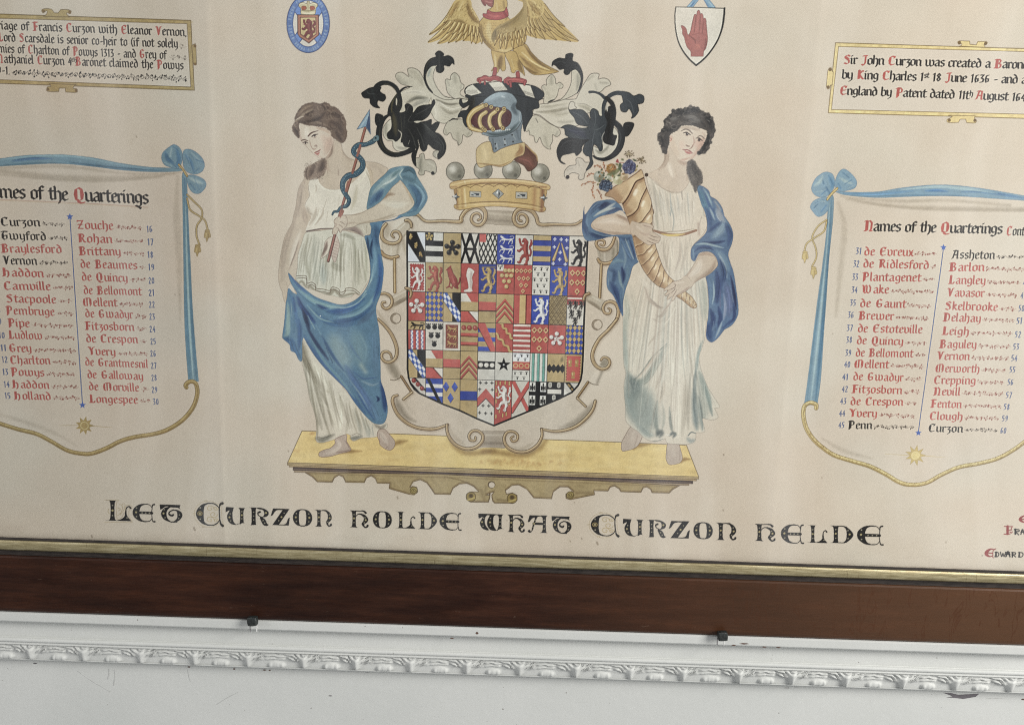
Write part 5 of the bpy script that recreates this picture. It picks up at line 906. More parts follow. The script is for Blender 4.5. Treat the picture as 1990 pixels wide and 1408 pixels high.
    folds(M2, None, [('1200,680 1210,860 1200,980', [30, 40, 20], (24, 22, 20), .7), ('1230,700 1230,860', 14, (62, 56, 46), .6), ('1170,820 1120,860 1050,890', 4, (150, 154, 152), .6, .8), ('880,835 930,856 990,848', 6, (184, 180, 168), .7, .8), ('1165,900 1138,950 1142,1000', 7, (186, 180, 168), .8, .9)])
    folds(M2, None, [('830,690 920,740 990,820', [4, 9, 4], (104, 110, 112), .5, .9), ('1060,680 1070,760 1060,830', [4, 9, 4], (104, 110, 112), .5, .9), ('740,850 830,890 960,900', [4, 10, 4], (84, 88, 104), .5, .9), ('700,1060 770,1000 880,990', [4, 9, 4], (80, 80, 82), .5, .9), ('1060,900 1040,980 1030,1100', [4, 9, 4], (100, 106, 110), .5, .9), ('1110,900 1130,980 1115,1070', [4, 8, 4], (104, 110, 112), .5, .9), ('1400,560 1440,600 1470,700', [4, 9, 4], (100, 106, 108), .5, .9), ('1500,540 1550,560', 7, (100, 106, 108), .5, .9), ('640,180 700,160 760,180', 6, (82, 84, 84), .5, .9), ('1390,840 1430,830', 7, (84, 86, 86), .5, .9), ('1300,860 1335,950 1310,1050', [4, 9, 4], (84, 88, 90), .5, .9)])
    fill(M2, '1190,600 1200,640 1192,690 1182,650', (196, 190, 176)); fill(M2, '785,650 795,600 820,580 850,600 850,625 870,650 840,660 800,668', (206, 198, 182), edge=WE)

def helm():
    DK = (48, 51, 54)
    rows = ['250,250 420,205 560,228 420,300 330,362 282,430 265,532 232,500 218,446 182,446 190,415 215,388 260,380 285,335 232,362 198,335 194,295 212,285 225,320 262,310 275,282', '560,225 700,228 860,280 935,282 895,300 897,360 842,380 840,430 795,500 770,572 752,500 748,440 728,420 690,340 700,300']
    for t in rows: fill(H1, t, DK, edge=BE, ew=.9)
    folds(H1, None, [('310,270 300,380 280,460', [40, 50, 30], (34, 32, 26), .8), ('330,270 320,330', 12, (84, 76, 46), .5), ('800,320 790,420', [40, 40], (40, 42, 44), .6)])
    fill(H1, '240,205 270,170 340,148 450,138 600,128 740,148 850,168 920,208 942,250 905,292 850,285 700,250 560,232 420,262 330,258 252,242', (50, 53, 57), edge=BE, ew=1.)
    for t, hatch in (('!245,205 !268,175 !312,155 !392,232 !300,256 !252,240', (262, 232, 350, 225)), ('!448,140 !562,128 !622,206 !510,216', (500, 205, 600, 196)), ('!712,150 !822,166 !862,278 !778,252', (770, 232, 850, 258))):
        fill(H1, t, (212, 206, 190), smooth=False, edge=(50, 44, 40), ew=.8)
        for k in range(9):
            x = hatch[0] + (hatch[2] - hatch[0]) * k / 8; y = hatch[1] + (hatch[3] - hatch[1]) * k / 8
            line(H1, f'{x+6},{y+8} {x-10},{y-22}', .7, (56, 50, 46), .75)
    # neck and bowl
    n = fill(H1, '458,615 600,600 700,550 752,470 740,560 738,640 747,672 640,692 500,758 480,690', (112, 124, 132), edge=(44, 50, 54), ew=.9)
    folds(H1, n, [('700,560 720,640', 30, (74, 84, 92), .6), ('590,640 600,680', [30, 30], (196, 202, 202), .7), ('520,680 530,720', 24, (186, 192, 194), .7), ('490,640 495,730', 20, (64, 74, 80), .6), ('660,590 690,640', 20, (170, 178, 180), .6)])
    for x, y in ((512, 680), (516, 720), (594, 640), (596, 688), (660, 600), (668, 660)): dot(H1, x, y, 7, (36, 38, 40))
    b = fill(H1, '400,330 440,272 510,232 590,222 660,242 702,300 690,342 700,372 735,395 747,450 732,502 682,560 602,602 502,617 420,602 388,565', (134, 148, 156), edge=(48, 56, 62), ew=1.)
    folds(H1, b, [('430,300 520,250 600,240', [30, 40, 30], (166, 182, 190), .7), ('570,262 590,268', 24, (214, 222, 224), .8), ('690,320 670,360 700,420', [30, 36, 30], (70, 82, 90), .7), ('730,400 722,480', 6, (206, 212, 212), .7), ('420,580 520,600 640,570 720,490', [30, 34, 36, 20], (72, 88, 92), .75), ('400,560 500,600 620,580 700,510', 5, (44, 56, 60), .7, .8), ('660,300 650,340', 40, (120, 134, 142), .5)])
    for k in range(12): dot(H1, 440 + k * 18, 566 - abs(k - 3) * 1.5, 7, (206, 208, 202), .8)
    v = fill(H1, '330,372 410,332 500,352 600,368 648,402 654,450 640,500 600,535 500,560 400,555 320,522 288,455', (84, 42, 42), edge=(48, 26, 26), ew=.9)
    folds(H1, v, [('340,440 360,500', 40, (120, 72, 66), .6), ('440,450 440,520', 36, (112, 76, 84), .6), ('520,450 510,520', 30, (110, 60, 56), .5), ('620,420 610,500', 40, (66, 26, 28), .6), ('350,370 450,370 560,390', 26, (104, 70, 54), .6)])
    GD = (190, 164, 104)
    for t, w in (('405,345 330,385 290,430 275,480 295,535 340,556 395,570', [36, 40, 40, 38, 34, 30, 20]), ('428,400 385,432 372,480 385,525 415,552', 32), ('512,395 470,430 458,478 468,520 492,548', 32), ('592,382 558,420 547,470 556,515 582,542', 30)):
        line(H1, t, np.array(w) * H1.s + 1.2, (92, 66, 34)); line(H1, t, np.array(w) * H1.s - .6, GD); line_pts(spline(H1(t)) + (-.9, -.5), 1.8, (232, 214, 160), .8, 1, id=False)
    for x, y in ((430, 338), (475, 355), (530, 375), (588, 370), (405, 552), (420, 560), (492, 552), (576, 540)):
        dot(H1, x, y, 19, (84, 60, 30)); dot(H1, x, y, 15, GD); dot(H1, x, y, 6, (92, 66, 36))

def gorget():
    r = fill(H1, '770,680 830,738 872,780 885,830 872,880 805,922 762,872 690,832 672,800 700,780 745,770', (100, 64, 50), edge=(58, 36, 28), ew=1.); line(H1, '772,684 832,740 874,784 884,830', [1.5, 3, 3, 1.5], (176, 146, 96), .9, .9); folds(H1, r, [('720,810 800,830 840,880', [30, 50, 30], (136, 84, 72), .6), ('800,730 860,790', 30, (86, 46, 38), .6)])
    g = fill(H1, '342,800 345,730 375,690 420,665 465,662 480,700 500,757 560,725 640,697 750,670 772,682 762,770 692,802 642,850 562,882 482,870 440,872 380,890 350,852', (200, 178, 128), edge=(104, 78, 46), ew=1.); folds(H1, g, [('730,690 740,740 690,790', [30, 40, 24], (150, 110, 66), .7), ('400,700 420,780 400,850', [40, 60, 40], (210, 190, 142), .7), ('560,760 580,850', 50, (186, 162, 110), .6), ('350,850 440,860 560,870 650,830', 12, (150, 116, 66), .7), ('480,740 500,765', 12, (150, 120, 70), .6)])

def coronet():
    for x, y, r in ((158, 925, 80), (404, 910, 80), (655, 915, 80), (908, 940, 80)):
        dot(H1, x, y, r, (74, 70, 58)); dot(H1, x, y, r - 5, (148, 143, 128)); dot(H1, x + 18, y + 20, r * .62, (104, 100, 86), .55, 5, id=False); dot(H1, x - 22, y - 22, r * .4, (212, 208, 196), .8, 5, id=False); dot(H1, x + 36, y + 42, 14, (60, 58, 50), .5, 2, id=False)
    c = fill(H1, '150,1075 250,1040 550,1030 850,1050 962,1085 945,1180 940,1225 957,1250 945,1275 900,1280 800,1255 550,1232 360,1238 260,1254 190,1262 152,1245 148,1220 172,1200', (200, 170, 108), edge=(96, 66, 34), ew=1.)
    folds(H1, c, [('165,1090 175,1240', [50, 40], (130, 88, 52), .75), ('215,1080 225,1240', 40, (168, 128, 80), .6), ('240,1080 250,1230', [26, 30], (232, 214, 172), .8), ('930,1090 920,1270', [70, 60], (112, 62, 40), .8, 6), ('860,1080 850,1260', [60, 60], (156, 108, 64), .7, 6), ('600,1080 600,1230', 90, (206, 178, 124), .6, 8), ('180,1215 360,1195 560,1190 800,1212 930,1240', 7, (112, 80, 44), .75, .9), ('170,1230 360,1212 560,1208 800,1230 940,1256', 10, (222, 196, 144), .6)])
    r = fill(H1, '108,1050 115,1028 160,1008 300,992 550,986 800,1004 960,1034 996,1060 985,1084 940,1084 850,1060 550,1030 250,1044 160,1078 118,1075', (200, 170, 114), edge=(100, 70, 36), ew=1.)
    folds(H1, r, [('120,1045 300,1005 550,998 800,1015 980,1055', 12, (228, 206, 154), .7), ('160,1075 300,1035 550,1022 850,1052', 10, (142, 106, 62), .7), ('960,1060 900,1060', 26, (134, 84, 50), .7), ('120,1060 170,1060', 26, (150, 106, 64), .6), ('240,1005 245,1030', 10, (240, 228, 196), .8)])
    for k in range(7):
        x = 190 + k * 102; y = 1075 - 18 * math.sin((k + .5) / 7 * 3.14) - 8
        line(H1, f'{x},{y+8} {x+50},{y-14} {x+102},{y+4}', 1.3, (112, 78, 42), .8)
    for x, y, w, h in ((335, 1126, 100, 50), (742, 1135, 100, 58)):
        fill(H1, f'!{x-w/2},{y-h/2-4} !{x+w/2},{y-h/2} !{x+w/2},{y+h/2} !{x-w/2},{y+h/2-4}', (176, 172, 160), smooth=False, edge=(70, 60, 48), ew=.9); fill(H1, f'!{x-w*.3},{y-h*.25} !{x+w*.36},{y-h*.2} !{x+w*.3},{y+h*.2} !{x-w*.36},{y+h*.15}', (64, 70, 76), smooth=False); line(H1, f'{x-w*.3},{y-h*.2} {x},{y+h*.1}', 2, (214, 216, 212), .8)
    fill(H1, '!538,1078 !586,1120 !540,1164 !486,1118', (150, 152, 148), smooth=False, edge=(54, 50, 46), ew=.9); fill(H1, '!538,1085 !555,1118 !540,1155', (56, 62, 68), smooth=False); fill(H1, '!538,1085 !515,1118 !536,1120', (214, 218, 216), smooth=False)
    for x, y in ((165, 1145), (940, 1155)):
        fill(H1, f'!{x},{y-35} !{x+9},{y-8} !{x+34},{y+4} !{x+9},{y+12} !{x},{y+30} !{x-9},{y+10} !{x-36},{y} !{x-9},{y-8}', (96, 100, 102), smooth=False, edge=(50, 48, 46), ew=.8); line(H1, f'{x-24},{y-2} {x},{y-4}', 2.2, (224, 226, 222), .9)
# ---------------------------------------------------------------- cartouche, quartered shield, plinth
C1 = crop(720, 380, .184659); C2 = crop(960, 380, .184659); C3 = crop(720, 620, .198929); C4 = crop(960, 620, .198929)
P1 = crop(540, 820, .211055); P2 = crop(940, 820, .221106)

def roll(c, t, w=24, col=(178, 152, 112), closed=False):
    P = path(c, t); w = np.asarray(w, float) * c.s * 1.12
    line_pts(P + (2., 2.4), w + 2, (150, 130, 104), .4, 3.2, id=False)
    line_pts(P, w + 1.9, (78, 58, 40), .95); line_pts(P, np.maximum(w - .3, .6), col); line_pts(P + (-.5, -.8), np.maximum(w * .32, .7), (208, 188, 150), .85, .9, id=False)
    line_pts(P + (.7, .9), np.maximum(w * .3, .7), (138, 110, 76), .6, 1., id=False)

def cartouche():
    BD = (203, 189, 170)
    # board
    fill_pts(joinp(C1('60,1210 175,1180 240,1180 255,1010 250,660 120,640 110,440 120,360 180,280 440,195 500,200 585,270 760,270 940,275 960,225 1010,150 1100,110 1408,140'), C2('200,160 300,135 390,160 440,220 480,305 640,305 840,305 925,260 985,480 1080,560 1130,700 1110,1080 1200,1110 1300,1190 1290,1300 1205,1400'),
                   C4('1030,190 960,320 960,420 1020,480 920,610 810,765 900,850 985,800 960,880 900,970 800,1050 680,1090 560,1090 470,1070 465,1150 420,1230 330,1290 220,1295 130,1250 0,1250'), C3('1100,1255 960,1270 870,1250 790,1190 745,1100 740,1035 600,1075 480,1065 370,1020 280,940 225,840 220,760 320,780 405,712 300,557 210,590 110,410 115,350 200,350 255,380 258,300 210,150 150,70 75,0')), BD, 1)
    # soft painted modelling on the board
    folds(C1, None, [('330,420 360,560 370,620', [30, 40, 20], (168, 152, 128), .6), ('120,300 180,330 170,440', [30, 60, 40], (166, 150, 126), .55), ('240,330 330,280 370,260', [40, 60, 30], (214, 204, 186), .6), ('70,1200 110,1280 200,1380', [20, 30, 30], (172, 156, 132), .5)], id=True)
    folds(C3, None, [('250,770 290,880 360,960 440,1000', [40, 70, 50, 16], (138, 126, 108), .7, 6), ('330,800 400,900', 50, (180, 168, 148), .5, 6), ('770,1060 830,1160 920,1230', [20, 40, 40], (182, 166, 144), .6), ('180,420 230,500 270,580', [70, 80, 60], (132, 120, 100), .65, 6), ('120,420 200,590', 12, (196, 182, 158), .6)], id=True)
    folds(C4, None, [('970,810 900,930 780,1020 640,1060', [30, 80, 60, 16], (146, 134, 116), .7, 6), ('940,520 980,570 970,630', [40, 60, 60], (206, 194, 176), .6, 5), ('1060,500 1010,620', [60, 50], (124, 114, 98), .7, 5), ('140,1230 260,1270 380,1210', [20, 40, 30], (180, 166, 144), .6)], id=True)
    # rolls top and bottom
    q = fill(C1, '!1190,150 !1408,160 !1408,310 !1190,300', (172, 158, 138), smooth=False); folds(C1, q, [('1190,185 1408,195', 30, (206, 194, 174), .8, 4), ('1200,250 1408,262', 40, (120, 106, 88), .6, 5), ('1190,300 1408,312', 6, (92, 74, 54), .8, .8), ('1190,150 1408,158', 14, (110, 96, 78), .6)])
    q = fill(C2, '!0,160 !215,165 !215,320 !0,310', (172, 158, 138), smooth=False); folds(C2, q, [('0,195 215,205', 30, (206, 194, 174), .8, 4), ('0,262 215,270', 40, (120, 106, 88), .6, 5), ('0,308 215,320', 6, (92, 74, 54), .8, .8), ('0,155 215,165', 14, (110, 96, 78), .6)])
    q = fill(C3, '!1090,1085 !1310,1090 !1310,1260 !1060,1248', (170, 156, 138), smooth=False); folds(C3, q, [('1100,1130 1310,1130', 30, (204, 192, 174), .8, 4), ('1080,1210 1310,1212', 44, (112, 98, 82), .65, 5), ('1090,1088 1310,1090', 6, (110, 92, 70), .7, .8), ('1060,1250 1310,1258', 8, (92, 70, 48), .8, .8)])
    q = fill(C4, '!0,1088 !110,1090 !110,1260 !0,1250', (170, 156, 138), smooth=False); folds(C4, q, [('0,1130 110,1130', 30, (204, 192, 174), .8, 4), ('0,1210 110,1212', 44, (112, 98, 82), .65, 5), ('0,1088 110,1090', 6, (110, 92, 70), .7, .8), ('0,1252 110,1262', 8, (92, 70, 48), .8, .8)])
    # left side
    roll(C1, '450,198 500,205 585,270 760,268 940,275 955,230 1000,165 1080,118 1150,118 1205,170 1205,250 1160,308 1100,305 1062,260 1075,205 1120,185 1155,205 1160,240 1130,258', [18, 20, 20, 20, 22, 26, 30, 30, 32, 34, 32, 28, 24, 20, 16, 12])
    roll(C2, '925,262 840,305 640,303 480,302 445,225 400,165 320,138 245,155 208,225 225,295 280,325 335,305 352,250 325,205 280,195 255,225 265,262 290,268', [14, 18, 20, 20, 24, 26, 28, 30, 30, 30, 28, 26, 24, 20, 16, 12])
    q = fill(C1, '120,450 150,510 240,520 320,470 310,600 250,655 170,645 115,600', (198, 184, 162)); folds(C1, q, [('300,490 280,620', [50, 40], (138, 122, 98), .65), ('220,520 215,640', 30, (216, 206, 188), .6), ('130,480 125,600', 20, (176, 160, 138), .5)])
    q = fill(C1, '250,375 370,262 410,260 435,310 425,340 330,470 310,400', (190, 176, 154)); folds(C1, q, [('270,385 380,280', 24, (216, 206, 188), .8), ('330,450 420,340', 30, (138, 122, 98), .65)])
    roll(C1, '165,300 122,360 122,440 165,488 235,505 295,485 318,435 295,385 245,378 222,415 245,440', [20, 26, 28, 28, 26, 24, 22, 20, 16, 12]); roll(C1, '368,262 400,262 428,295 428,330', [18, 22, 20, 14]); roll(C1, '112,590 150,632 220,655 290,640', [22, 28, 28, 22], (170, 136, 88))
    roll(C1, '252,668 256,1015', 20, (186, 154, 98))
    q = fill(C1, '120,1040 230,1050 368,975 405,985 430,1060 330,1130 220,1185 190,1180 225,1110', (188, 174, 152)); folds(C1, q, [('240,1070 380,1000', 26, (216, 206, 188), .8), ('230,1160 330,1110 410,1060', [26, 40, 30], (132, 116, 94), .7)])
    roll(C1, '100,1035 150,1028 205,1055 228,1110 210,1165 165,1190 125,1165 125,1125 155,1120', [14, 18, 22, 22, 22, 20, 16, 12]); roll(C1, '372,972 410,985 428,1025 415,1070', [18, 22, 22, 16], (160, 128, 86))
    for c, x, y, r in ((C1, 265, 1292, 54), (C2, 1085, 1357, 54)):
        line_pts(ellipse(c, x, y, r, r), 1.6, (110, 94, 74), .8); line_pts(ellipse(c, x + 4, y + 2, r - 9, r - 6, 30, 100, 260), 3.4, (124, 108, 88), .7, 1.2)
    roll(C3, '75,0 150,75 205,150 245,240 258,320 240,385 190,418 140,412 108,370 118,328 160,315 195,340 205,375', [16, 20, 24, 26, 26, 26, 24, 22, 20, 18, 16, 12])
    roll(C3, '300,557 400,712', 16, (120, 88, 50)); roll(C3, '405,712 320,782', 16, (190, 170, 132))
    roll(C3, '262,742 222,760 218,820 260,920 340,1000 430,1048 530,1070 640,1068 755,1028', [16, 24, 24, 26, 26, 26, 26, 22, 16])
    roll(C3, '745,1030 750,1100 785,1175 850,1235 940,1265 1030,1248 1090,1190 1095,1130 1050,1090 995,1092 962,1135 975,1180 1020,1182 1025,1150', [18, 22, 24, 24, 26, 26, 26, 24, 22, 20, 20, 16, 12])
    line(C3, '195,590 240,595 290,570', 1.6, (96, 80, 60), .8)
    # right side
    q = fill(C2, '1085,560 1140,590 1200,575 1250,520 1290,440 1325,560 1320,610 1240,700 1130,710 1105,660', (176, 166, 148)); folds(C2, q, [('1110,580 1130,690', 24, (150, 138, 118), .6), ('1160,600 1170,700', 30, (214, 206, 190), .7), ('1260,560 1250,680', [50, 40], (120, 112, 92), .7), ('1300,480 1300,600', 36, (104, 98, 80), .6)])
    roll(C2, '1270,440 1240,515 1190,565 1120,565 1078,520 1085,475 1130,465 1165,490 1150,525 1120,515', [18, 22, 26, 26, 24, 20, 18, 14, 10]); roll(C2, '1095,670 1120,705 1180,715 1260,685 1322,600', [20, 26, 26, 22, 16], (176, 146, 100)); roll(C2, '1130,725 1112,1072', 20, (176, 148, 100))
    q = fill(C2, '950,1090 1000,1030 1130,1090 1215,1112 1160,1170 1150,1225 1060,1170', (186, 174, 154)); folds(C2, q, [('1010,1050 1120,1110', 26, (216, 208, 190), .8), ('980,1100 1080,1170 1140,1210', [20, 40, 26], (130, 116, 96), .7)])
    roll(C2, '1205,1400 1285,1310 1310,1220 1285,1145 1230,1115 1175,1130 1148,1180 1165,1232 1210,1240 1230,1205 1205,1185', [18, 24, 26, 26, 24, 24, 22, 20, 16, 12]); roll(C2, '1000,1030 960,1048 942,1095', [20, 26, 20], (160, 128, 86))
    roll(C4, '1200,0 1120,100 1030,190 975,290 960,370 985,440 1040,482 1100,475 1130,430 1115,385 1070,372 1045,400', [18, 22, 24, 24, 26, 26, 26, 24, 22, 18, 12])
    fill(C4, '1065,400 1105,390 1115,430 1085,465 1035,450', (134, 124, 104), .8, 1)
    roll(C4, '918,615 812,768', 16, (120, 88, 40)); roll(C4, '812,768 895,850', 14, (190, 170, 132)); line(C4, '925,612 970,635 1018,640', 1.6, (96, 80, 60), .8)
    roll(C4, '990,798 965,880 900,965 800,1045 680,1085 570,1092 460,1070', [20, 24, 24, 24, 24, 20, 14])
    roll(C4, '465,1075 468,1140 425,1225 330,1288 220,1292 130,1245 98,1170 125,1105 185,1095 230,1130 222,1180 180,1192 165,1160 190,1140', [16, 20, 22, 24, 24, 24, 24, 22, 20, 18, 16, 14, 10])

SHQ = np.array([[791.6, 449.8], [1141.9, 459.4], [1130, 743.7], [793.6, 733.4]])
def homog(q):
    A = []; b = []
    for (u, v), (x, y) in zip(((0, 0), (1, 0), (1, 1), (0, 1)), q):
        A += [[u, v, 1, 0, 0, 0, -u * x, -v * x], [0, 0, 0, u, v, 1, -u * y, -v * y]]; b += [x, y]
    h = np.append(np.linalg.solve(A, b), 1).reshape(3, 3)
    def f(p):
        p = np.atleast_2d(np.asarray(p, float)); q = np.c_[p, np.ones(len(p))] @ h.T
        return q[:, :2] / q[:, 2:]
    return f
SH = homog(SHQ)
RED = (188, 84, 76); GOLD = (184, 160, 110); BLU = (40, 62, 158); BLK = (26, 25, 26); WHT = (216, 211, 200); SIL = (206, 203, 196)

def cell(ci, ri):
    def f(t):
        a = np.array([[float(v) for v in p.strip('!').split(',')] for p in t.split()]) if isinstance(t, str) else np.asarray(t, float)
        return SH(np.stack([(ci + a[:, 0]) / 10, (ri + a[:, 1]) / 5], 1))
    f.s = 35.
    return f

def bx(c, x0, y0, x1, y1, col, clip=None):
    return fill_pts(c([(x0, y0), (x1, y0), (x1, y1), (x0, y1)]), col, clip=clip)
def pg(c, t, col, clip=None, edge=None): return fill(c, t, col, smooth=False, clip=clip, edge=edge, ew=.7)

def lion(c, col, sh, k, hi=None, crown=None, ox=0, oy=0, s=1.):
    def q(t): return c([(ox + s * float(a), oy + s * float(b)) for a, b in (p.split(',') for p in t.split())])
    W = 35 * s
    rows = [('.60,.30 .56,.42 .60,.56 .64,.68', [.2, .27, .2, .2]), ('.52,.17 .60,.24', [.2, .22]), ('.45,.20 .40,.22', [.1, .07]), ('.54,.38 .36,.34 .26,.24 .24,.14', [.13, .1, .08, .08]), ('.54,.46 .36,.46 .24,.54 .14,.52', [.13, .1, .08, .07]),
            ('.62,.66 .44,.70 .34,.80 .26,.92 .16,.90', [.2, .15, .1, .09, .06]), ('.64,.66 .70,.80 .64,.90 .66,.97 .54,.97', [.2, .15, .1, .09, .06]), ('.68,.64 .84,.68 .88,.52 .80,.40 .90,.28 .86,.16', [.07, .06, .06, .07, .1, .05])]
    for t, w in rows: line_pts(spline(q(t)) + (.6, .8), np.array(w) * W + 1., sh, .85, .7, k)
    for t, w in rows: line_pts(spline(q(t)), np.array(w) * W, col, 1, .7, k)
    for t, w in rows[:8] + rows[7:]:                         # tufts of hair along the limbs
        P = spline(q(t)); ww = np.interp(np.linspace(0, 1, len(P)), np.linspace(0, 1, len(w)), w) * W / 2
        for i in range(1, len(P) - 1, 3):
            d = P[i + 1] - P[i - 1]; d = d / max(np.hypot(*d), 1e-6); nn = np.array([-d[1], d[0]]) * (1 if i % 2 else -1)
            line_pts(np.array([P[i] + nn * ww[i] * .7, P[i] + nn * (ww[i] + .06 * W) + d * .06 * W]), [1.6 * s, .4], col, .9, .6, k)
    for t, w in (('.56,.34 .54,.46 .60,.62', .1), ('.50,.15 .58,.2', .06), ('.42,.70 .34,.78', .05), ('.50,.37 .34,.32', .04), ('.69,.74 .66,.86', .05)):
        line_pts(q(t) - (.5, .5), w * W, hi or col, .7, 1, k)
    line_pts(q('.66,.34 .64,.5 .68,.62'), .05 * W, sh, .6, .9, k); line_pts(q('.47,.2 .5,.2'), 1., sh, .9, .6, k)
    if crown: line_pts(q('.44,.09 .60,.10'), 2.4, crown, 1, .7, k)

def beast(c, y, col, sh, k, x0=.06, x1=.92, h=.26):
    "a lion passant: walking, body level"
    w = x1 - x0
    def q(t): return c([(x0 + w * float(a), y + h * float(b)) for a, b in (p.split(',') for p in t.split())])
    R = 35 * h
    rows = [('.2,.25 .4,.42 .62,.45 .8,.4', [.34, .36, .26, .34]), ('.14,.1 .22,.2', [.34, .4]), ('.26,.5 .12,.55 .06,.78', [.2, .14, .12]), ('.34,.5 .34,.75 .26,.95', [.22, .14, .14]), ('.78,.5 .68,.7 .62,.95', [.24, .16, .14]), ('.84,.45 .88,.7 .84,.96', [.26, .16, .14]), ('.84,.36 .96,.3 .92,.05 .72,.08', [.12, .1, .1, .12])]
    for t, ww in rows: line_pts(spline(q(t)) + (.5, .7), np.array(ww) * R + .8, sh, .85, .7, k)
    for t, ww in rows: line_pts(spline(q(t)), np.array(ww) * R, col, 1, .7, k)

def cinq(c, col, sh, hi, k, x=.5, y=.5, s=1.):
    for i in range(5):
        a = -math.pi / 2 + i * 2 * math.pi / 5; px, py = x + .33 * s * math.cos(a), y + .185 * s * math.sin(a)
        line_pts(c([(x, y), (px, py)]), 6 * s, sh, .8, .7, k); line_pts(c([(x, y), (px, py)]), 4.4 * s, col, 1, .7, k); line_pts(c([(px + .03, py + .015)]), 9.6 * s, sh, .9, 1, k); line_pts(c([(px, py)]), 8.4 * s, col, 1, .7, k); line_pts(c([(px - .04, py - .025)]), 3.4 * s, hi, .8, 1, k)
    line_pts(c([(x, y)]), 5, col, 1, .7, k); line_pts(c([(x, y)]), 1.8, sh, .8, .7, k)

def mascle(c, x, y, k, w=.11, h=.085, inner=RED):
    t = [(x, y - h), (x + w, y), (x, y + h), (x - w, y)]
    fill_pts(c(t) + (.9, 1.1), (96, 36, 34), .8, clip=k); fill_pts(c(t), (206, 178, 124), clip=k)
    t2 = [(x, y - h * .52), (x + w * .52, y), (x, y + h * .52), (x - w * .52, y)]; fill_pts(c(t2), tuple(v * .82 for v in inner), clip=k)

def bezant(c, x, y, r, k, col=(190, 164, 110), hi=(222, 202, 152), sh=(100, 44, 38)):
    line_pts(c([(x, y)]) + (.7, .9), 2 * r + .6, sh, .85, .8, k); line_pts(c([(x, y)]), 2 * r, col, 1, .7, k); line_pts(c([(x, y)]) - (.8, .8), r * .8, hi, .8, .9, k)

def ermine(c, x, y, k, s=1., col=BLK):
    line_pts(c([(x, y - .035 * s), (x, y), (x, y + .045 * s)]), np.array([.8, 1.4, 2.8]) * s, col, .95, .6, k)
    for dx in (-.06, .06): line_pts(c([(x + dx * s, y - .022 * s), (x + dx * s * 1.05, y - .018 * s)]), 1.3 * s, col, .9, .6, k)

def crossc(c, x, y, k, col, s=1.):
    for d in ((.07 * s, 0), (0, .045 * s)):
        line_pts(c([(x - d[0], y - d[1]), (x + d[0], y + d[1])]), 1.2, col, .95, .6, k)
        for g in (-1, 1): line_pts(c([(x + g * d[0], y + g * d[1])]), 2.1, col, .95, .6, k)

def bend_beasts(c, k, w=.5):
    pg(c, f'0,-.02 {w},-.02 1.02,{1-w*.62} 1.02,1.02 .72,1.02 0,.36', BLK, k)
    for x, y in ((.2, .16), (.48, .44), (.74, .72)):
        for _ in range(7): line_pts(c([(x + RND.uniform(-.08, .08), y + RND.uniform(-.09, .09)), (x + RND.uniform(-.08, .08), y + RND.uniform(-.09, .09))]), RND.uniform(1.2, 2.6), RND.choice([(176, 144, 82), (150, 120, 66), (206, 178, 112)]), .9, .7, k)

def chequy_bend(c, k):
    bx(c, 0, 0, .52, 1, GOLD, k); bx(c, .52, 0, 1, 1, BLK, k)
    a = np.array([0.02, .06]); b = np.array([1.0, .92]); d = b - a; n = np.array([.13, -.105])
    fill_pts(c([a + n * 1.1, b + n * 1.1, b - n * 1.1, a - n * 1.1]), BLK, clip=k)
    fill_pts(c([a + n, b + n * 1., b - n, a - n]), (214, 216, 222), clip=k)
    for i in range(-1, 8):
        for j in range(3):
            if (i + j) % 2: continue
            p = a + d * i / 7.; v0 = n * (1 - j * 2 / 3); v1 = n * (1 - (j + 1) * 2 / 3); p2 = a + d * (i + 1) / 7.
            fill_pts(c([p + v0, p2 + v0, p2 + v1, p + v1]), (60, 92, 168), clip=k)

def quart24(c, k):
    pg(c, '0,0 .3,0 .62,.3 0,.3', WHT, k); pg(c, '.3,0 1,0 1,.3 .62,.3', RED, k); bx(c, 0, .3, 1, .6, GOLD, k); line_pts(c([(0, .61), (1, .62)]), 2, (80, 56, 30), .9, .7, k)
    pg(c, '0,.63 .42,.63 1,1 0,1', RED, k); pg(c, '.45,.63 1,.63 1,1', WHT, k); line_pts(c([(.44, .63), (.98, 1)]), 2.2, (90, 30, 30), .8, .8, k)

def chevrons(c, k, n, top=.3, gap=.2, w=.1, col=RED, bg=GOLD, dk=(110, 44, 38)):
    bx(c, 0, 0, 1, 1, bg, k)
    for i in range(n):
        y = top - .15 + i * gap
        for off, cc, ww in ((.035, dk, w), (0, col, w)):
            fill_pts(c([(0, y + .36 + off), (.5, y + off), (1, y + .36 + off), (1, y + .36 + ww + off), (.5, y + ww + off), (0, y + .36 + ww + off)]), cc, clip=k)

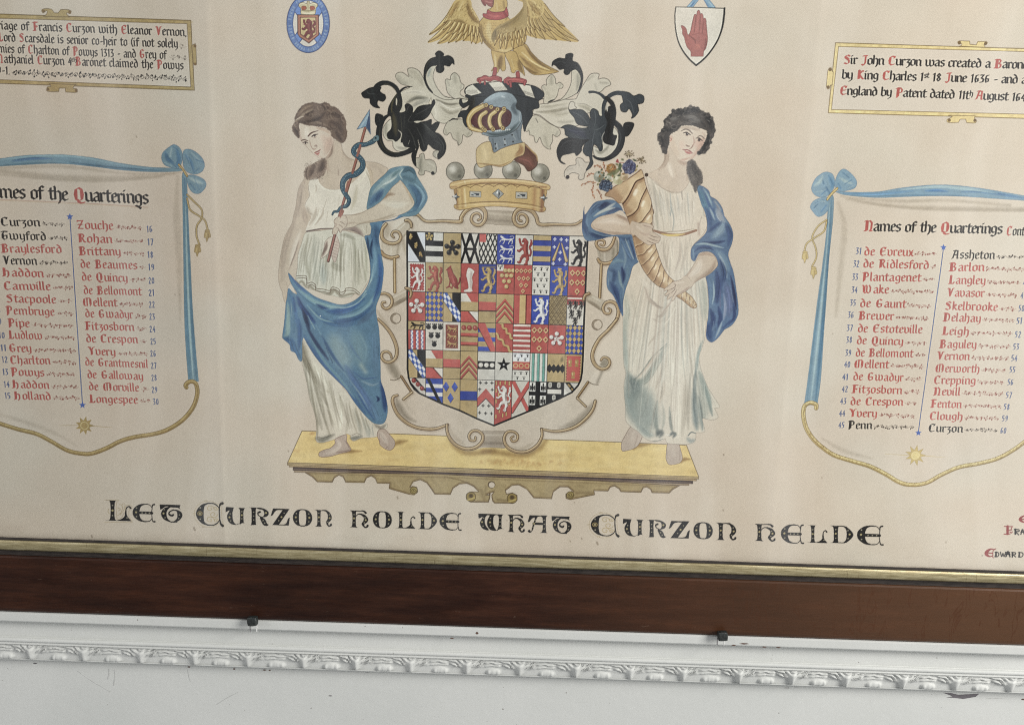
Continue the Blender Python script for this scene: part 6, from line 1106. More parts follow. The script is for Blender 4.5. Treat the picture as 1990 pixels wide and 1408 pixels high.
def shield():
    out = joinp(SH([(u, 0) for u in np.linspace(0, 1, 6)]), C4('878,0 872,200 866,400 858,520 846,590 820,645 760,712 640,772 500,832 330,900 165,968 0,1036'), C3('1205,1035 1040,968 875,890 710,828 545,752 480,722 430,682 395,630 374,570 364,480 364,300'))
    whole = fill_pts(out, GOLD)
    line_pts(np.concatenate([out[5:], out[:1]]), 4.4, BLK, 1); 
    base = CUR[0]
    for ri in range(6):
        for ci in range(10):
            c = cell(ci, ri); n = ri * 10 + ci + 1
            if ri < 5: k = clipped(poly_mask(c([(0, 0), (1, 0), (1, 1), (0, 1)])), whole)
            else: k = clipped(poly_mask(c([(0, 0), (1, 0), (1, 1.6), (0, 1.6)])), whole)
            if k is None: continue
            CUR[0] = QBASE + n
            quarter(c, k, n)
    CUR[0] = base
    for i in range(1, 10): line_pts(SH([(i / 10, v) for v in np.linspace(0, 1.36, 30)]), 1.1, (34, 30, 28), .85, .6, whole, id=False)
    for j in range(1, 6): line_pts(SH([(u, j / 5) for u in np.linspace(0, 1, 12)]), 1.1, (34, 30, 28), .85, .6, whole, id=False)
    line_pts(SH([(0, 0), (1, 0)]), 1.6, BLK, .9, id=False); line_pts(np.concatenate([out[5:], out[:1]]), 2.6, BLK, 1, id=False)
    # the brush leaves each tincture a little uneven
    for _ in range(500):
        u, v = RND.random(), RND.uniform(0, 1.2); P = SH([(u, v), (u + RND.uniform(-.02, .02), v + RND.uniform(-.02, .02))])
        line_pts(P, RND.uniform(3, 8), RND.choice([(255, 250, 240), (20, 15, 15)]), .05, 3, whole, id=False)

def quarter(c, k, n):
    B = lambda col: lay(k, tuple(v * .95 for v in col))
    if n == 1:
        B((214, 216, 222)); bend_beasts(c, k)
    elif n == 2:
        B(WHT); bx(c, 0, .28, 1, .46, BLK, k); bx(c, 0, .62, 1, .8, BLK, k); bx(c, 0, 0, .46, .28, BLK, k); cinq(c, (176, 150, 82), BLK, (206, 180, 110), k, .22, .15, .5)
    elif n == 3: B(GOLD); cinq(c, BLK, (60, 50, 40), (96, 96, 92), k)
    elif n == 4:
        B(WHT)
        for t in ('-.05,-.1 .55,1.1', '.45,-.1 1.05,1.1', '1.05,-.1 .45,1.1', '.55,-.1 -.05,1.1'): line_pts(c(t), 4.4, BLK, 1, .7, k)
        for t in ('.2,.52 .5,.14', '.8,.52 .5,.14', '.2,.52 .5,.9', '.8,.52 .5,.9', '.34,.52 .66,.52'): line_pts(c(t), 4.4, BLK, 1, .7, k)
        for x, y in ((.5, .34), (.5, .7)): fill_pts(c([(x, y - .1), (x + .09, y), (x, y + .1), (x - .09, y)]), WHT, clip=k)
    elif n == 5:
        B(WHT)
        for i in range(-4, 8):
            line_pts(c([(i * .25, -.05), (i * .25 + .9, 1.2)]), 2.4, BLK, 1, .7, k); line_pts(c([(i * .25, -.05), (i * .25 - .9, 1.2)]), 2.4, BLK, 1, .7, k)
        bx(c, 0, 0, .38, .28, RED, k)
    elif n == 6:
        B(BLU)
        for y in (.05, .37, .68): beast(c, y, (206, 206, 208), (30, 40, 110), k, .1, .95, .28)
    elif n == 7: B(WHT); lion(c, (150, 60, 54), (92, 40, 36), k, (186, 98, 84))
    elif n == 8:
        B(BLU)
        for j in range(3): bx(c, 0, j * .35, 1, j * .35 + .17, GOLD, k); line_pts(c([(0, j * .35 + .175), (1, j * .35 + .175)]), 1., (30, 30, 60), .7, .6, k)
    elif n == 9:
        B((40, 58, 150))
        for x, y in ((.2, .12), (.55, .12), (.85, .14), (.18, .38), (.88, .4), (.52, .55), (.5, .78), (.15, .92), (.82, .94)): crossc(c, x, y, k, (222, 224, 230), .9)
        for a, b in (((.47, .25), (.16, .8)), ((.58, .25), (.88, .82))):
            line_pts(c([a, b]), [2, 7], (70, 54, 34), .9, .7, k); line_pts(c([a, b]), [1.4, 5.4], (172, 144, 92), 1, .7, k); line_pts(c([a, b]) - (.6, .2), [.6, 1.6], (216, 196, 146), .8, .8, k)
    elif n == 10: B(WHT); lion(c, BLK, (60, 56, 54), k, (80, 80, 80))
    elif n == 11:
        B(WHT); bx(c, .16, .08, .9, .94, (168, 68, 64), k)
        for i in range(9):
            for x in (.16, .9): line_pts(c([(x, .12 + i * .1)]), 2.6, (150, 50, 50), 1, .7, k)
        for i in range(6):
            for y in (.08, .94): line_pts(c([(.2 + i * .13, y)]), 2.6, (150, 50, 50), 1, .7, k)
        lion(c, (214, 206, 200), (110, 44, 44), k, (238, 234, 228), ox=.08, oy=.08, s=.84)
    elif n == 12: B(GOLD); lion(c, (158, 74, 62), (104, 56, 40), k, (190, 112, 92))
    elif n == 13:
        B(GOLD)
        line_pts(spline(c('.36,.22 .44,.4 .6,.6 .72,.78')), [9, 12, 15, 8], (110, 46, 42), 1, .8, k); line_pts(spline(c('.35,.22 .44,.4 .58,.58 .7,.76')), [7, 10, 12, 6], (158, 72, 64), 1, .8, k)
        for t, w in (('.3,.2 .2,.24', 3), ('.36,.16 .42,.12', 3), ('.4,.6 .34,.78 .28,.8', 2.6), ('.55,.72 .5,.84', 2.6), ('.74,.76 .9,.66 .96,.5', 3.5), ('.7,.78 .84,.84', 3), ('.66,.56 .76,.7 .8,.84', 4), ('.2,.84 .36,.8 .5,.86', 2.4)): line_pts(spline(c(t)), w, (140, 58, 52), .95, .7, k)
        line_pts(c('.5,.45 .62,.66'), 2.4, (192, 112, 100), .6, 1, k)
    elif n == 14:
        B(RED); t = '.42,.15 .74,.25 .68,.36 .62,.48 .66,.62 .62,.84 .64,.94 .2,.96 .2,.9 .42,.84 .4,.66 .34,.5 .3,.38'
        fill(c, t, (110, 40, 38), .8, 1, clip=k); f = fill(c, t, (216, 210, 200), clip=k); line_pts(c('.58,.3 .56,.5 .58,.8'), 4, (160, 140, 132), .5, 2, k)
    elif n == 15: B((36, 54, 140)); lion(c, (176, 146, 82), (40, 40, 70), k, (214, 188, 124)); line_pts(c('.2,.12 .9,.1'), 3, (166, 136, 76), .6, 1, k)
    elif n == 16:
        B(RED); bx(c, .02, 0, .4, .22, WHT, k); ermine(c, .2, .1, k); ermine(c, .1, .04, k, .6); ermine(c, .3, .04, k, .6)
        for y, xs in ((.2, (.48, .7, .92)), (.37, (.3, .56, .82)), (.56, (.42, .7)), (.74, (.56,))):
            for x in xs: bezant(c, x, y, 4, k)
    elif n == 17:
        B(RED)
        for y, xs in ((.2, (.14, .38, .62, .86)), (.45, (.26, .52, .76)), (.68, (.38, .66)), (.88, (.5,))):
            for x in xs: mascle(c, x, y, k, .12, .08)
    elif n == 18:
        B((222, 217, 206))
        for j, y in enumerate((.1, .28, .46, .66, .86)):
            for x in ((.14, .5, .82) if j % 2 == 0 else (.32, .68)): ermine(c, x, y, k, 1.1)
    elif n == 19: B((42, 70, 170)); lion(c, (176, 148, 90), (40, 44, 80), k, (212, 188, 130), crown=(196, 166, 96))
    elif n == 20:
        B(RED)
        for y, xs in ((.22, (.24, .54, .86)), (.54, (.22, .54, .84)), (.84, (.54,))):
            for x in xs: mascle(c, x, y, k, .15, .11)
    elif n == 21: B(RED); cinq(c, (206, 200, 194), (96, 40, 40), (238, 236, 232), k)
    elif n in (22, 40): lozengy2(c, k)
    elif n in (23, 41): chequy_bend(c, k)
    elif n in (24, 42): quart24(c, k)
    elif n == 25: B(GOLD); bx(c, 0, .28, 1, .57, RED, k); line_pts(c([(0, .59), (1, .59)]), 2.4, (70, 30, 26), .9, .8, k)
    elif n in (26, 44): chevrons(c, k, 3 if n == 26 else 3, .3, .21, .09, RED if n == 26 else (176, 84, 76))
    elif n == 27: B(RED); bx(c, .33, 0, .68, 1, (196, 168, 112), k); line_pts(c([(.7, 0), (.7, 1)]), 2, (96, 34, 32), .9, .7, k)
    elif n == 28: B((40, 68, 172)); lion(c, (212, 212, 212), (30, 44, 110), k, (240, 240, 238), crown=(170, 140, 80))
    elif n == 29:
        B((150, 130, 88))
        for i in range(-5, 9):
            for g in (-1, 1): line_pts(c([(i * .26, -.02), (i * .26 + g * 1.2, 1.05)]), 1.7, (84, 66, 40), .9, .7, k); line_pts(c([(i * .26, -.02), (i * .26 + g * 1.2, 1.05)]) - (.9, 0), .8, (204, 182, 130), .7, .7, k)
        for j in range(8):
            for i in range(5): line_pts(c([(i * .26 + (.13 if j % 2 else 0), j * .13 + .06)]), 2.6, (104, 84, 50), .8, .8, k)
    elif n == 30:
        B(WHT); bx(c, 0, 0, 1, .3, (168, 70, 66), k); bx(c, 0, .05, 1, .1, WHT, k)
        for x, y, s in ((.0, .12, .32), (.3, .12, .32), (.62, .12, .32), (.08, .42, .34), (.5, .42, .34), (.3, .68, .34)): lion(c, BLK, (120, 114, 108), k, BLK, ox=x, oy=y, s=s)
    elif n == 31:
        B(RED); bx(c, 0, 0, 1, .3, GOLD, k); beast(c, .04, BLK, (90, 76, 50), k, .1, .95, .24); line_pts(c([(0, .31), (1, .31)]), 1.4, BLK, .8, .6, k)
        for x in (.22, .52, .8):
            bx(c, x - .07, .33, x + .07, 1, (206, 206, 214), k)
            for j in range(9): line_pts(c([(x - .05 + .1 * (j % 2), .36 + j * .075)]), 2.6, (76, 90, 150), .95, .7, k)
            line_pts(c([(x - .08, .33), (x - .08, 1)]), .9, (120, 60, 60), .7, .6, k)
    elif n == 32:
        B(WHT)
        for x, y in ((.17, .2), (.52, .2), (.85, .2), (.32, .5), (.7, .5), (.5, .8)):
            line_pts(c([(x, y)]), 9.5, BLK, 1, .8, k)
            for d in (-.1, 0, .1): line_pts(c([(x + d, y - .1)]), 2.8, BLK, 1, .7, k)
            line_pts(c([(x - .05, y - .03)]), 2.2, (90, 90, 90), .6, 1, k)
    elif n == 33:
        B((218, 210, 196)); bx(c, .15, .1, .86, .92, (132, 62, 46), k)
        for y in (.14, .4, .66): beast(c, y, (186, 152, 92), (90, 40, 30), k, .2, .82, .22)
    elif n == 34:
        B(GOLD); 
        for x in (.18, .5, .82): bezant(c, x, .18, 4.6, k, (150, 62, 56), (200, 124, 112), (110, 60, 40))
        for y in (.37, .68): bx(c, 0, y, 1, y + .1, RED, k); line_pts(c([(0, y + .115), (1, y + .115)]), 2.2, (96, 40, 34), .9, .7, k)
    elif n == 35:
        B(GOLD)
        for y in (.18, .5, .83): bx(c, 0, y, 1, y + .15, (44, 72, 170), k)
        pg(c, '.02,-.02 .38,-.02 1,.88 1,1.02 .74,1.02 .02,.16', RED, k); line_pts(c([(.02, .18), (.74, 1)]), 1.6, (90, 34, 34), .7, .8, k)
    elif n == 36:
        B(RED)
        for x0, y0, x1, y1 in ((.28, 0, 1.0, .55), (-.02, .35, .98, 1.02)):
            t = np.linspace(0, 1, 24); P = c(np.stack([x0 + (x1 - x0) * t + .035 * np.sin(t * 20), y0 + (y1 - y0) * t - .025 * np.sin(t * 20)], 1))
            line_pts(P + (1, 1.2), 5, (96, 40, 32), .9, .8, k); line_pts(P, 4.2, (192, 162, 104), 1, .7, k)
    elif n == 37:
        B((176, 80, 76))
        for j in range(6): bx(c, 0, .02 + j * .175, 1, .09 + j * .175, (216, 206, 194), k)
    elif n == 38:
        B(RED)
        for y, xs in ((.2, (.2, .52, .86)), (.52, (.2, .52, .86)), (.83, (.5,))):
            for x in xs: mascle(c, x, y, k, .16, .11)
    elif n == 39: B(RED); cinq(c, (206, 200, 194), (96, 40, 40), (238, 236, 232), k, .48, .48, .95)
    elif n == 43: B(GOLD); bx(c, 0, .3, 1, .58, RED, k); line_pts(c([(0, .595), (1, .595)]), 2, (90, 40, 34), .9, .8, k); line_pts(spline(c('.3,.05 .24,.14 .34,.2')), 1, (206, 188, 144), .5, .8, k)
    elif n == 45:
        B(WHT); bx(c, 0, .33, 1, .62, BLK, k)
        for x in (.18, .5, .83): bezant(c, x, .47, 4.4, k, (208, 202, 192), (232, 228, 220), (60, 56, 52))
    elif n == 46:
        B(WHT); P = [(.5 + (.42 if i % 2 == 0 else .17) * math.sin(i * math.pi / 5) , .44 - (.26 if i % 2 == 0 else .1) * math.cos(i * math.pi / 5)) for i in range(10)]
        fill_pts(c(P), BLK, clip=k); line_pts(c([(.5, .44)]), 3.4, (210, 208, 204), 1, .7, k)
    elif n == 47:
        B((218, 213, 202)); bx(c, 0, 0, 1, .3, (222, 224, 232), k); bx(c, 0, .32, 1, .58, RED, k); line_pts(c([(0, .6), (1, .6)]), 2, (84, 40, 34), .9, .7, k)
        for x in (.18, .5, .84): line_pts(ellipse(c, x, .455, .12, .07, 20), 1.8, (200, 170, 116), 1, .7, k)
        for x, y in ((.14, .08), (.52, .08), (.86, .08), (.32, .22), (.72, .22), (.16, .7), (.5, .7), (.82, .7), (.3, .88), (.68, .88)): ermine(c, x, y, k, 1.)
    elif n == 48:
        B((222, 218, 208))
        for x in (.22, .52, .82): bx(c, x - .09, 0, x + .02, 1, (110, 166, 152), k); line_pts(c([(x + .03, 0), (x + .03, 1)]), 1.6, (60, 96, 88), .8, .7, k); line_pts(c([(x - .1, 0), (x - .1, 1)]), 1., (70, 110, 100), .7, .6, k)
    elif n == 49:
        B((190, 164, 110)); P = [(0, .42)] + [(i / 8, .36 if i % 2 else .46) for i in range(9)] + [(1, .62)] + [(1 - i / 8, .68 if i % 2 else .58) for i in range(9)]
        fill_pts(c(P), BLK, clip=k); fill(c, '.74,.26 .8,.12 .9,.12 .9,.26', (104, 92, 62), .7, 1, clip=k)
    elif n == 50:
        B((186, 158, 104)); bx(c, .12, .06, .88, .94, RED, k)
        for i in range(9):
            for x in (.12, .88): line_pts(c([(x, .1 + i * .1)]), 2.4, (140, 56, 52), 1, .7, k)
        for x, y in ((.3, .28), (.68, .28), (.5, .7)):
            for d, w in ((-.1, 2), (-.04, 7), (.02, 6.6), (.07, 2.4), (.12, 7)): line_pts(c([(x - .05, y + d), (x + .05, y + d)]), w * .6, (168, 134, 78), 1, .7, k)
            line_pts(c([(x - .05, y - .04), (x - .03, y + .03)]), 1.6, (222, 198, 146), .8, .8, k)
    elif n == 51:
        B((208, 202, 192)); line_pts(c([(.3, -.04), (1.05, .48)]), 3.6, BLK, 1, .7, k); line_pts(c([(-.1, .04), (1.05, .82)]), 3.2, BLK, 1, .7, k)
        for x, y in ((.3, .09), (.54, .22), (.78, .36)): bezant(c, x, y, 4.2, k, (138, 52, 46), (190, 110, 100), (90, 50, 46))
    elif n == 52:
        B((44, 74, 172)); 
        for y in (.2, .5): bx(c, 0, y, 1, y + .14, (216, 214, 212), k)
        line_pts(c([(.1, -.04), (1.02, 1.1)]), 6., BLK, 1, .8, k)
    elif n == 53:
        B((192, 168, 116))
        for x, y in ((.18, .28), (.68, .28), (.44, .68)):
            t = [(x, y - .18), (x + .18, y), (x, y + .18), (x - .18, y)]; fill_pts(c(t) + (.8, 1), (70, 56, 40), .7, clip=k); fill_pts(c(t), (44, 72, 168), clip=k); fill_pts(c([(x, y - .18), (x + .18, y), (x, y)]), (70, 100, 190), .7, clip=k)
    elif n == 54: B((194, 168, 114)); bx(c, 0, .42, 1, .74, (38, 60, 150), k); line_pts(c([(0, .75), (1, .75)]), 1.6, (50, 50, 70), .7, .7, k)
    elif n == 55:
        B(WHT); fill_pts(c([(0, .66), (.5, .3), (1, .66), (1, .96), (.5, .64), (0, .96)]), RED, clip=k); line_pts(c([(0, .98), (.5, .66), (1, .98)]), 1.8, (80, 30, 30), .8, .7, k)
        for x, y in ((.17, .1), (.5, .1), (.84, .1), (.14, .34), (.86, .34), (.34, .92), (.68, .92), (.15, 1.18), (.5, 1.2), (.84, 1.2)): crossc(c, x, y, k, BLK, .9)
    elif n == 56:
        B(RED)
        for x, y in ((.1, .1), (.32, .1), (.6, .08), (.84, .1), (.1, .36), (.86, .4), (.1, .75), (.3, 1.1), (.1, 1.3), (.5, 1.25), (.86, .8), (.7, 1.2), (.24, .5)): line_pts(c([(x, y - .05), (x, y + .05)]), 3.4, (96, 40, 34), .9, .7, k); line_pts(c([(x, y - .05), (x, y + .05)]), 2.6, (196, 164, 104), 1, .7, k)
        lion(c, (214, 208, 200), (90, 44, 40), k, (238, 234, 228), ox=-.02, oy=.08, s=1.02)
    elif n == 57:
        B((212, 204, 190))
        for t in ([(.05, 0), (1, 1.1)], [(1.0, .05), (0, 1.1)]): line_pts(c(t) + (.8, 1.2), 7.4, (90, 34, 32), .8, .8, k); line_pts(c(t), 6.8, RED, 1, .7, k)
    elif n == 58:
        B(BLK)
        for x, y in ((.02, .02), (.64, .02), (.02, .5), (.64, .5)):
            bx(c, x, y, x + .34, y + .34, WHT, k); cx, cy = x + .17, y + .17
            for t in ([(cx, cy - .12), (cx, cy + .12)], [(cx - .1, cy - .02), (cx - .1, cy + .1)], [(cx + .1, cy - .02), (cx + .1, cy + .1)], [(cx - .1, cy + .03), (cx + .1, cy + .03)]): line_pts(c(t), 2.6, BLK, 1, .7, k)
    elif n == 59:
        B(BLK); bx(c, .06, .26, .86, .42, (216, 208, 196), k)
        for x, y in ((.2, .1), (.7, .1), (.44, .55)):
            line_pts(c([(x, y - .03), (x, y + .04)]), 7, (190, 184, 172), 1, .8, k); line_pts(c([(x - .04, y - .02), (x + .04, y - .02)]), 1.4, (70, 66, 64), .9, .7, k); line_pts(c([(x - .03, y + .04), (x + .03, y + .04)]), 1.2, (70, 66, 64), .9, .7, k)
    elif n == 60:
        B((208, 202, 192)); line_pts(c([(.12, -.05), (.85, .5)]), 7.6, BLK, 1, .7, k)
        for x, y in ((.25, .08), (.45, .22)): line_pts(c([(x, y), (x + .1, y + .06)]), 3.4, (168, 136, 78), .9, .8, k)
        fill(c, '.0,.2 .3,.42 0,.6', (216, 210, 200), smooth=False, clip=k)

def lozengy2(c, k):
    lay(k, GOLD)
    w, h = .25, .2
    for j in range(-1, 7):
        for i in range(-1, 6):
            x, y = i * w + .125, j * h - .02
            col = RND.choice([(44, 72, 170), (40, 64, 158), (52, 80, 172)])
            fill_pts(c([(x, y - h / 2), (x + w / 2, y), (x, y + h / 2), (x - w / 2, y)]) if j % 1 == 0 else c([(0, 0)] * 4), col, clip=k, edge=(30, 32, 60), ew=.7)
    for j in range(-1, 7):
        for i in range(-1, 6):
            x, y = i * w, j * h + .08
            fill_pts(c([(x, y - h / 2), (x + w / 2, y), (x, y + h / 2), (x - w / 2, y)]), GOLD, clip=k, edge=(50, 44, 50), ew=.6)

def plinth():
    YL = (228, 202, 130)
    top = joinp(P1('222,80 1000,104 1550,126'), P2('500,150 1200,176 1782,202 1890,480 940,444 0,412'), P1('1990,432 1000,400 90,372'))
    m = fill_pts(top, YL, edge=(84, 66, 40), ew=1.2, ea=.85)
    for _ in range(420):
        x, y = RND.uniform(560, 1355), RND.uniform(838, 925); l = RND.uniform(6, 30)
        line_pts(np.array([(x, y), (x + l, y + RND.uniform(-2, 3))]), RND.uniform(3, 10), RND.choice([(228, 208, 146), (198, 170, 102), (206, 178, 112)]), .22, 4, m, id=False)
    for x, y, n, r in ((990, 895, 60, 24), (1030, 900, 40, 20), (1090, 895, 10, 16), (606, 842, 10, 5), (576, 875, 8, 6)):
        for _ in range(n): line_pts(np.array([(x + RND.gauss(0, r), y + RND.gauss(0, r * .2))]), RND.uniform(2, 6), RND.choice([(188, 142, 78), (180, 140, 84), (198, 158, 90)]), .28, 2.6, m, id=False)
    # cast shade painted under the scrolls and feet
    for c, t, w, a in ((P1, '1580,140 1620,220 1700,270 1800,285 1990,262', [20, 40, 50, 50, 40], .55), (P2, '0,250 160,270 290,290 400,275 500,220 550,160', [40, 50, 50, 50, 50, 30], .55), (P1, '560,285 660,268 770,266', [14, 34, 4], .75), (P1, '1060,215 1110,185 1190,172', [20, 44, 6], .7), (P2, '1320,232 1360,205 1460,192', [24, 40, 6], .65), (P2, '1735,350 1765,325 1815,325', [14, 30, 6], .75)):
        line_pts(path(c, t), np.array(w) * c.s, (136, 102, 52), a, np.max(w) * c.s * .5, m, id=False)
    # moulded front edge
    def band(y0a, y0b, y1a, y1b, xa, xb, col, dk=None):
        a = P1([(xa, y0a)])[0]; b = P2([(xb, y0b)])[0]; a2 = P1([(xa, y1a)])[0]; b2 = P2([(xb, y1b)])[0]
        fill_pts(np.array([a, b, b2, a2]), col, edge=(76, 58, 44), ew=.8, ea=.75)
    band(372, 478, 396, 500, 88, 1890, (186, 164, 118)); band(396, 500, 412, 516, 104, 1870, (170, 146, 104)); band(412, 516, 442, 541, 140, 1838, (72, 58, 56)); band(442, 541, 460, 556, 150, 1804, (160, 140, 112))
    line_pts(np.array([P1([(145, 430)])[0], P2([(1820, 532)])[0]]), 2., (140, 118, 100), .7, .9, id=False); line_pts(np.array([P1([(92, 384)])[0], P2([(1888, 488)])[0]]), .8, (104, 82, 52), .8, id=False)
    # fretted apron
    ap = joinp(P1('!250,462 320,505 !362,548 !500,552 522,510 562,486 602,505 !625,552 !795,556 816,512 860,492 898,518 !916,560 !1030,562 1024,610 !1205,662 1255,668 1288,640 1280,598 1240,588 1215,600 1245,548 1310,528 1372,558 1412,612 !1445,662 !1588,664 1612,608 1672,568 1742,562 1802,590 1850,640 1780,640 1738,662 1738,710 1775,735 !1938,735 1950,700 1955,650'),
               P2('18,640 45,640 !48,640 !50,620 !92,612 70,640 78,690 !96,710 !258,710 295,682 292,640 250,620 200,630 190,600 250,553 310,550 380,588 !440,664 !596,672 612,610 670,568 740,568 795,612 770,606 722,630 724,668 760,680 !975,636 !968,600 !1092,604 1112,570 1150,560 1190,585 !1206,610 !1382,616 1402,576 1432,568 1466,588 !1480,618 !1630,622 1662,590 !1722,556'), P2('900,510 0,478'), P1('1500,478 800,470'))
    m = fill_pts(ap, (172, 152, 106), edge=(84, 64, 40), ew=1.3)
    line_pts(ap[:len(ap) - 4] - (0, 2.2), 2.2, (116, 92, 58), .6, 1., m, id=False)
    for _ in range(120):
        x, y = RND.uniform(600, 1330), RND.uniform(915, 970); line_pts(np.array([(x, y), (x + RND.uniform(4, 16), y + 1)]), RND.uniform(3, 8), RND.choice([(192, 172, 124), (146, 124, 80)]), .25, 3, m, id=False)
    folds(P1, m, [('1040,560 1040,620 1200,660', [30, 40, 26], (124, 104, 68), .65), ('1080,530 1130,600', 40, (186, 166, 122), .6), ('1420,520 1500,640', 60, (158, 138, 92), .5), ('1870,620 1900,720', [60, 40], (130, 108, 68), .6), ('150,468 1990,520', 14, (130, 108, 72), .6, 3), ('1530,500 1700,540 1860,620', 14, (120, 98, 62), .5)])
    folds(P2, m, [('820,620 960,620', [40, 50], (128, 106, 70), .6), ('120,680 250,690', 40, (118, 98, 60), .6), ('0,495 1700,565', 12, (126, 104, 66), .6, 3), ('480,600 540,650', 60, (156, 136, 92), .5), ('20,560 10,690', 40, (140, 118, 76), .5)])
    for c, x, y, r in ((P1, 1252, 628, 38), (P2, 760, 640, 36)):
        dot(c, x, y, r, (96, 78, 40)); dot(c, x, y, r - 6, (164, 146, 80)); P = [(x + r * .7 * (1 - k / 16) * math.cos(k * .8), y + r * .7 * (1 - k / 16) * math.sin(k * .8)) for k in range(14)]; line_pts(spline(c(P)), 1.2, (88, 68, 36), .9)
    for c, x, y in ((P1, 1778, 685), (P2, 250, 668)):
        dot(c, x, y, 44, (150, 128, 66)); dot(c, x, y - 8, 20, (78, 60, 34), .9, 2); line_pts(ellipse(c, x, y, 44, 44), 1.2, (74, 56, 32), .9); line(c, f'{x-30},{y+30} {x+30},{y+10}', 3, (200, 178, 100), .7, 1.4)
    dot(P2, 68, 548, 34, (96, 78, 48)); dot(P2, 71, 551, 27, PAPER)
# ---------------------------------------------------------------- scrolls, tablets, badges and all the writing
T1 = crop(0, 0, .211055); T2 = crop(0, 260, .241518); T3 = crop(0, 580, .234375); T4 = crop(1560, 60, .216080); T5 = crop(1540, 310, .234375); T6 = crop(1540, 620, .241416)
B1 = crop(530, 0, .085227); B2 = crop(1280, 0, .099404); S1 = crop(1850, 960, .12069)
TR = (178, 76, 68); TB = (38, 33, 32); TN = (66, 88, 146); RB = (110, 148, 170); RBD = (62, 106, 148); RBL = (166, 190, 196)

def pt(c, x, y): return tuple(c([(x, y)])[0])

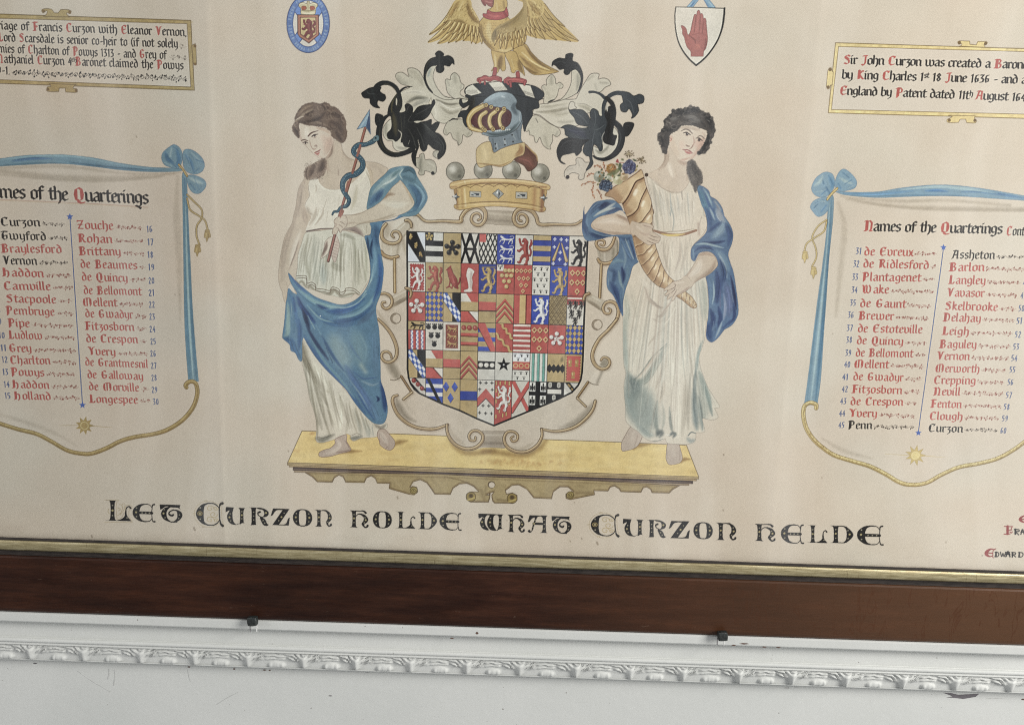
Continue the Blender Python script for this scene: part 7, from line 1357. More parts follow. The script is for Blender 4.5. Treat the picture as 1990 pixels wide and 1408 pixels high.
def ribbon_scroll(left):
    if left:
        r = fill(T2, '-60,205 0,200 200,175 420,168 560,172 760,195 960,235 1200,268 1445,278 1440,302 1200,306 960,290 760,265 560,245 420,240 200,250 0,262 -60,268', RB, edge=(70, 104, 128), ew=.8, ea=.6)
        folds(T2, r, [('100,220 250,198 420,200', [16, 24, 10], (70, 112, 160), .7), ('0,210 300,180 600,185 900,235', 14, (140, 178, 192), .6), ('560,230 900,270 1300,298', [20, 26, 10], (74, 118, 150), .6), ('0,255 300,236 540,240', 12, (78, 116, 140), .6), ('960,250 1200,285', 14, (134, 176, 196), .6)])
        v = fill(T2, '1466,330 1500,340 1512,600 1530,1000 1550,1408 1572,1700 !1598,1990 !1516,1992 1494,1700 1482,1408 1476,1000 1470,600', RB, edge=(70, 104, 128), ew=.8, ea=.6)
        folds(T2, v, [('1478,350 1488,800 1500,1400 1530,1980', [8, 14, 20, 30], (84, 130, 158), .7), ('1496,380 1510,800 1535,1400 1582,1980', [8, 14, 20, 26], (74, 118, 146), .7), ('1490,500 1505,1000 1530,1600 1556,1980', [4, 10, 14, 18], (166, 196, 200), .7), ('1486,360 1490,560', 14, (60, 104, 150), .6)])
        for t, sh in (('1300,200 1312,150 1360,108 1400,87 1442,110 1466,160 1462,230 1432,282 1380,272 1325,250', [('1330,150 1350,200 1400,240', [20, 30, 14], RBD, .7), ('1380,120 1370,180', 30, RBL, .7), ('1420,120 1440,200 1420,260', [16, 30, 20], (72, 124, 170), .7), ('1390,100 1440,140', 10, (56, 96, 140), .6), ('1320,230 1380,260', 14, RBL, .5), ('1350,210 1420,270', 16, RBD, .7)]),
                      ('1470,160 1500,124 1560,138 1622,190 1646,250 1626,302 1570,326 1508,308 1476,258', [('1490,170 1530,220 1560,300', [14, 30, 16], (74, 126, 172), .7), ('1540,150 1600,210', 20, RBL, .6), ('1580,210 1640,230', [20, 14], RBD, .7), ('1600,280 1560,310', 20, (64, 112, 160), .6), ('1510,180 1540,280', 8, RBL, .6), ('1530,170 1560,200', 10, RBD, .5)]),
                      ('1504,345 1560,333 1640,368 1657,420 1612,476 1558,476 1520,430', [('1520,350 1580,380 1630,400', [14, 30, 16], RBL, .7), ('1530,400 1570,450', [20, 24], RBD, .7), ('1560,350 1600,440', 10, (72, 120, 168), .6), ('1620,430 1580,470', 14, (78, 126, 168), .6)])):
            b = fill(T2, t, RB, edge=(54, 86, 124), ew=.8, ea=.7); folds(T2, b, sh)
        cords = [(T2, '1440,250 1470,285 1505,340', 14), (T2, '1505,490 1560,545 1622,610 1622,680 1585,740 1582,820 1606,895', 11), (T2, '1505,520 1530,610 1600,660 1650,700 1672,775', 11)]; tas = [(T2, 1590, 930), (T2, 1668, 812)]
        gold = (T3, '-60,1010 0,1035 150,1082 300,1120 420,1180 560,1258 690,1285 770,1280 880,1240 1000,1180 1120,1146 1280,1120 1400,1080 1520,1000 1600,900 1634,800 1632,730 1610,692 1570,688 1540,715 1545,735')
        sun = (T3, 700, 1052, 44, 76, (490, 1050, 930, 1067)); G0 = (170, 146, 90); cl = [(T2, '0,300 400,345 800,360 1200,345 1450,308', [30, 40, 40, 30, 6]), (T2, '0,330 500,372 900,378 1300,345', [8, 14, 14, 6]), (T2, '0,275 500,262 1000,318 1400,320', [14, 26, 16, 4]), (T2, '1430,350 1420,600 1440,1000 1450,1500', [20, 60, 40, 10]), (T3, '0,960 200,1020 420,1100 640,1220', [20, 40, 30, 6])]
    else:
        r = fill(T5, '362,262 470,270 700,268 900,236 1150,212 1350,215 1600,245 1920,300 2000,315 2000,355 1920,340 1700,325 1400,306 1150,302 900,310 700,316 500,302 400,285', (122, 158, 184), edge=(70, 106, 140), ew=.8, ea=.6)
        folds(T5, r, [('420,280 700,285 1000,260', [14, 24, 16], (96, 146, 190), .7), ('900,250 1200,225 1500,240', 14, RBL, .7), ('1100,262 1200,258 1290,268', [6, 20, 6], (72, 122, 176), .8), ('1400,270 1600,270 1920,320', [10, 20, 14], (80, 128, 178), .7), ('600,308 1000,296 1500,300', 10, (86, 126, 158), .5), ('1300,240 1500,250 1700,280', 16, (168, 198, 206), .5)])
        v = fill(T5, '300,330 340,310 335,500 305,800 278,1200 262,1408 236,1800 !206,2034 !98,2030 130,1800 178,1408 210,1150 245,900 282,600', (118, 152, 174), edge=(70, 106, 140), ew=.8, ea=.6)
        folds(T5, v, [('322,340 310,600 270,1100 240,1500 190,2020', [10, 14, 20, 24, 26], (74, 122, 158), .75), ('310,350 290,650 250,1100 210,1500 150,2020', [6, 12, 18, 20, 24], (168, 196, 204), .6), ('300,360 280,700 225,1150 180,1500 118,2020', [6, 10, 14, 16, 14], (92, 136, 164), .6)])
        for t, sh in (('158,240 180,175 215,135 272,104 330,120 352,180 342,240 292,300 230,312 180,288', [('240,150 260,200', [24, 20], RBD, .75), ('280,230 310,280', [30, 20], RBD, .75), ('180,220 230,180 250,130', [20, 30, 14], RBL, .7), ('300,130 330,200 320,250', [14, 30, 20], (84, 138, 184), .6), ('190,270 250,260', 16, RBL, .6), ('240,290 290,250', 14, (64, 114, 170), .7)]),
                      ('360,160 390,100 430,79 490,120 532,180 520,232 460,256 392,262 352,218', [('420,110 470,150', [20, 14], RBD, .6), ('390,150 440,180 500,200', [14, 24, 14], RBL, .7), ('440,200 490,170', [14, 10], RBD, .7), ('380,200 400,240', 26, (80, 134, 184), .7), ('460,240 520,210', 12, RBL, .6)]),
                      ('148,390 180,340 250,314 297,320 302,400 262,456 210,472 168,430', [('180,400 210,370', [20, 10], RBD, .75), ('220,340 270,350', 20, RBL, .6), ('240,430 280,380', 24, (76, 130, 184), .7), ('190,360 260,330', 8, (80, 130, 178), .6)])):
            b = fill(T5, t, (124, 160, 186), edge=(62, 98, 138), ew=.8, ea=.6); folds(T5, b, sh)
        cords = [(T5, '290,330 320,290 370,240', 16), (T5, '285,500 220,545 175,610 165,660 192,730 198,810 160,890', 9), (T5, '285,515 260,595 190,645 120,695 100,755', 9)]; tas = [(T5, 177, 930), (T5, 105, 800)]
        gold = (T6, '192,715 188,685 140,672 98,700 88,770 110,870 165,960 240,1030 340,1095 480,1140 620,1182 740,1240 860,1310 960,1332 1080,1315 1200,1250 1340,1190 1500,1160 1650,1120 1780,1050 1870,985 1950,930')
        sun = (T6, 990, 1095, 44, 84, (745, 1085, 1225, 1110)); G0 = (200, 178, 116); cl = [(T5, '400,300 600,350 900,390 1300,405 1920,415', [6, 20, 30, 30, 30]), (T5, '450,330 700,375 1100,410 1500,420 1920,420', [4, 8, 10, 10, 10]), (T5, '480,318 900,345 1300,340 1800,380', [4, 24, 16, 20]), (T5, '380,360 430,560 400,900 360,1300', [20, 50, 40, 20]), (T6, '240,960 420,1060 640,1120', [10, 40, 10])]  # right-hand gold is paler: window shine mixed into its colour
    for i, (c, t, w) in enumerate(cl): line(c, t, np.array(w) * c.s, (160, 146, 126), .5 if i < 3 else .3, 4)
    for c, t, w in cords:
        line(c, t, w * c.s + 1., (96, 74, 38), .9); line(c, t, w * c.s - .3, G0); line_pts(path(c, t) - (.5, .4), .8, (224, 206, 150), .7, .7)
    for c, x, y in tas:
        fill(c, f'{x-14},{y-40} {x+14},{y-40} {x+18},{y-22} {x-18},{y-22}', G0, edge=(110, 86, 44), ew=.7)
        f = fill(c, f'{x-18},{y-22} {x+18},{y-22} {x+26},{y+20} {x+10},{y+24} {x-4},{y+58} {x-14},{y+26} {x-26},{y+22}', G0, edge=(110, 86, 44), ew=.7); folds(c, f, [(f'{x+8},{y-10} {x+10},{y+30}', 14, (140, 112, 58), .7), (f'{x-8},{y-10} {x-12},{y+20}', 8, (226, 208, 150), .7)])
    # gilt lower edge with its hatching
    c, t = gold; P = path(c, t); d = np.r_[0, np.cumsum(np.hypot(*np.diff(P, axis=0).T))]
    line_pts(P, 8.6, (104, 80, 40), .9); line_pts(P, 7.2, G0); line_pts(P - (.3, 1.6), 2.2, (226, 208, 150) if not left else (192, 170, 112), .7, 1.2); line_pts(P + (.5, 2.4), 1.6, (126, 98, 48), .7, 1.)
    for i in range(1, len(P) - 1):
        for _ in range(2):
            q = P[i] + (RND.uniform(-2, 2), RND.uniform(-2.6, 2.6)); line_pts(np.array([q, q + (1.4, -2.4)]), .8, RND.choice([(120, 92, 44), (232, 216, 164) if not left else (188, 166, 108)]), .5 if not left else .3, .7)
    c, x, y, r, R, ln = sun
    line(c, f'{ln[0]},{ln[1]} {x},{y} {ln[2]},{ln[3]}', [.6, 1.4, .6], G0, .8)
    fill_pts(c([(x + (R if i % 2 == 0 else r * .95) * math.cos(i * math.pi / 9), y + (R if i % 2 == 0 else r * .95) * math.sin(i * math.pi / 9)) for i in range(18)]), G0, edge=(150, 124, 70), ew=.6)
    dot(c, x, y, r * .8, (226, 208, 150) if not left else (200, 182, 128)); dot(c, x, y, r * .62, G0 if left else (222, 204, 140))

LISTS = [(T2, [('Curzon', 0, 740, 325, 745, 0, 520), ('Twyford', 5, 850, 375, 858, 0, 545), ('Braylesford', 5, 955, 500, 960, 1, 540), ('Vernon', 20, 1050, 300, 1055, 0, 545), ('Haddon', 10, 1145, 355, 1155, 1, 570), ('Camville', 25, 1255, 410, 1258, 1, 585), ('Stacpoole', 45, 1355, 455, 1365, 1, 580),
               ('Zouche', 615, 765, 915, 772, 1, 1140), ('Rohan', 620, 872, 905, 880, 1, 1150), ('Brittany', 630, 975, 975, 980, 1, 1160), ('de Beaumes', 645, 1078, 1105, 1090, 1, 1170), ('de Quincy', 655, 1180, 1030, 1192, 1, 1170), ('de Bellomont', 670, 1288, 1140, 1300, 1, 1165), ('Mellent', 660, 1385, 945, 1390, 1, 1150)],
          [('16', 1178, 792), ('17', 1185, 895), ('18', 1185, 998), ('19', 1192, 1098), ('20', 1192, 1205), ('21', 1192, 1303), ('22', 1195, 1398)]),
         (T3, [('Pembruge', 45, 130, 455, 142, 1, 610), ('Pipe', 60, 232, 250, 238, 1, 610), ('Ludlow', 65, 332, 355, 340, 1, 620), ('Grey', 70, 440, 265, 445, 1, 630), ('Charlton', 80, 540, 420, 545, 1, 630), ('Powys', 85, 638, 370, 645, 1, 620), ('Haddon', 95, 740, 410, 748, 1, 650), ('Holland', 110, 835, 425, 840, 1, 660),
               ('de Gwadyr', 705, 155, 1105, 165, 1, 1215), ('Fitzosborn', 700, 258, 1115, 268, 1, 1215), ('de Crespon', 712, 362, 1145, 370, 1, 1215), ('Yvery', 725, 465, 960, 475, 1, 1225), ('de Grantmesnil', 705, 555, 1230, 575, 1, 1230), ('de Galloway', 722, 658, 1190, 675, 1, 1225), ('de Morville', 735, 758, 1155, 770, 1, 1235), ('Longespee', 735, 862, 1145, 870, 1, 1250)],
          [('8', -20, 120), ('9', -12, 215), ('10', -10, 328), ('11', 2, 433), ('12', 14, 530), ('13', 20, 632), ('14', 30, 735), ('15', 38, 830), ('23', 1235, 175), ('24', 1237, 278), ('25', 1243, 380), ('26', 1243, 480), ('27', 1248, 580), ('28', 1252, 680), ('29', 1255, 780), ('30', 1265, 878)]),
         (T5, [('de Evreux', 590, 795, 1000, 800, 1, 1195), ('de Ridlesford', 580, 895, 1130, 908, 1, 1190), ('Plantagenet', 570, 1005, 1065, 1012, 1, 1180), ('Wake', 565, 1108, 800, 1110, 1, 1170), ('de Gaunt', 555, 1222, 940, 1230, 1, 1150), ('Brewer', 540, 1325, 840, 1330, 1, 1130),
               ('Assheton', 1310, 820, 1675, 825, 0, 1990), ('Barlon', 1290, 925, 1590, 925, 1, 1980), ('Langley', 1285, 1030, 1600, 1035, 1, 1890), ('Vavasor', 1275, 1135, 1590, 1140, 1, 1860), ('Skelbrooke', 1255, 1245, 1700, 1255, 1, 1850), ('Delahay', 1240, 1340, 1560, 1348, 1, 1840)],
          [('31', 518, 785), ('32', 500, 890), ('33', 490, 998), ('34', 485, 1105), ('35', 472, 1212), ('36', 455, 1312), ('46', 1940, 838), ('47', 1925, 945), ('48', 1905, 1048), ('49', 1885, 1152), ('50', 1868, 1258), ('51', 1850, 1362)]),
         (T6, [('de Estoteville', 520, 105, 1045, 115, 1, 1085), ('de Quincy', 512, 200, 890, 210, 1, 1080), ('de Bellomont', 503, 300, 970, 308, 1, 1070), ('Mellent', 485, 390, 775, 395, 1, 1055), ('de Gwadyr', 485, 490, 890, 500, 1, 1035), ('Fitzosborn', 470, 592, 880, 602, 1, 1025), ('de Crespon', 462, 690, 890, 695, 1, 1000), ('Yvery', 448, 785, 680, 790, 1, 985), ('Penn', 438, 880, 640, 882, 0, 980),
               ('Leigh', 1195, 125, 1420, 130, 1, 1770), ('Baguley', 1175, 230, 1480, 235, 1, 1755), ('Vernon', 1155, 325, 1425, 330, 1, 1740), ('Merworth', 1140, 425, 1505, 430, 1, 1715), ('Crepping', 1130, 520, 1475, 525, 1, 1700), ('Nevill', 1125, 612, 1350, 615, 1, 1695), ('Fenton', 1105, 710, 1360, 715, 1, 1680), ('Clough', 1095, 808, 1370, 812, 1, 1660), ('Curzon', 1085, 905, 1370, 910, 0, 1650)],
          [('37', 432, 95), ('38', 428, 190), ('39', 420, 295), ('40', 412, 388), ('41', 395, 488), ('42', 392, 585), ('43', 380, 682), ('44', 370, 780), ('45', 365, 875), ('52', 1785, 148), ('53', 1770, 245), ('54', 1755, 338), ('55', 1740, 430), ('56', 1725, 530), ('57', 1712, 635), ('58', 1695, 728), ('59', 1680, 822), ('60', 1668, 918)])]

def names(i):
    c, rows, nums = LISTS[i]
    for t, x0, y0, x1, y1, red, xe in rows:
        col = TR if red else TB
        write(t, pt(c, x0, y0), pt(c, x1, y1), 11.4, col, nib=.2)
        flourish(pt(c, x1 + 16, y1 - 22), pt(c, xe, y1 - 20 + (xe - x1) * .02), tuple(.5 * a + .5 * b for a, b in zip(col, (120, 100, 84))), 3.9, .72)
    for t, x, y in nums: write(t, pt(c, x, y), pt(c, x + 26 * len(t), y + 1), 9.6, TN, nib=.2)

def star(x, y, r, col):
    fill_pts(np.array([(x + (r if k % 2 == 0 else r * .45) * math.sin(k * math.pi / 5), y - (r if k % 2 == 0 else r * .45) * math.cos(k * math.pi / 5)) for k in range(10)]), col)

def scroll_left():
    fill(T2, '!0,262 400,240 760,265 !1440,300 !1468,330 1480,1408 !1520,2310', (206, 192, 176), .35, 3, smooth=False)
    # the whole scroll is one piece of the sheet
    m = poly_mask(joinp(T2('-60,200 200,175 420,168 760,195 1200,268 1445,278 1500,340 1552,1408'), T3('1640,690 1634,800 1600,900 1520,1000 1400,1080 1280,1120 1120,1146 1000,1180 880,1240 770,1280 690,1285 560,1258 420,1180 300,1120 150,1082 -60,1010'))); lay(m, (208, 194, 178), .25)
    ribbon_scroll(True)
    write('ames of the Quarterings', pt(T2, -62, 512), pt(T2, 1195, 565), 17.6, TB, TR, nib=.22, sq=.9)
    line(T2, '-20,528 700,560 1190,592', .8, (170, 110, 90), .8); line(T2, '-20,536 700,568 1190,600', .7, (190, 160, 110), .7); fill(T2, '1105,585 1140,590 1130,608', TB)
    names(0); names(1)
    line_pts(np.array([pt(T2, 562, 668), pt(T3, 683, 868)]), 1.7, (72, 98, 160)); star(*pt(T2, 562, 667), 7, (64, 100, 190)); star(*pt(T3, 684, 882), 7, (64, 100, 190))

def scroll_right():
    m = poly_mask(joinp(T5('362,262 700,268 1150,212 1600,245 2010,315'), T6('1960,930 1650,1120 1340,1190 1080,1315 960,1332 740,1240 480,1140 240,1030 110,870 88,770 98,690'), T5('180,1408 245,900 300,330'))); lay(m, (212, 199, 184), .3)
    ribbon_scroll(False)
    write('Names of the Quarterings ', pt(T5, 588, 592), pt(T5, 1770, 617), 14, TB, TR, nib=.22, sq=.9); write('Cont', pt(T5, 1768, 628), pt(T5, 1922, 630), 12, TB, TR)
    names(2); names(3)
    line_pts(np.array([pt(T5, 1252, 740), pt(T6, 1014, 902)]), 1.6, (72, 98, 160)); star(*pt(T5, 1252, 728), 6.5, (64, 100, 190)); star(*pt(T6, 1014, 914), 6.5, (64, 100, 190))

def frame_band(pts_out, pts_in, col, dk):
    A = np.array(pts_out); B = np.array(pts_in)
    for i in range(len(A) - 1):
        fill_pts(np.array([A[i], A[i + 1], B[i + 1], B[i]]), col)
    line_pts(A, 1.2, dk, .9); line_pts(B, 1., dk, .85)
    for i in range(len(A) - 1):
        a = (A[i] + B[i]) / 2; b = (A[i + 1] + B[i + 1]) / 2; L = int(np.hypot(*(b - a)) / 3)
        for k in range(L):
            q = a + (b - a) * RND.random(); line_pts(np.array([q, q + (b - a) / np.hypot(*(b - a)) * RND.uniform(2, 8)]), RND.uniform(1.5, 3.5), RND.choice([tuple(min(255, v * 1.12) for v in col), tuple(v * .88 for v in col)]), .3, 1.6)

def tablet_left():
    c = T1; m = poly_mask(c('-80,130 0,130 1757,190 1790,832 0,770 -80,766')); lay(m, (212, 200, 184), .4)
    GC, DK = (178, 154, 98), (104, 82, 46)
    frame_band(c('-80,128 1757,190 1790,832 -80,766'), c('-80,168 1722,220 1757,802 -80,732'), GC, DK)
    for t in ('!400,152 430,130 430,100 395,120 385,95 410,82 470,86 !500,120 !535,122 !560,90 620,90 655,105 645,130 620,118 612,130 !640,158', '!455,772 470,795 440,800 430,820 440,842 !540,845 !545,812 !600,812 !605,848 700,852 712,835 705,818 675,815 680,795 !700,780', '!1765,420 1790,408 1802,420 !1810,595 1795,600 !1782,590 !1772,500'):
        f = fill(c, t, GC, edge=DK, ew=1.)
    for x, y in ((403, 104), (642, 112), (442, 822), (700, 834), (1795, 590), (1796, 425)): dot(c, x, y, 12, (120, 90, 50), .8)
    for t, x0, y0, x1, y1 in (('riage of Francis Curzon with Eleanor Vernon,', -20, 272, 1722, 335), ('Lord Scarsdale is senior co-heir to (if not solely', -22, 380, 1640, 442), ('mies of Charlton of Powys 1313 - and Grey of', -20, 484, 1535, 546), ('Nathaniel Curzon 4 Baronet claimed the Powys', -30, 578, 1690, 642), ('9-1.', -30, 680, 95, 688)):
        write(t, pt(c, x0, y0), pt(c, x1, y1), 10.7, TB, TR, nib=.22)
    write('th', pt(c, 655, 570), pt(c, 708, 572), 5, TB)
    flourish(pt(c, 112, 668), pt(c, 1720, 726), TB, 6.5, .75); flourish(pt(c, 1645, 425), pt(c, 1715, 430), (120, 108, 96), 4, .5); flourish(pt(c, 1560, 525), pt(c, 1725, 535), (120, 108, 96), 4, .5)

def tablet_right():
    c = T4; m = poly_mask(c('295,108 2080,164 2080,790 230,738')); lay(m, (214, 203, 190), .4)
    GC, DK = (222, 200, 138), (112, 88, 50)  # paler gold than the left tablet, with the window's shine put in
    frame_band(c('2080,164 295,108 230,738 2080,790'), c('2080,190 322,142 258,708 2080,752'), GC, DK)
    for t in ('!1410,140 1432,128 1425,115 1405,122 1395,105 1410,92 !1500,94 !1504,122 !1560,128 !1575,98 1650,98 1660,112 1645,128 1630,124 !1640,150', '!1310,762 1345,770 1325,785 1298,800 1310,824 !1400,824 !1415,795 !1465,795 !1475,826 1550,828 1562,805 1545,790 !1550,765', '!275,370 265,365 258,335 240,335 !225,360 !212,500 225,524 242,515 248,490 !266,488'):
        fill(c, t, GC, edge=DK, ew=1.)
    for x, y in ((1410, 108), (1645, 114), (1318, 805), (1548, 806), (246, 350), (228, 506)): dot(c, x, y, 13, (104, 78, 46), .85)
    for t, x0, y0, x1, y1 in (('Sir John Curzon was created a Barone', 362, 298, 2020, 344), ('by King Charles 1st 18 June 1636 - and a', 348, 432, 2010, 478), ('England by Patent dated 11th August 1641', 328, 574, 2030, 636)):
        write(t, pt(c, x0, y0), pt(c, x1, y1), 11.2, TB, TR, nib=.22, sq=.9, raise_={'b': {17, 18}, 'E': {27, 28}}.get(t[0], ()))

# ---------------------------------------------------------------- the motto in Lombardic capitals
def LB(c, x0, y0, x1, y1):
    sl = .03
    def f(t):
        a = np.array([[float(v) for v in p.strip('!').split(',')] for p in t.split()]) if isinstance(t, str) else np.asarray(t, float)
        X = x0 + a[:, 0] * (x1 - x0); return c(np.stack([X, y0 + (1 - a[:, 1]) * (y1 - y0 - sl * (x1 - x0)) + sl * (X - x0)], 1))
    f.s = c.s * (y1 - y0); return f
def K(f, t, w, closed=False): line(f, t, np.asarray(w, float) * f.s, (34, 31, 30), 1, .6, closed=closed)
def KF(f, t): fill(f, t, (34, 31, 30))
def gems(f, t, big=()):
    for i, (x, y) in enumerate(tuple(map(float, p.split(','))) for p in t.split()):
        b = i in big; r = .055 if b else .034; line_pts(f([(x, y)]), 2 * r * f.s + .5, (92, 84, 60), .9); line_pts(f([(x, y)]), 2 * r * f.s, (168, 154, 108) if b else (146, 140, 124), .9, .7)

def lombard(f, ch):
    H = .045
    if ch == 'L':
        KF(f, '!.04,1 !.5,1 .38,.9 .38,.1 .55,.06 .72,.2 .78,.4 .86,.2 !1,0 !.02,0 .2,.1 .2,.9'); K(f, '.78,.35 .8,.62 .9,.72 .96,.64', [.1, .05, .05, .09]); gems(f, '.29,.75 .29,.5 .29,.25 .83,.16', (1,))
    elif ch == 'E':
        KF(f, '.62,1 .3,.96 .06,.74 0,.5 .06,.26 .3,.04 .62,0 .4,.12 .32,.3 .3,.5 .32,.7 .4,.88'); K(f, '.55,.98 .75,.95 .86,.78', [.06, .04, .03]); K(f, '.55,.02 .75,.05 .86,.22', [.06, .04, .03]); K(f, '.96,.98 .88,.94 .86,.75 .84,.5 .86,.2 .9,.04 .98,.03', [.09, .05, .04, .035, .04, .05, .09]); K(f, '.28,.5 .85,.5', [.16, .15]); gems(f, '.17,.76 .15,.52 .17,.28 .42,.5 .58,.5 .74,.5' if f.s > 30 else '.17,.76 .15,.52 .17,.28', (1,))
    elif ch == 'T':
        KF(f, '!0,1 !.92,1 .88,.86 !.92,.74 .8,.84 .5,.86 .28,.9 .1,.74 !.02,.72'); KF(f, '.5,.9 .2,.8 .06,.5 .14,.22 .34,.06 .55,0 .36,.2 .3,.48 .36,.72'); K(f, '.5,.02 .75,.05', [.05, .1]); KF(f, '.6,0 .86,.12 1,.38 .94,.62 .7,.74 .5,.68 .72,.66 .78,.5 .76,.24'); K(f, '.62,.72 .44,.6 .42,.46 .55,.38 .6,.44', [.06, .06, .08, .12, .1]); gems(f, '.2,.72 .17,.5 .24,.26 .87,.44 .84,.24', (1,))
    elif ch == 'C':
        KF(f, '.5,.98 .24,.92 .06,.72 0,.5 .06,.28 .24,.08 .5,.02 .32,.14 .28,.3 .27,.5 .28,.7 .32,.86'); K(f, '.4,.96 .62,.96 .78,.84 .84,.7', [.05, .05, .05, .03]); K(f, '.4,.04 .62,.04 .78,.16 .84,.3', [.05, .05, .05, .03]); K(f, '.94,.98 .86,.92 .83,.7 .84,.4 .88,.12 .95,.03', [.12, .05, .05, .05, .05, .12])
        gems(f, '.15,.76 .14,.52 .15,.28', (1,)); line_pts(ellipse(f, .14, .52, .08, .085, 24), 1.1, (190, 160, 90), .9)
        for cx, cy, r, d in ((.5, .74, .14, 1), (.62, .5, .15, -1), (.5, .26, .15, 1), (.7, .76, .09, -1), (.72, .24, .09, 1)):
            P = [(cx + r * (1 - k / 20) * math.cos(d * k * .5), cy + r * (1 - k / 20) * math.sin(d * k * .5)) for k in range(16)]; line_pts(spline(f(P)), 1.2, (176, 152, 98), .75)
        K2 = ellipse(f, .44, .5, .5, .56, 50, 40, 320); line_pts(K2, .8, (168, 146, 100), .7); line(f, '1.02,1.0 .9,.98 .9,.7 .92,.4 .96,.14 1.03,.0', .8, (168, 146, 100), .6)
        for a in (100, 180, 250): line_pts(ellipse(f, .44 + .5 * math.cos(math.radians(a)) , .5 + .56 * math.sin(math.radians(a)), .05, .04, 12), .8, (170, 150, 104), .7)
    elif ch == 'U':
        KF(f, '!.02,1 !.42,.98 .36,.7 .36,.4 .42,.16 .55,.03 .7,.1 .62,.02 .5,0 .3,.04 .14,.2 .08,.5 .2,.8 .04,.72 !0,.7'); KF(f, '!.66,.98 !1,.96 .92,.8 .92,.2 !1,.1 .86,.12 .72,.04 .74,.3 .74,.8'); gems(f, '.24,.62 .2,.42 .26,.22 .83,.76 .83,.56 .83,.36', (1, 4))
    elif ch == 'R':
        KF(f, '!.0,1 !.5,1 .36,.9 .36,.1 !.42,.02 !.06,0 .14,.1 .14,.9'); KF(f, '.4,1 .7,.98 .94,.84 1,.68 .9,.52 .62,.44 .74,.54 .78,.7 .7,.88 .5,.92'); K(f, '.66,.46 .5,.56 .46,.7 .56,.76', [.05, .05, .07, .12]); KF(f, '.56,.46 .74,.42 .86,.28 .92,.1 1,.06 .9,-.02 .74,.02 .64,.2'); gems(f, '.25,.74 .25,.52 .25,.3 .86,.72 .72,.28 .8,.14', (3,))
    elif ch == 'Z':
        KF(f, '!.12,1 !.98,1 !.44,.06 .6,.05 .8,.12 .9,.4 !1,.5 !.94,0 !.08,0 !.62,.92 .4,.92 .24,.84 .1,.6 !.0,.55'); gems(f, '.7,.74 .56,.5 .42,.28', (1,))
    elif ch == 'O':
        KF(f, '.5,1 .22,.94 .05,.74 0,.5 .05,.26 .22,.06 .5,0 .36,.1 .32,.3 .31,.5 .32,.7 .36,.9'); KF(f, '.5,1 .78,.94 .95,.74 1,.5 .95,.26 .78,.06 .5,0 .64,.1 .68,.3 .69,.5 .68,.7 .64,.9'); K(f, '.4,.97 .6,.97', .05); K(f, '.4,.03 .6,.03', .05); gems(f, '.18,.74 .15,.52 .18,.28 .82,.74 .85,.52 .82,.28', (1, 4))
    elif ch == 'N':
        KF(f, '!0,1 !.4,.98 .34,.84 .34,.14 !.42,0 !.02,0 .14,.12 .14,.86'); K(f, '.3,.94 .5,.97 .68,.94', [.05, .05, .1]); KF(f, '.6,.99 .84,.88 .98,.62 .94,.4 .78,.2 .84,.04 .7,.1 .66,.3 .74,.46 .74,.74'); K(f, '.72,.16 .8,.04 .92,.08 .94,.14', [.06, .07, .1, .12]); gems(f, '.24,.8 .24,.55 .24,.3 .84,.72 .86,.52 .76,.28', (1, 4))
    elif ch == 'H':
        KF(f, '!0,1 !.36,.98 .32,.84 .32,.14 !.42,0 !.0,.02 .12,.14 .12,.84'); K(f, '.3,.97 .7,.98 .84,.88', [.05, .05, .13]); K(f, '.28,.6 .42,.78 .6,.8', [.04, .05, .08]); KF(f, '.5,.82 .8,.76 .97,.52 .92,.34 .76,.18 .84,.04 .7,.08 .62,.24 .72,.42 .72,.62'); K(f, '.7,.14 .8,.03 .92,.08 .94,.14', [.06, .07, .1, .12]); gems(f, '.22,.76 .22,.54 .22,.3 .8,.6 .84,.46 .76,.3', (1, 4))
    elif ch == 'D':
        KF(f, '!0,1 !.4,.98 .34,.84 .34,.14 !.4,0 !.0,0 .14,.12 .14,.86'); K(f, '.3,.97 .55,.98 .7,.92', [.05, .05, .08]); K(f, '.3,.03 .55,.02 .7,.08', [.05, .05, .08]); KF(f, '.55,.99 .8,.86 1,.5 .8,.14 .55,.01 .68,.2 .71,.5 .68,.8'); gems(f, '.24,.78 .24,.54 .24,.28 .77,.74 .84,.52 .77,.28', (1, 4))
    elif ch == 'W':
        KF(f, '!0,1 !.95,1 .88,.84 .88,.2 !.98,.12 .8,.1 .7,.0 .76,.3 .76,.88 .6,.9 .56,.6 .58,.3 .66,.08 .7,.02 .6,0 .44,.06 .34,.3 .34,.6 .42,.9 .3,.88 .24,.6 .28,.3 .4,.04 .3,.02 .14,.14 .06,.44 .16,.8 .02,.72'); gems(f, '.2,.74 .14,.5 .18,.26 .46,.74 .44,.5 .46,.28 .82,.78 .82,.54 .82,.3', (1, 4))
    elif ch == 'A':
        KF(f, '!.1,1 !1,1 .92,.86 .92,.14 !.98,0 !.62,0 .74,.14 .74,.86 .5,.9 .36,.5 .24,.1 .1,-.02 0,.08 .1,.16 .18,.06 .22,.3 .36,.84 .2,.78 .1,.62 !.0,.6'); K(f, '.3,.52 .8,.52', [.14, .14]); gems(f, '.38,.72 .32,.52 .27,.32 .83,.74 .83,.5 .83,.24', (1,))

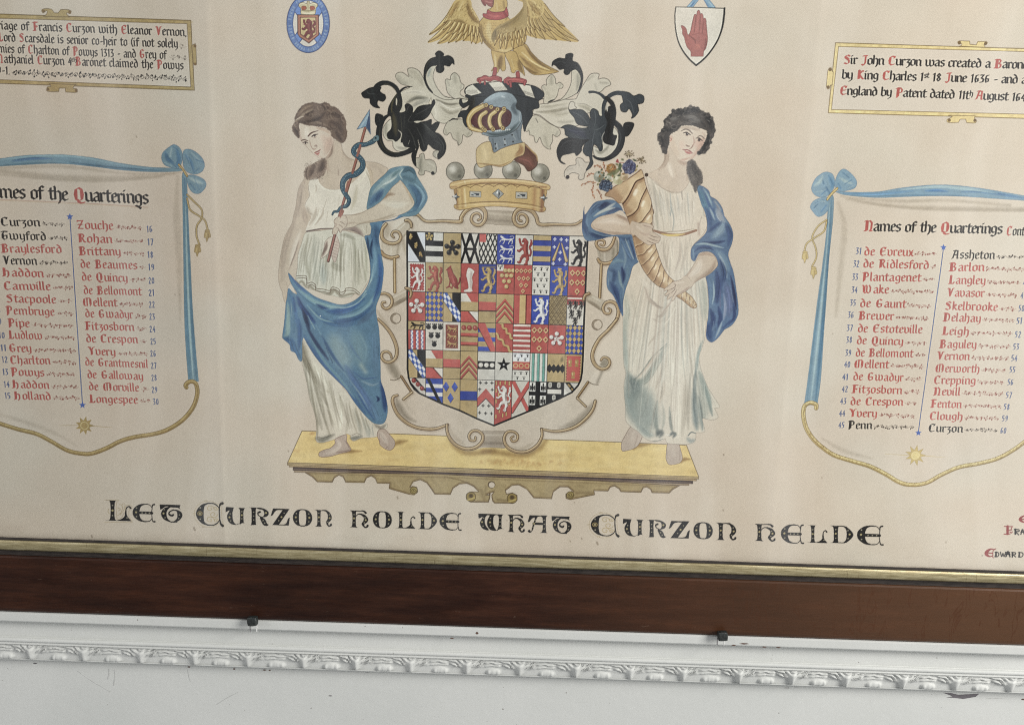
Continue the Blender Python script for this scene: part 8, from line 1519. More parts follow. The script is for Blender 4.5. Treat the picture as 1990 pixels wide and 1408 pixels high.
def motto():
    W1 = crop(190, 950, .190955); W2 = crop(560, 960, .190955); W3 = crop(920, 970, .190955); W4 = crop(1280, 980, .231156)
    wid = [21]; prev = [None]
    for c, rows in ((W1, 'L70,110,345,325 E355,145,585,335 T630,155,860,340 C1000,130,1285,378 U1300,180,1500,365 R1535,185,1740,370 Z1760,195,1955,370'), (W2, 'O48,148,245,328 N270,155,447,330 H628,162,820,342 O862,168,1055,348 L1085,175,1295,348 D1320,180,1515,356 E1540,185,1762,368'),
                    (W3, 'W50,143,320,320 H345,152,525,335 A552,158,755,340 T795,168,997,350 C1195,145,1490,380 U1520,195,1730,378 R1765,205,1960,388'), (W4, 'Z85,135,262,285 O292,145,455,292 N480,150,655,300 H808,160,985,310 E1028,163,1220,328 L1245,172,1420,322 D1442,175,1637,326 E1668,172,1890,342')):
        for r in rows.split():
            q = list(map(float, r[1:].split(','))); xa = float(c([(q[0], 0)])[0, 0]); xb = float(c([(q[2], 0)])[0, 0])
            if prev[0] is not None and xa - prev[0] > 14: wid[0] += 1
            CUR[0] = wid[0]; prev[0] = xb; lombard(LB(c, *q), r[0])
    CUR[0] = 21
    line(W1, '!70,108 !215,110 !190,140 !190,250 200,300 240,290 275,220 290,170 330,160 350,190 320,210 320,280 !352,335 !72,335', .9, (168, 146, 104), .7)
    for t in ('200,270 240,230 250,170 220,150', '210,220 230,200 200,190', '230,260 270,200 275,150 250,150', '110,200 105,230 120,250'): line(W1, t, 1.1, (170, 148, 104), .7)

def badge_oval():
    c = B1; o = ellipse(c, 808, 540, 488, 665, 70); m = fill_pts(o, (92, 122, 178), edge=(42, 58, 106), ew=1.4)
    for _ in range(90):
        a = RND.uniform(0, 6.3); line_pts(c([(808 + 425 * math.cos(a), 540 + 600 * math.sin(a))]), RND.uniform(2, 5), RND.choice([(112, 142, 192), (78, 106, 166)]), .4, 2, m, id=False)
    i = fill_pts(ellipse(c, 808, 540, 350, 530, 60), (214, 208, 198), edge=(52, 70, 120), ew=1.2)
    for t in ([(500, 120), (1130, 1000)], [(1130, 120), (480, 1000)]):
        line_pts(c(t), 15, (56, 74, 128), .9, .7, i); line_pts(c(t), 12, (104, 140, 204), 1, .7, i)
    # letters on the garter, pale, radial
    for k in range(46):
        a = math.radians(-70 + k * 7.2); ca, sa = math.cos(a), math.sin(a); p = np.array([808 + 420 * ca, 540 + 598 * sa]); r = np.array([ca, sa]); t = np.array([-sa, ca]); h = 42
        if k % 6 == 5: continue
        for s in (RND.uniform(-14, -6), RND.uniform(6, 14)): line_pts(c([p + t * s - r * h * .8, p + t * s + r * h * .8]), .8, (176, 192, 204), .7, .7, m, id=False)
        line_pts(c([p + r * RND.uniform(-30, 30) - t * 12, p + r * RND.uniform(-30, 30) + t * 12]), .8, (176, 192, 204), .6, .7, m, id=False)
    # crown
    cr = fill(c, '650,330 640,200 595,150 600,90 680,60 770,90 780,40 808,28 840,40 850,90 930,60 1010,90 1025,140 985,200 960,330 800,345', (206, 192, 152), edge=(92, 76, 50), ew=.9)
    for x in (715, 905): fill(c, f'{x-50},150 {x+40},150 {x+50},215 {x-40},235', (172, 92, 66), edge=(96, 60, 40), ew=.7)
    folds(c, cr, [('800,40 808,330', 26, (130, 112, 72), .6), ('660,290 800,310 950,290', 30, (228, 218, 190), .7), ('660,240 800,255 960,240', 12, (110, 92, 56), .7), ('620,110 700,80 770,110', 16, (234, 224, 196), .7), ('850,110 920,80 1000,110', 16, (234, 224, 196), .7)])
    s = fill(c, '!565,340 !1045,345 !1050,800 1000,840 !825,990 620,850 !570,780', (158, 102, 84), edge=(74, 44, 40), ew=1.2, smooth=False); s2 = fill(c, '!630,400 !980,400 !985,780 !825,905 !640,780', (206, 184, 132), edge=(96, 52, 44), ew=1., smooth=False)
    line(c, '!600,370 !1010,372 !1015,790 !825,945 !605,800 !600,370', 1.2, (206, 150, 116), .7, smooth=False)
    def q(t): return c([(620 + 370 * float(a), 395 + 500 * float(b)) for a, b in (p.split(',') for p in t.split())])
    q2 = lambda a: c([(620 + 370 * x, 395 + 500 * y) for x, y in a])
    lion(q2, (128, 62, 64), (104, 60, 44), s2, (156, 86, 82))

def badge_hand():
    c = B2
    for t, sh in (('!545,145 !690,-20 !800,-20 !665,152', [('600,150 720,10', 60, (92, 134, 168), .8), ('640,120 690,60', 30, (52, 92, 150), .8), ('580,140 640,70', 26, (186, 204, 206), .7)]), ('!870,-20 !975,-20 !1115,155 !970,155', [('940,60 1000,150', 50, (100, 140, 170), .8), ('890,10 960,130', 30, (52, 92, 150), .8), ('980,40 1080,150', 30, (190, 206, 206), .7)])):
        m = fill(c, t, (126, 162, 186), smooth=False, edge=(60, 88, 120), ew=.8); folds(c, m, sh)
    s = fill(c, '!335,140 !1290,168 1280,340 1240,560 1150,800 1000,1030 860,1180 !732,1280 600,1160 470,990 380,800 330,560 318,330', (216, 208, 194))
    line(c, '335,140 318,330 330,560 380,800 470,990 600,1160 732,1280', [1.6, 1.8, 2.2, 2.6, 3], (44, 42, 38)); line(c, '!1288,168 1275,340 1238,560 1148,800 998,1030 858,1180 732,1280', [3.4, 3.4, 2.8, 2.6, 2.8, 3], (26, 24, 22)); line(c, '335,140 800,152 1290,168', 1.3, (60, 58, 52), .9)
    h = fill(c, '!632,1105 626,1010 560,930 520,820 500,730 466,670 465,600 440,508 490,515 540,570 560,660 !585,690 620,620 650,480 682,340 700,290 722,282 !742,305 750,240 780,200 806,232 !816,282 842,264 866,300 !876,372 900,356 926,392 936,520 956,740 946,860 916,960 880,1010 !872,1105', (168, 100, 92), edge=(116, 66, 60), ew=.9)
    folds(c, h, [('735,310 715,450 700,620', [8, 12, 10], (124, 70, 64), .75), ('815,300 805,480 790,640', [8, 12, 10], (124, 70, 64), .75), ('872,380 868,520 850,660', [8, 12, 10], (124, 70, 64), .75), ('600,700 700,780 720,850', [10, 24, 16], (118, 64, 58), .6), ('640,690 760,660 880,680', 14, (140, 80, 74), .5), ('700,950 760,900 800,960', [60, 80, 50], (186, 112, 98), .6), ('920,760 930,860 890,980', [30, 40, 30], (130, 76, 72), .6), ('700,360 680,520 650,640', 20, (186, 118, 110), .5), ('780,240 765,420 750,600', 20, (186, 118, 110), .5), ('845,300 838,460', 16, (184, 116, 108), .5), ('480,560 530,720 600,880', 24, (150, 86, 80), .5), ('640,1060 860,1060', 30, (146, 82, 78), .5), ('560,820 620,780', 60, (180, 110, 102), .5)])

def signatures():
    c = S1
    def ln(t, w, col=(148, 58, 56)): line(c, t, w, col)
    ln('1230,350 1150,350 1098,400 1150,445 1230,445', [1, 3, 6, 3, 1]); ln('1098,400 1230,402', 2.4)
    CUR[0] = 27; ln('895,515 895,635', 5); ln('845,515 975,518', 2); ln('840,640 935,635', 2); ln('905,575 960,570', 2); ln('970,518 945,575', 1.6); ln('930,600 960,620 970,600', 1.8)
    for t, w in (('1020,562 1020,638', 3.6), ('1005,562 1075,568 1080,595 1030,600 1075,650', 2.2), ('1110,640 1135,565 1165,640', 2.6), ('1110,605 1165,608', 2)): ln(t, w, TB)
    CUR[0] = 28; ln('690,890 620,882 555,930 560,970 610,1000 660,985', [1.4, 3, 6.5, 6.5, 3, 1.4]); ln('560,940 655,945', 2.6); ln('705,875 670,890 660,940 655,1000 668,1020', 1.6)
    for t, w in (('710,930 708,1000', 3.4), ('695,930 740,935 755,965 735,1000 690,1000', 2), ('780,930 800,1000 820,950 840,1000 862,930', 2.2), ('870,1000 900,920 935,1002', 3), ('875,960 930,962', 3.4), ('880,935 925,936', 3), ('975,935 972,1005', 3.2), ('960,935 1020,938 1020,965 985,970 1025,1005', 2), ('1085,935 1082,1005', 3.2), ('1070,935 1130,940 1145,970 1120,1005 1070,1004', 2)): ln(t, w, TB)
    dot(c, 486, 985, 10, (110, 100, 84), .8)

def foxing():
    for x, y, r in ((178, 1040, 3), (377, 1025, 4), (340, 571, 2), (348, 571, 2), (772, 965, 3), (1405, 990, 2), (1838, 1052, 2), (265, 265, 2), (1618, 648, 1.5), (985, 1010, 1.5), (1160, 1053, 4), (1130, 1045, 2), (1108, 1050, 2), (560, 875, 2), (902, 817, 2), (1597, 927, 1.5), (1406, 882, 2), (1116, 975, 1.5)):
        line_pts(np.array([(x, y), (x + r * .4, y + r)]), r, (128, 112, 92), .55, 1.4, id=False)
    for _ in range(170):
        x, y = RND.uniform(0, 1990), RND.uniform(0, 1100); line_pts(np.array([(x, y)]), RND.uniform(.8, 1.8), (150, 130, 106), RND.uniform(.15, .45), .9, id=False)
    for k in range(140):                                # brown-grey streaks darkening the lower edge of the paper
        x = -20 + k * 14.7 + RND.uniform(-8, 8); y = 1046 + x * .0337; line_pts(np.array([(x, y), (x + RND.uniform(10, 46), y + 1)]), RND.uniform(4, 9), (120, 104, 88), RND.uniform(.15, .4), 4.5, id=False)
    for _ in range(26): # rubbed bottom edge
        x = RND.uniform(0, 1990); y = 1040 + x * .0337 + RND.uniform(-22, 0); line_pts(np.array([(x, y), (x + RND.uniform(5, 60), y + 2)]), RND.uniform(4, 14), (190, 174, 154), .16, 7, id=False)
# ---------------------------------------------------------------- order of painting, and which piece each stroke belongs to
QBASE = 100
PIECES = {1: 'inscription_tablet', 2: 'inscription_tablet', 3: 'painted_scroll', 4: 'painted_scroll', 5: 'garter_badge', 6: 'hand_escutcheon', 7: 'painted_plinth', 8: 'cartouche', 9: 'painted_shield',
          10: 'mantling', 11: 'mantling', 12: 'helmet', 13: 'coronet', 14: 'eagle_crest', 15: 'painted_figure', 16: 'painted_figure', 17: 'arrow_and_serpent', 18: 'cornucopia', 20: 'signature', 27: 'signature', 28: 'signature', **{k: 'motto_word' for k in range(21, 27)}}
def paint_all():
    def use(i): CUR[0] = i
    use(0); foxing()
    use(1); tablet_left()
    use(2); tablet_right()
    use(3); scroll_left()
    use(4); scroll_right()
    use(5); badge_oval()
    use(6); badge_hand()
    use(7); plinth()
    use(8); cartouche()
    use(9); shield()
    use(8); end_caps()
    use(10); mantling_left()
    use(11); mantling_right()
    use(12); helm()
    use(13); coronet()
    use(12); gorget()
    use(14); eagle()
    use(15); woman_left(); head_left()
    use(17); arrow_snake()
    use(15); hand_over()
    use(16); woman_right(); head_right()
    use(18); cornucopia()
    use(16); hands_right_over()
    motto()
    use(20); signatures()
    granulate()

def end_caps():
    for t, w in (('372,972 410,985 428,1025 415,1070', [18, 22, 22, 16]),): roll(C1, t, w, (160, 128, 86))
    roll(C2, '1000,1030 960,1048 942,1095', [20, 26, 20], (160, 128, 86)); roll(C1, '368,262 400,262 428,295 428,330', [18, 22, 20, 14])

def hand_over():
    # fingers closing over the arrow shaft
    L = (118, 92, 80)
    f = fill(F2, '640,170 690,125 760,108 790,150 780,230 735,275 712,305 690,275 672,318 645,325 622,318 628,268 652,218', (201, 185, 164), edge=L, ew=.9, ea=.7)
    folds(F2, f, [('700,178 735,190 772,222', 6, (128, 102, 88), .75, .7), ('682,212 720,228 748,258', 6, (128, 102, 88), .75, .7), ('660,248 690,260 706,290', 6, (128, 102, 88), .75, .7), ('648,190 668,215 650,250', 8, (160, 136, 120), .6), ('720,150 760,160', 20, (222, 208, 190), .6), ('636,290 650,310', 14, (170, 148, 130), .6)])
    line(F2, '742,60 712,128', 17 * F2.s, (160, 104, 88), .9)

def hands_right_over():
    f = fill(G2, '640,185 720,195 770,192 835,205 877,235 862,272 882,302 952,348 955,375 938,415 890,432 830,447 790,430 720,380 665,332 620,300', (201, 184, 163), edge=(120, 98, 84), ew=.8, ea=.7)
    line(G2, '640,185 620,240 645,320', 26 * G2.s, (201, 184, 163), 1, 2.)
    folds(G2, f, [('750,215 800,232 862,246', 6, (128, 102, 88), .7, .8), ('830,325 880,350 948,362', 6, (116, 92, 78), .8, .8), ('815,358 870,385 935,402', 6, (116, 92, 78), .8, .8), ('800,392 850,415 895,428', 6, (116, 92, 78), .8, .8), ('720,300 800,330 840,300', [20, 30, 14], (186, 164, 146), .5), ('700,370 780,425', 14, (172, 148, 130), .6), ('860,270 830,240 770,215', 14, (190, 168, 150), .6), ('690,230 760,290', 40, (222, 209, 192), .6)])
    f = fill(G2, '1330,892 1260,962 1190,1000 1142,1022 1110,1075 1085,1075 1092,1030 1046,1068 1034,1050 1062,1000 1022,1026 1010,1006 1050,962 1002,966 1004,945 1050,910 1100,868 1200,838 1250,800', (201, 184, 163), edge=(112, 92, 80), ew=.8, ea=.7)
    line(G2, '1235,830 1310,880', 60 * G2.s, (201, 184, 163), .9, 3)
    folds(G2, f, [('1100,880 1130,900 1115,930 1050,962', 6, (120, 96, 82), .8, .8), ('1130,920 1115,960 1066,1002', 6, (120, 96, 82), .8, .8), ('1145,955 1120,1000 1095,1038', 6, (120, 96, 82), .8, .8), ('1290,920 1230,970 1150,1015', [20, 26, 16], (168, 144, 126), .6), ('1140,880 1220,870', 30, (222, 209, 192), .6)])
# ================================================================ materials
PAINT_GAIN = 1.12
def mat_paint():
    m, nt, b = material('watercolour_on_paper', rough=.85, spec=.25)
    a = node(nt, 'ShaderNodeAttribute'); a.attribute_name = 'paint'
    f = ramp(nt, noise(nt, 900, 3, .6).outputs['Fac'], [(.3, (.955, .955, .95)), (.7, (1.03, 1.03, 1.03))])
    g = ramp(nt, noise(nt, 26, 4, .6).outputs['Fac'], [(.3, (.975, .97, .96)), (.7, (1.015, 1.015, 1.015))])
    c = mix(nt, a.outputs['Color'], f, 1., 'MULTIPLY'); c = mix(nt, c, g, 1., 'MULTIPLY')
    nt.links.new(c, b.inputs['Base Color']); bump(nt, b, noise(nt, 6, 2, .5).outputs['Fac'], .25, .004)
    return m
def mat_wood():
    m, nt, b = material('dark_polished_mahogany', rough=.5, spec=.2)
    g = noise(nt, 9, 6, .62, sc=(1, 9, 9)); f = noise(nt, 60, 4, .6, sc=(1, 14, 14)); l = noise(nt, 2.4, 3, .5)
    c = ramp(nt, g.outputs['Fac'], [(.3, (.016, .0046, .0022)), (.52, (.029, .0098, .0047)), (.72, (.046, .0155, .007))])
    c = mix(nt, c, ramp(nt, f.outputs['Fac'], [(.35, (.74, .72, .72)), (.65, (1.2, 1.2, 1.2))]), .7, 'MULTIPLY')
    c = mix(nt, c, ramp(nt, noise(nt, 5, 5, .65, sc=(1, 2.2, 2.2)).outputs['Fac'], [(.3, (.62, .6, .58)), (.7, (1.4, 1.45, 1.5))]), .9, 'MULTIPLY'); sp = noise(nt, 75, 5, .75, sc=(.5, 2.4, 2.4)); c = mix(nt, c, (.16, .11, .08), ramp(nt, sp.outputs['Fac'], [(.66, (0, 0, 0)), (.72, (.55, .55, .55))]))
    # oak-like figure: pale flecks across the grain, mostly towards one end of the rail
    w = noise(nt, 14, 2, .5, sc=(2.2, .5, .5)); k = noise(nt, 24, 2, .55, sc=(2.4, .5, .5)); k.inputs['Distortion'].default_value = .8; sep = node(nt, 'ShaderNodeSeparateXYZ'); nt.links.new(coords(nt), sep.inputs[0])
    mr = node(nt, 'ShaderNodeMapRange'); mr.inputs['From Min'].default_value = .05; mr.inputs['From Max'].default_value = .72; nt.links.new(sep.outputs['X'], mr.inputs['Value'])
    fl = ramp(nt, k.outputs['Fac'], [(.57, (0, 0, 0)), (.597, (1, 1, 1)), (.626, (0, 0, 0))])
    mm = node(nt, 'ShaderNodeMath'); mm.operation = 'MULTIPLY'; nt.links.new(fl, mm.inputs[0]); nt.links.new(mr.outputs[0], mm.inputs[1])
    fleck = mm.outputs[0]
    c2 = mix(nt, c, (.15, .066, .028), .0); md = node(nt, 'ShaderNodeMath'); md.operation = 'MULTIPLY'; md.inputs[1].default_value = .55; nt.links.new(mr.outputs[0], md.inputs[0])
    c = mix(nt, c, (.135, .066, .031), md.outputs[0]); fk = node(nt, 'ShaderNodeMath'); fk.operation = 'MULTIPLY'; fk.inputs[1].default_value = .6; nt.links.new(fleck, fk.inputs[0]); c = mix(nt, c, (.060, .018, .005), fk.outputs[0])  # painted sheen: base colour lightens towards one end of the rail
    nt.links.new(c, b.inputs['Base Color'])
    r = ramp(nt, noise(nt, 16, 4, .6, sc=(1, 5, 5)).outputs['Fac'], [(.3, (.36, .36, .36)), (.75, (.6, .6, .6))]); nt.links.new(r, b.inputs['Roughness'])
    bump(nt, b, f.outputs['Fac'], .12, .002); return m
def mat_gilt():
    m, nt, b = material('old_gilding', rough=.42, spec=.5); b.inputs['Metallic'].default_value = .55
    g = noise(nt, 30, 5, .65, sc=(1, 12, 12)); c = ramp(nt, g.outputs['Fac'], [(.3, (.20, .165, .085)), (.5, (.34, .29, .165)), (.7, (.47, .42, .27))])
    k = noise(nt, 60, 4, .7, sc=(8, .6, .6)); d = ramp(nt, k.outputs['Fac'], [(.3, (.5, .45, .4)), (.4, (1, 1, 1))]); c = mix(nt, c, d, .7, 'MULTIPLY')
    nt.links.new(c, b.inputs['Base Color']); bump(nt, b, g.outputs['Fac'], .2, .002); return m
def mat_dark():
    m, nt, b = material('dark_gap_and_groove', rough=.7); c = ramp(nt, noise(nt, 60, 4, .6, sc=(1, 8, 8)).outputs['Fac'], [(.35, (.014, .011, .01)), (.7, (.05, .04, .035))]); nt.links.new(c, b.inputs['Base Color']); return m
def mat_wall():
    m, nt, b = material('cream_white_oil_paint', rough=.55, spec=.25)
    a = noise(nt, 5, 5, .6); f = noise(nt, 70, 3, .6); s = noise(nt, 130, 2, .5)
    c = ramp(nt, a.outputs['Fac'], [(.3, (.525, .537, .517)), (.7, (.575, .583, .563))])
    d = ramp(nt, s.outputs['Fac'], [(.225, (.35, .32, .3)), (.24, (1, 1, 1))]); c = mix(nt, c, d, .7, 'MULTIPLY')
    nt.links.new(c, b.inputs['Base Color'])
    ad = node(nt, 'ShaderNodeMath'); ad.operation = 'ADD'; nt.links.new(f.outputs['Fac'], ad.inputs[0]); nt.links.new(noise(nt, 9, 3, .5, sc=(1, 3, 3)).outputs['Fac'], ad.inputs[1])
    bump(nt, b, ad.outputs[0], .16, .002); return m
def mat_iron():
    m, nt, b = material('black_iron', rough=.5); c = ramp(nt, noise(nt, 300, 4, .7).outputs['Fac'], [(.35, (.006, .008, .008)), (.7, (.03, .036, .034))]); nt.links.new(c, b.inputs['Base Color']); bump(nt, b, noise(nt, 260, 3, .6).outputs['Fac'], .6, .001); return m
def mat_glass():
    m = bpy.data.materials.new('picture_glass'); m.use_nodes = True; nt = m.node_tree; nt.nodes.remove(nt.nodes['Principled BSDF'])
    t = node(nt, 'ShaderNodeBsdfTransparent'); t.inputs[0].default_value = (.985, .99, .985, 1); g = node(nt, 'ShaderNodeBsdfGlossy'); g.inputs['Roughness'].default_value = .03
    fr = node(nt, 'ShaderNodeFresnel'); ge = node(nt, 'ShaderNodeNewGeometry'); io = node(nt, 'ShaderNodeMapRange'); io.inputs['To Min'].default_value = 1.5; io.inputs['To Max'].default_value = 1 / 1.5; nt.links.new(ge.outputs['Backfacing'], io.inputs['Value']); nt.links.new(io.outputs[0], fr.inputs['IOR'])
    bp = node(nt, 'ShaderNodeBump'); bp.inputs['Strength'].default_value = .05; bp.inputs['Distance'].default_value = .01; nt.links.new(noise(nt, 3, 1, .4).outputs['Fac'], bp.inputs['Height']); nt.links.new(bp.outputs[0], g.inputs['Normal'])
    mx = node(nt, 'ShaderNodeMixShader'); nt.links.new(fr.outputs[0], mx.inputs[0]); nt.links.new(t.outputs[0], mx.inputs[1]); nt.links.new(g.outputs[0], mx.inputs[2]); nt.links.new(mx.outputs[0], nt.nodes['Material Output'].inputs['Surface']); return m
def plain(name, c, rough=.7):
    m, nt, b = material(name, c, rough); f = ramp(nt, noise(nt, 200, 3, .6).outputs['Fac'], [(.3, tuple(v * .8 for v in c)), (.7, tuple(v * 1.15 for v in c))]); nt.links.new(f, b.inputs['Base Color']); return m
M_PAINT, M_WOOD, M_GILT, M_DARK, M_WALL, M_IRON, M_GLASS = mat_paint(), mat_wood(), mat_gilt(), mat_dark(), mat_wall(), mat_iron(), mat_glass()

# ================================================================ the wall: field, ledge moulding, carved moulding, lower panel
XL, XR = -2.6, 2.6
def zc(y, Y): return float(wall_pt(995, y, Y)[2])
WY = .044
def extrude(name, prof, parent, mat, n=2, smooth=False):
    xs = np.linspace(XL, XR, n); P = np.array(prof); V = np.array([[x, p[0], p[1]] for x in xs for p in P])
    return mesh_np(name, V, grid_faces(n, len(P))[:, ::-1], mat, parent, smooth)
wall = extrude('wall', [(WY + .012, 4.2), (WY + .012, zc(1219, .014)), (WY, zc(1312, WY)), (WY, -.2)][2:], None, M_WALL); tag(wall, kind='structure')
extrude('wall_field', [(WY + .02, 4.2), (WY + .02, zc(1221.5, .014) - .002)], wall, M_WALL)
zt = zc(1221.5, .013)
led = [(WY + .02, zt), (.0150, zt), (.0132, zt - .0012), (.0130, zt - .002), (.0130, zc(1237.5, .013)), (.0138, zc(1239, .0135)), (.0150, zc(1239.6, .015)), (.0270, zc(1240.5, .027)), (.0275, zc(1244, .0275)), (.0270, zc(1252, .027)), (.0262, zc(1262, .0262)), (.0256, zc(1268, .0256)), (.0245, zc(1270.5, .0245)), (.0240, zc(1272, .0240))]
for k in range(9):                                  # round bead
    a = math.pi * k / 8; z0, z1 = zc(1272, .019), zc(1280.5, .019); led.append((.0228 - .0036 * math.sin(a), (z0 + z1) / 2 + (z0 - z1) / 2 * math.cos(a)))
led += [(.0215, zc(1282, .0215)), (.0215, zc(1283, .0215))]
extrude('ledge_moulding', led, wall, M_WALL, 2)
def leaf(s, t):
    """relief of the carved leaf-and-dart, s along one repeat, t from top to bottom"""
    x = (s + .5) % 1 - .5                                  # -.5 .. .5 about the leaf's middle
    r = np.sqrt((x * 2.1) ** 2 + (t - 1.02) ** 2); ph = r * 5.6 + .22 * np.sin(13 * x + 3 * t) + .12 * np.sin(37 * x)
    arcs = np.clip(1 - np.abs((ph % 1) - .55) / .36, 0, 1) ** .7 * np.clip((r - .34) / .1, 0, 1) * np.clip((.5 - t + .16 * np.abs(x * 2)) / .14, 0, 1)
    h = arcs * (.65 + .35 * np.clip(np.abs(x) * 2.4, 0, 1))
    q = 1 - (x / .15) ** 2 - ((t - .80) / .22) ** 2; lf = np.sqrt(np.clip(q, 0, 1)) * (1 - .55 * np.exp(-(x / .018) ** 2)) * (.75 + .25 * np.cos(x * 60)); h = np.maximum(h, lf)
    for e in (-.2, .17): h -= .9 * np.exp(-((x - e) / .03) ** 2 - ((t - .36) / .12) ** 2)
    d = np.abs((s % 1) - .5); w = .21 * (1.0 - t) + .004; dart = np.clip(1 - d / w, 0, 1); h = np.maximum(h, np.where(d < w, .25 + 1.0 * dart, 0) * np.clip((t - .12) / .2, 0, 1))
    return h
rep = abs(wall_pt(1100, 1295, .028)[0] - wall_pt(994.4, 1291, .028)[0]); nx, nz = 2600, 22
xs = np.linspace(XL, XR, nx); ts = np.linspace(0, 1, nz); S, T = np.meshgrid((xs - wall_pt(1012, 1300, .028)[0]) / rep + .5, ts, indexing='ij')
rs = np.random.RandomState(3); jit = np.repeat(rs.rand(int(nx / 26) + 2), 26)[:nx][:, None]
S = S + .02 * np.sin(S * 2.3) + .012 * np.sin(S * 7.1)
Hh = leaf(S % 1, np.clip(T + (jit - .5) * .06, 0, 1)) * (.75 + .5 * jit)
yb = .0265 + .0035 * T; zb = zc(1283, .0215) + (zc(1309.5, .034) - zc(1283, .0215)) * T
V = np.stack([np.broadcast_to(xs[:, None], S.shape), yb - .0058 * Hh * np.clip(np.minimum(T, 1 - T) * 9, 0, 1), zb], -1).reshape(-1, 3)
mesh_np('carved_moulding', V, grid_faces(nx, nz)[:, ::-1], M_WALL, wall, True)
extrude('panel_bead', [(.0300, zc(1309.5, .034)), (.0290, zc(1309.8, .03)), (.0290, zc(1312.3, .029)), (.0300, zc(1313, .03)), (WY - .002, zc(1313.4, WY)), (WY + .002, zc(1314.4, WY))], wall, M_WALL)
# chipped and scuffed paint, little flakes lying on the surface
M_SCUFF = plain('grey_scuff', (.13, .12, .13)); M_CHIP = plain('brown_chip', (.09, .045, .03)); M_SCR = plain('scratched_paint', (.47, .475, .46)); M_WHT = plain('fresh_white', (.80, .80, .78))
def flake(pts, Y, mat, name):
    P = [wall_pt(x, y, Y - .0003) for x, y in pts]; B = [p + np.array([0, .0006, 0]) for p in P]; n = len(P)
    me = bpy.data.meshes.new(name); me.from_pydata([tuple(p) for p in P + B], [], [tuple(range(n))[::-1], tuple(range(n, 2 * n))] + [(i, (i + 1) % n, n + (i + 1) % n, n + i) for i in range(n)]); me.materials.append(mat)
    o = bpy.data.objects.new(name, me); COL.objects.link(o); o.parent = wall; return o
flake([(1833, 1345), (1850, 1346), (1862, 1349), (1903, 1347), (1896, 1353), (1872, 1357), (1856, 1355), (1840, 1354), (1852, 1352)], WY, M_SCUFF, 'paint_scuff')
for x, y, w, h, m in ((68, 1288, 4, 1, M_SCUFF), (367, 1295, 3, 1.2, M_CHIP), (455, 1299, 2, 1.5, M_CHIP), (514, 1301, 4, 1, M_CHIP), (524, 1301.5, 2, 1, M_CHIP), (714, 1305, 6, .9, M_SCUFF), (948, 1312, 6, .9, M_CHIP), (1012, 1314, 5, 1.2, M_SCUFF), (642, 1351, 4, .9, M_SCUFF), (1935, 1356, 18, .6, M_SCR), (1988, 1358, 3, 1.5, M_CHIP), (1530, 1336, 6, 2, M_SCR), (1548, 1334, 4, 1.4, M_SCR)):
    a = [(x - w, y), (x - w * .4, y - h), (x + w * .5, y - h * .8), (x + w, y + h * .2), (x + w * .3, y + h), (x - w * .5, y + h * .7)]; flake(a, WY, m, 'paint_chip')
for x, y, w, h in ((927, 1229.5, 3, 2.4), (878, 1239.6, 4, 1), (1426, 1253, 4, 1.2), (1446, 1250, 10, 1.3), (1485, 1256.5, 5, .9), (1513, 1257.5, 5, .9)):
    flake([(x - w, y), (x - w * .3, y - h), (x + w * .6, y - h * .7), (x + w, y + h * .3), (x, y + h)], .013, M_CHIP, 'paint_chip')
for pts in ([(212, 1298), (213, 1310), (209, 1320), (208, 1320), (211, 1309), (211, 1298)], [(223, 1300), (224.4, 1312), (221.5, 1331), (220, 1331), (222.6, 1312), (221.8, 1300)], [(365, 1300), (367, 1312), (371, 1324), (370.2, 1324), (366, 1313), (364.4, 1300)]): flake(pts, WY, M_SCR, 'paint_scratch')
for pts in ([(150, 1302), (178, 1322), (215, 1343), (214.6, 1343.6), (177.6, 1322.6), (149.6, 1302.5)], [(420, 1368), (440, 1355), (462, 1344), (462.3, 1344.6), (440.4, 1355.7), (420.4, 1368.5)]): flake(pts, WY, M_SCR, 'paint_scratch')

# ================================================================ the framed armorial
pic = bpy.data.objects.new('framed_armorial', None); COL.objects.link(pic); pic.location = tuple(world(np.array(0.), np.array(-.36), 0.)); bpy.context.view_layer.update()
tag(pic, 'framed painting of a quartered shield between two women, behind glass in a brown wooden frame', 'framed picture')
PINV = Matrix.Translation(-pic.location)
def child(o, parent): o.parent = parent; o.matrix_parent_inverse = PINV if parent is pic else parent.matrix_world.inverted(); return o
# local frame of the picture: x along, y up the sheet, z towards the viewer
ROTM = Matrix([[1, 0, 0, O[0]], [0, VV[1], NN[1], O[1]], [0, VV[2], NN[2], O[2]], [0, 0, 0, 1]])
v_lip = sheet_uv([(995, 1077.5)], 0.)[0, 1]
UL, UR, VT = -1.16, 1.10, .80
def side_mesh(name, prof, side, mat, parent, smooth=False, seg=1):
    """one mitred side of the frame; prof = (distance outward from the sight edge, height)"""
    P = np.array(prof); w = UR - UL; hgt = VT - v_lip; L = w if side % 2 == 0 else hgt; V = []
    ss = np.linspace(0, 1, seg + 1)
    for s in ss:
        for d, z in P: V.append((-L / 2 - d + s * (L + 2 * d), -d, z))
    o = mesh_np(name, V, grid_faces(seg + 1, len(P)), mat, None, smooth)
    c = ((UL + UR) / 2, v_lip, 0) if side == 0 else (UR, (VT + v_lip) / 2, 0) if side == 1 else ((UL + UR) / 2, VT, 0) if side == 2 else (UL, (VT + v_lip) / 2, 0)
    o.matrix_world = ROTM @ Matrix.Translation(c) @ Matrix.Rotation(math.radians(90 * side), 4, 'Z')
    mw = o.matrix_world.copy(); o.parent = parent; o.matrix_parent_inverse = parent.matrix_world.inverted() if parent else Matrix(); o.matrix_world = mw
    return o
def dv(y, h): return v_lip - sheet_uv([(995, y)], h)[0, 1]
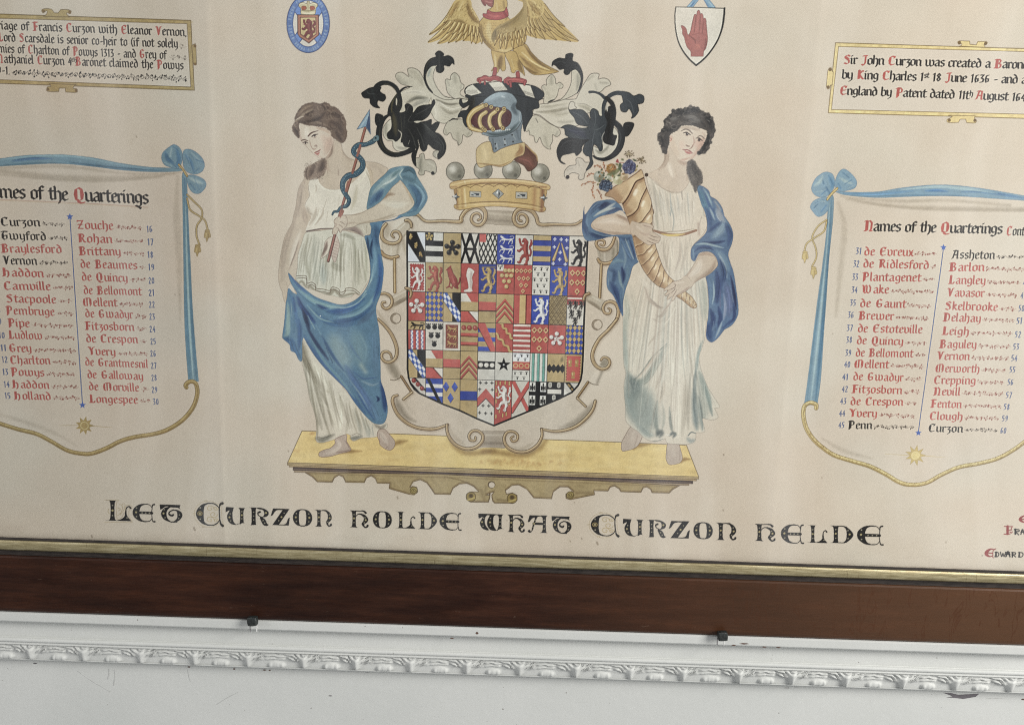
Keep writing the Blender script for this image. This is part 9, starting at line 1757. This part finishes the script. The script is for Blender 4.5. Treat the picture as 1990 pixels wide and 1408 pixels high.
lip = [(dv(1076.6, .0066), .0056), (dv(1076.8, .0066), .0066), (dv(1082.3, .0066), .0066), (dv(1082.4, .0066), .0058)]  # dark strip standing in for the shadow gap between paper and slip
slip = [(dv(1081.8, .0072), .0062), (dv(1081.9, .0086), .0086), (dv(1083, .0094), .0096), (dv(1087, .0105), .0104), (dv(1092, .0115), .0112), (dv(1098, .0118), .0118), (dv(1100.3, .0114), .0114), (dv(1101.2, .009), .0088), (dv(1101.6, .007), .0062)]
groove = [(dv(1101.0, .0076), .0072), (dv(1106, .0074), .0070), (dv(1112, .0072), .0072)]
rail = [(dv(1110.5, .0074), .0066), (dv(1110.6, .012), .0120), (dv(1112.2, .0146), .0146), (dv(1116, .0156), .0156), (dv(1150, .0164), .0164), (dv(1190, .0164), .0164), (dv(1213, .0158), .0158), (dv(1217.4, .0146), .0148), (dv(1219.2, .012), .0122), (dv(1219.6, .008), .0086), (dv(1219.6, .008), -.022), (.004, -.022), (.004, -.012)]
frame = None
for sd in range(4):
    o = side_mesh('rail', rail, sd, M_WOOD, pic)
    side_mesh('gilt_slip', slip, sd, M_GILT, o, True); side_mesh('gap_shade', lip, sd, M_DARK, o); side_mesh('groove', groove, sd, M_DARK, o)
def plate(name, z0, z1, mat, m=0.):
    x0, x1, y0, y1 = UL - m, UR + m, v_lip - m, VT + m
    V = [(x, y, z) for z in (z0, z1) for x, y in ((x0, y0), (x1, y0), (x1, y1), (x0, y1))]
    F = [(3, 2, 1, 0), (4, 5, 6, 7), (0, 1, 5, 4), (1, 2, 6, 5), (2, 3, 7, 6), (3, 0, 4, 7)]
    o = mesh_np(name, V, F, mat); o.matrix_world = ROTM; o.parent = pic; o.matrix_parent_inverse = PINV; return o
plate('glass', .0035, .0055, M_GLASS, .004); plate('backboard', -.010, -.002, plain('brown_backboard', (.16, .10, .06)), .004)

# ---------------------------------------------------------------- paint the sheet
cs = TF([(-30, -30), (2020, -30), (2020, 1090), (-30, 1090)])
x0, x1 = int(cs[:, 0].min()), int(cs[:, 0].max()) + 1; y0 = int(cs[:, 1].min()); y1 = int(704 - (v_lip - .004) * FPX)
x1 = x0 + ((x1 - x0) // 8) * 8 + 1; ny = ((y1 - y0) // 8) * 8 + 1; y0 = y1 - ny; 
new_canvas(x1 - x0, ny, x0, y0); paint_all()
Hc, Wc = idmap.shape
LUT = lin(np.arange(0, 256)); cv = np.clip(canvas, 0, 255); colr = np.interp(cv, np.arange(256), LUT).astype(np.float32)
lum = colr.mean(2, keepdims=True); colr = lum + (colr - lum) * SATUR; colr = np.clip(colr * PAINT_GAIN, .004, .9)
def uv_of(i, j): return (x0 + j + .5 - 995) / FPX, (704 - (y0 + i + .5)) / FPX
cell_id = idmap[:-1, :-1]
bh, bw = (Hc - 1) // 8, (Wc - 1) // 8
pt_ = PAINTED | (idmap > 0); pt_ = pt_[:-1, :-1] | pt_[1:, :-1] | pt_[:-1, 1:] | pt_[1:, 1:]; bl = ~pt_[:bh * 8, :bw * 8].reshape(bh, 8, bw, 8).any((1, 3))
fine = np.ones((Hc - 1, Wc - 1), bool); fine[:bh * 8, :bw * 8] &= ~np.repeat(np.repeat(bl, 8, 0), 8, 1)
flat = colr.reshape(-1, 3)
def piece(name, mask, parent, coarse=None):
    i, j = np.nonzero(mask); a = i * Wc + j; Q = np.stack([a + Wc, a + Wc + 1, a + 1, a], 1)
    if coarse is not None:
        i, j = np.nonzero(coarse); a = i * 8 * Wc + j * 8; Q = np.concatenate([Q, np.stack([a + 8 * Wc, a + 8 * Wc + 8, a + 8, a], 1)])
    if not len(Q): return None
    u, inv = np.unique(Q.ravel(), return_inverse=True); X, Y = uv_of(u // Wc, u % Wc)
    V = np.stack([X, Y, np.zeros(len(u))], 1)
    o = mesh_np(name, V, inv.reshape(-1, 4), M_PAINT, None, True, flat[u]); o.parent = parent
    o.matrix_parent_inverse = parent.matrix_world.inverted() if parent is not pic else PINV; o.matrix_world = ROTM
    return o
paper = piece('paper_sheet', fine & (cell_id == 0), pic, bl); bpy.context.view_layer.update()
# plain paper running on under the frame, outside the painted part
pc = lin(PAPER) * PAINT_GAIN; bx0, by1 = uv_of(0, 0); bx1, by0 = uv_of(bh * 8, bw * 8)[0], uv_of(bh * 8, 0)[1]; bx1 = uv_of(0, bw * 8)[0]
ex = [(UL - .006, bx0, by0, VT + .006), (bx1, UR + .006, by0, VT + .006), (bx0, bx1, by1, VT + .006), (UL - .006, UR + .006, v_lip - .006, by0)]
Vx = []; Fx = []
for a, b, c, d in ex:
    k = len(Vx); Vx += [(a, c, 0), (b, c, 0), (b, d, 0), (a, d, 0)]; Fx.append((k, k + 1, k + 2, k + 3))
mg = mesh_np('sheet_margin', Vx, Fx, M_PAINT, None, False, np.tile(pc, (len(Vx), 1))); mg.parent = paper; mg.matrix_parent_inverse = paper.matrix_world.inverted(); mg.matrix_world = ROTM
LAB = {15: 'painted woman looking down, in a blue mantle, holding an arrow with a serpent twined round it', 16: 'painted woman with dark hair and a blue mantle, holding a cornucopia of fruit', 1: 'gold-bordered inscription of five lines in black letter', 2: 'bright gold-bordered inscription of three lines in black letter', 3: 'scroll of names with a blue bow at its right corner', 4: 'scroll of names with a blue bow at its left corner', 10: 'black and white leafy mantling near the arrow', 11: 'black and white leafy mantling near the cornucopia'}
OB = {}
for k in (1, 2, 3, 4, 5, 6, 7, 8, 9, 10, 11, 12, 13, 14, 15, 16, 20, 27, 28, 21, 22, 23, 24, 25, 26, 17, 18):
    par = OB[15] if k == 17 else OB[16] if k == 18 else pic
    OB[k] = piece(PIECES[k], fine & (cell_id == k), par)
    if OB[k] and k in LAB: OB[k]['label'] = LAB[k]
    bpy.context.view_layer.update()
for q in range(1, 61): piece('quartering', fine & (cell_id == QBASE + q), OB[9])

# ================================================================ iron pins holding the frame on the ledge
def pin(x, y, label):
    e = bpy.data.objects.new('iron_pin', None); COL.objects.link(e); c = wall_pt(x, y, .0035); e.location = tuple(c)
    tag(e, label, 'pin', 'iron pins under the picture frame')
    def box(name, cx, cy, cz, sx, sy, sz, tw=0, bev=.25):
        V = []; F = []; n = 12
        for yy, sc in ((-1, .78), (-.72, 1.), (.72, 1.), (1, .9)):
            for k in range(n):
                a = 2 * math.pi * (k + .5) / n; q = max(abs(math.cos(a)), abs(math.sin(a))); r = (1 / q) * (1 - bev * (1 / q - 1))
                px, pz = r * math.cos(a) * sx / 2 * sc, r * math.sin(a) * sz / 2 * sc; V.append((cx + px * math.cos(tw) - pz * math.sin(tw), cy + yy * sy / 2, cz + px * math.sin(tw) + pz * math.cos(tw)))
        F = [(j * n + k, j * n + (k + 1) % n, (j + 1) * n + (k + 1) % n, (j + 1) * n + k) for j in range(3) for k in range(n)]
        me = bpy.data.meshes.new(name); me.from_pydata(V, [], F + [tuple(range(n))[::-1], tuple(range(3 * n, 4 * n))]); me.materials.append(M_IRON)
        o = bpy.data.objects.new(name, me); COL.objects.link(o); o.parent = e; return o
    box('head', 0, 0, 0, .0136, .009, .0128, .08, .25); box('shank', 0, .022, .0, .0066, .040, .0066, .0)
    return e
for x, y, m in ((486, 1222, M_SCUFF), (499, 1222, M_WHT), (1394, 1247, M_SCUFF), (1407, 1248, M_WHT)): flake([(x - .7, y - 8), (x + .7, y - 8), (x + .6, y + 5), (x - .6, y + 5)], .013, m, 'thin_streak')  # thin upright grey and white streaks below each pin
pin(491, 1205.5, 'small black iron pin under the frame, below the first word CURZON')
pin(1404, 1234.5, 'small black iron pin under the frame, below the second word CURZON')
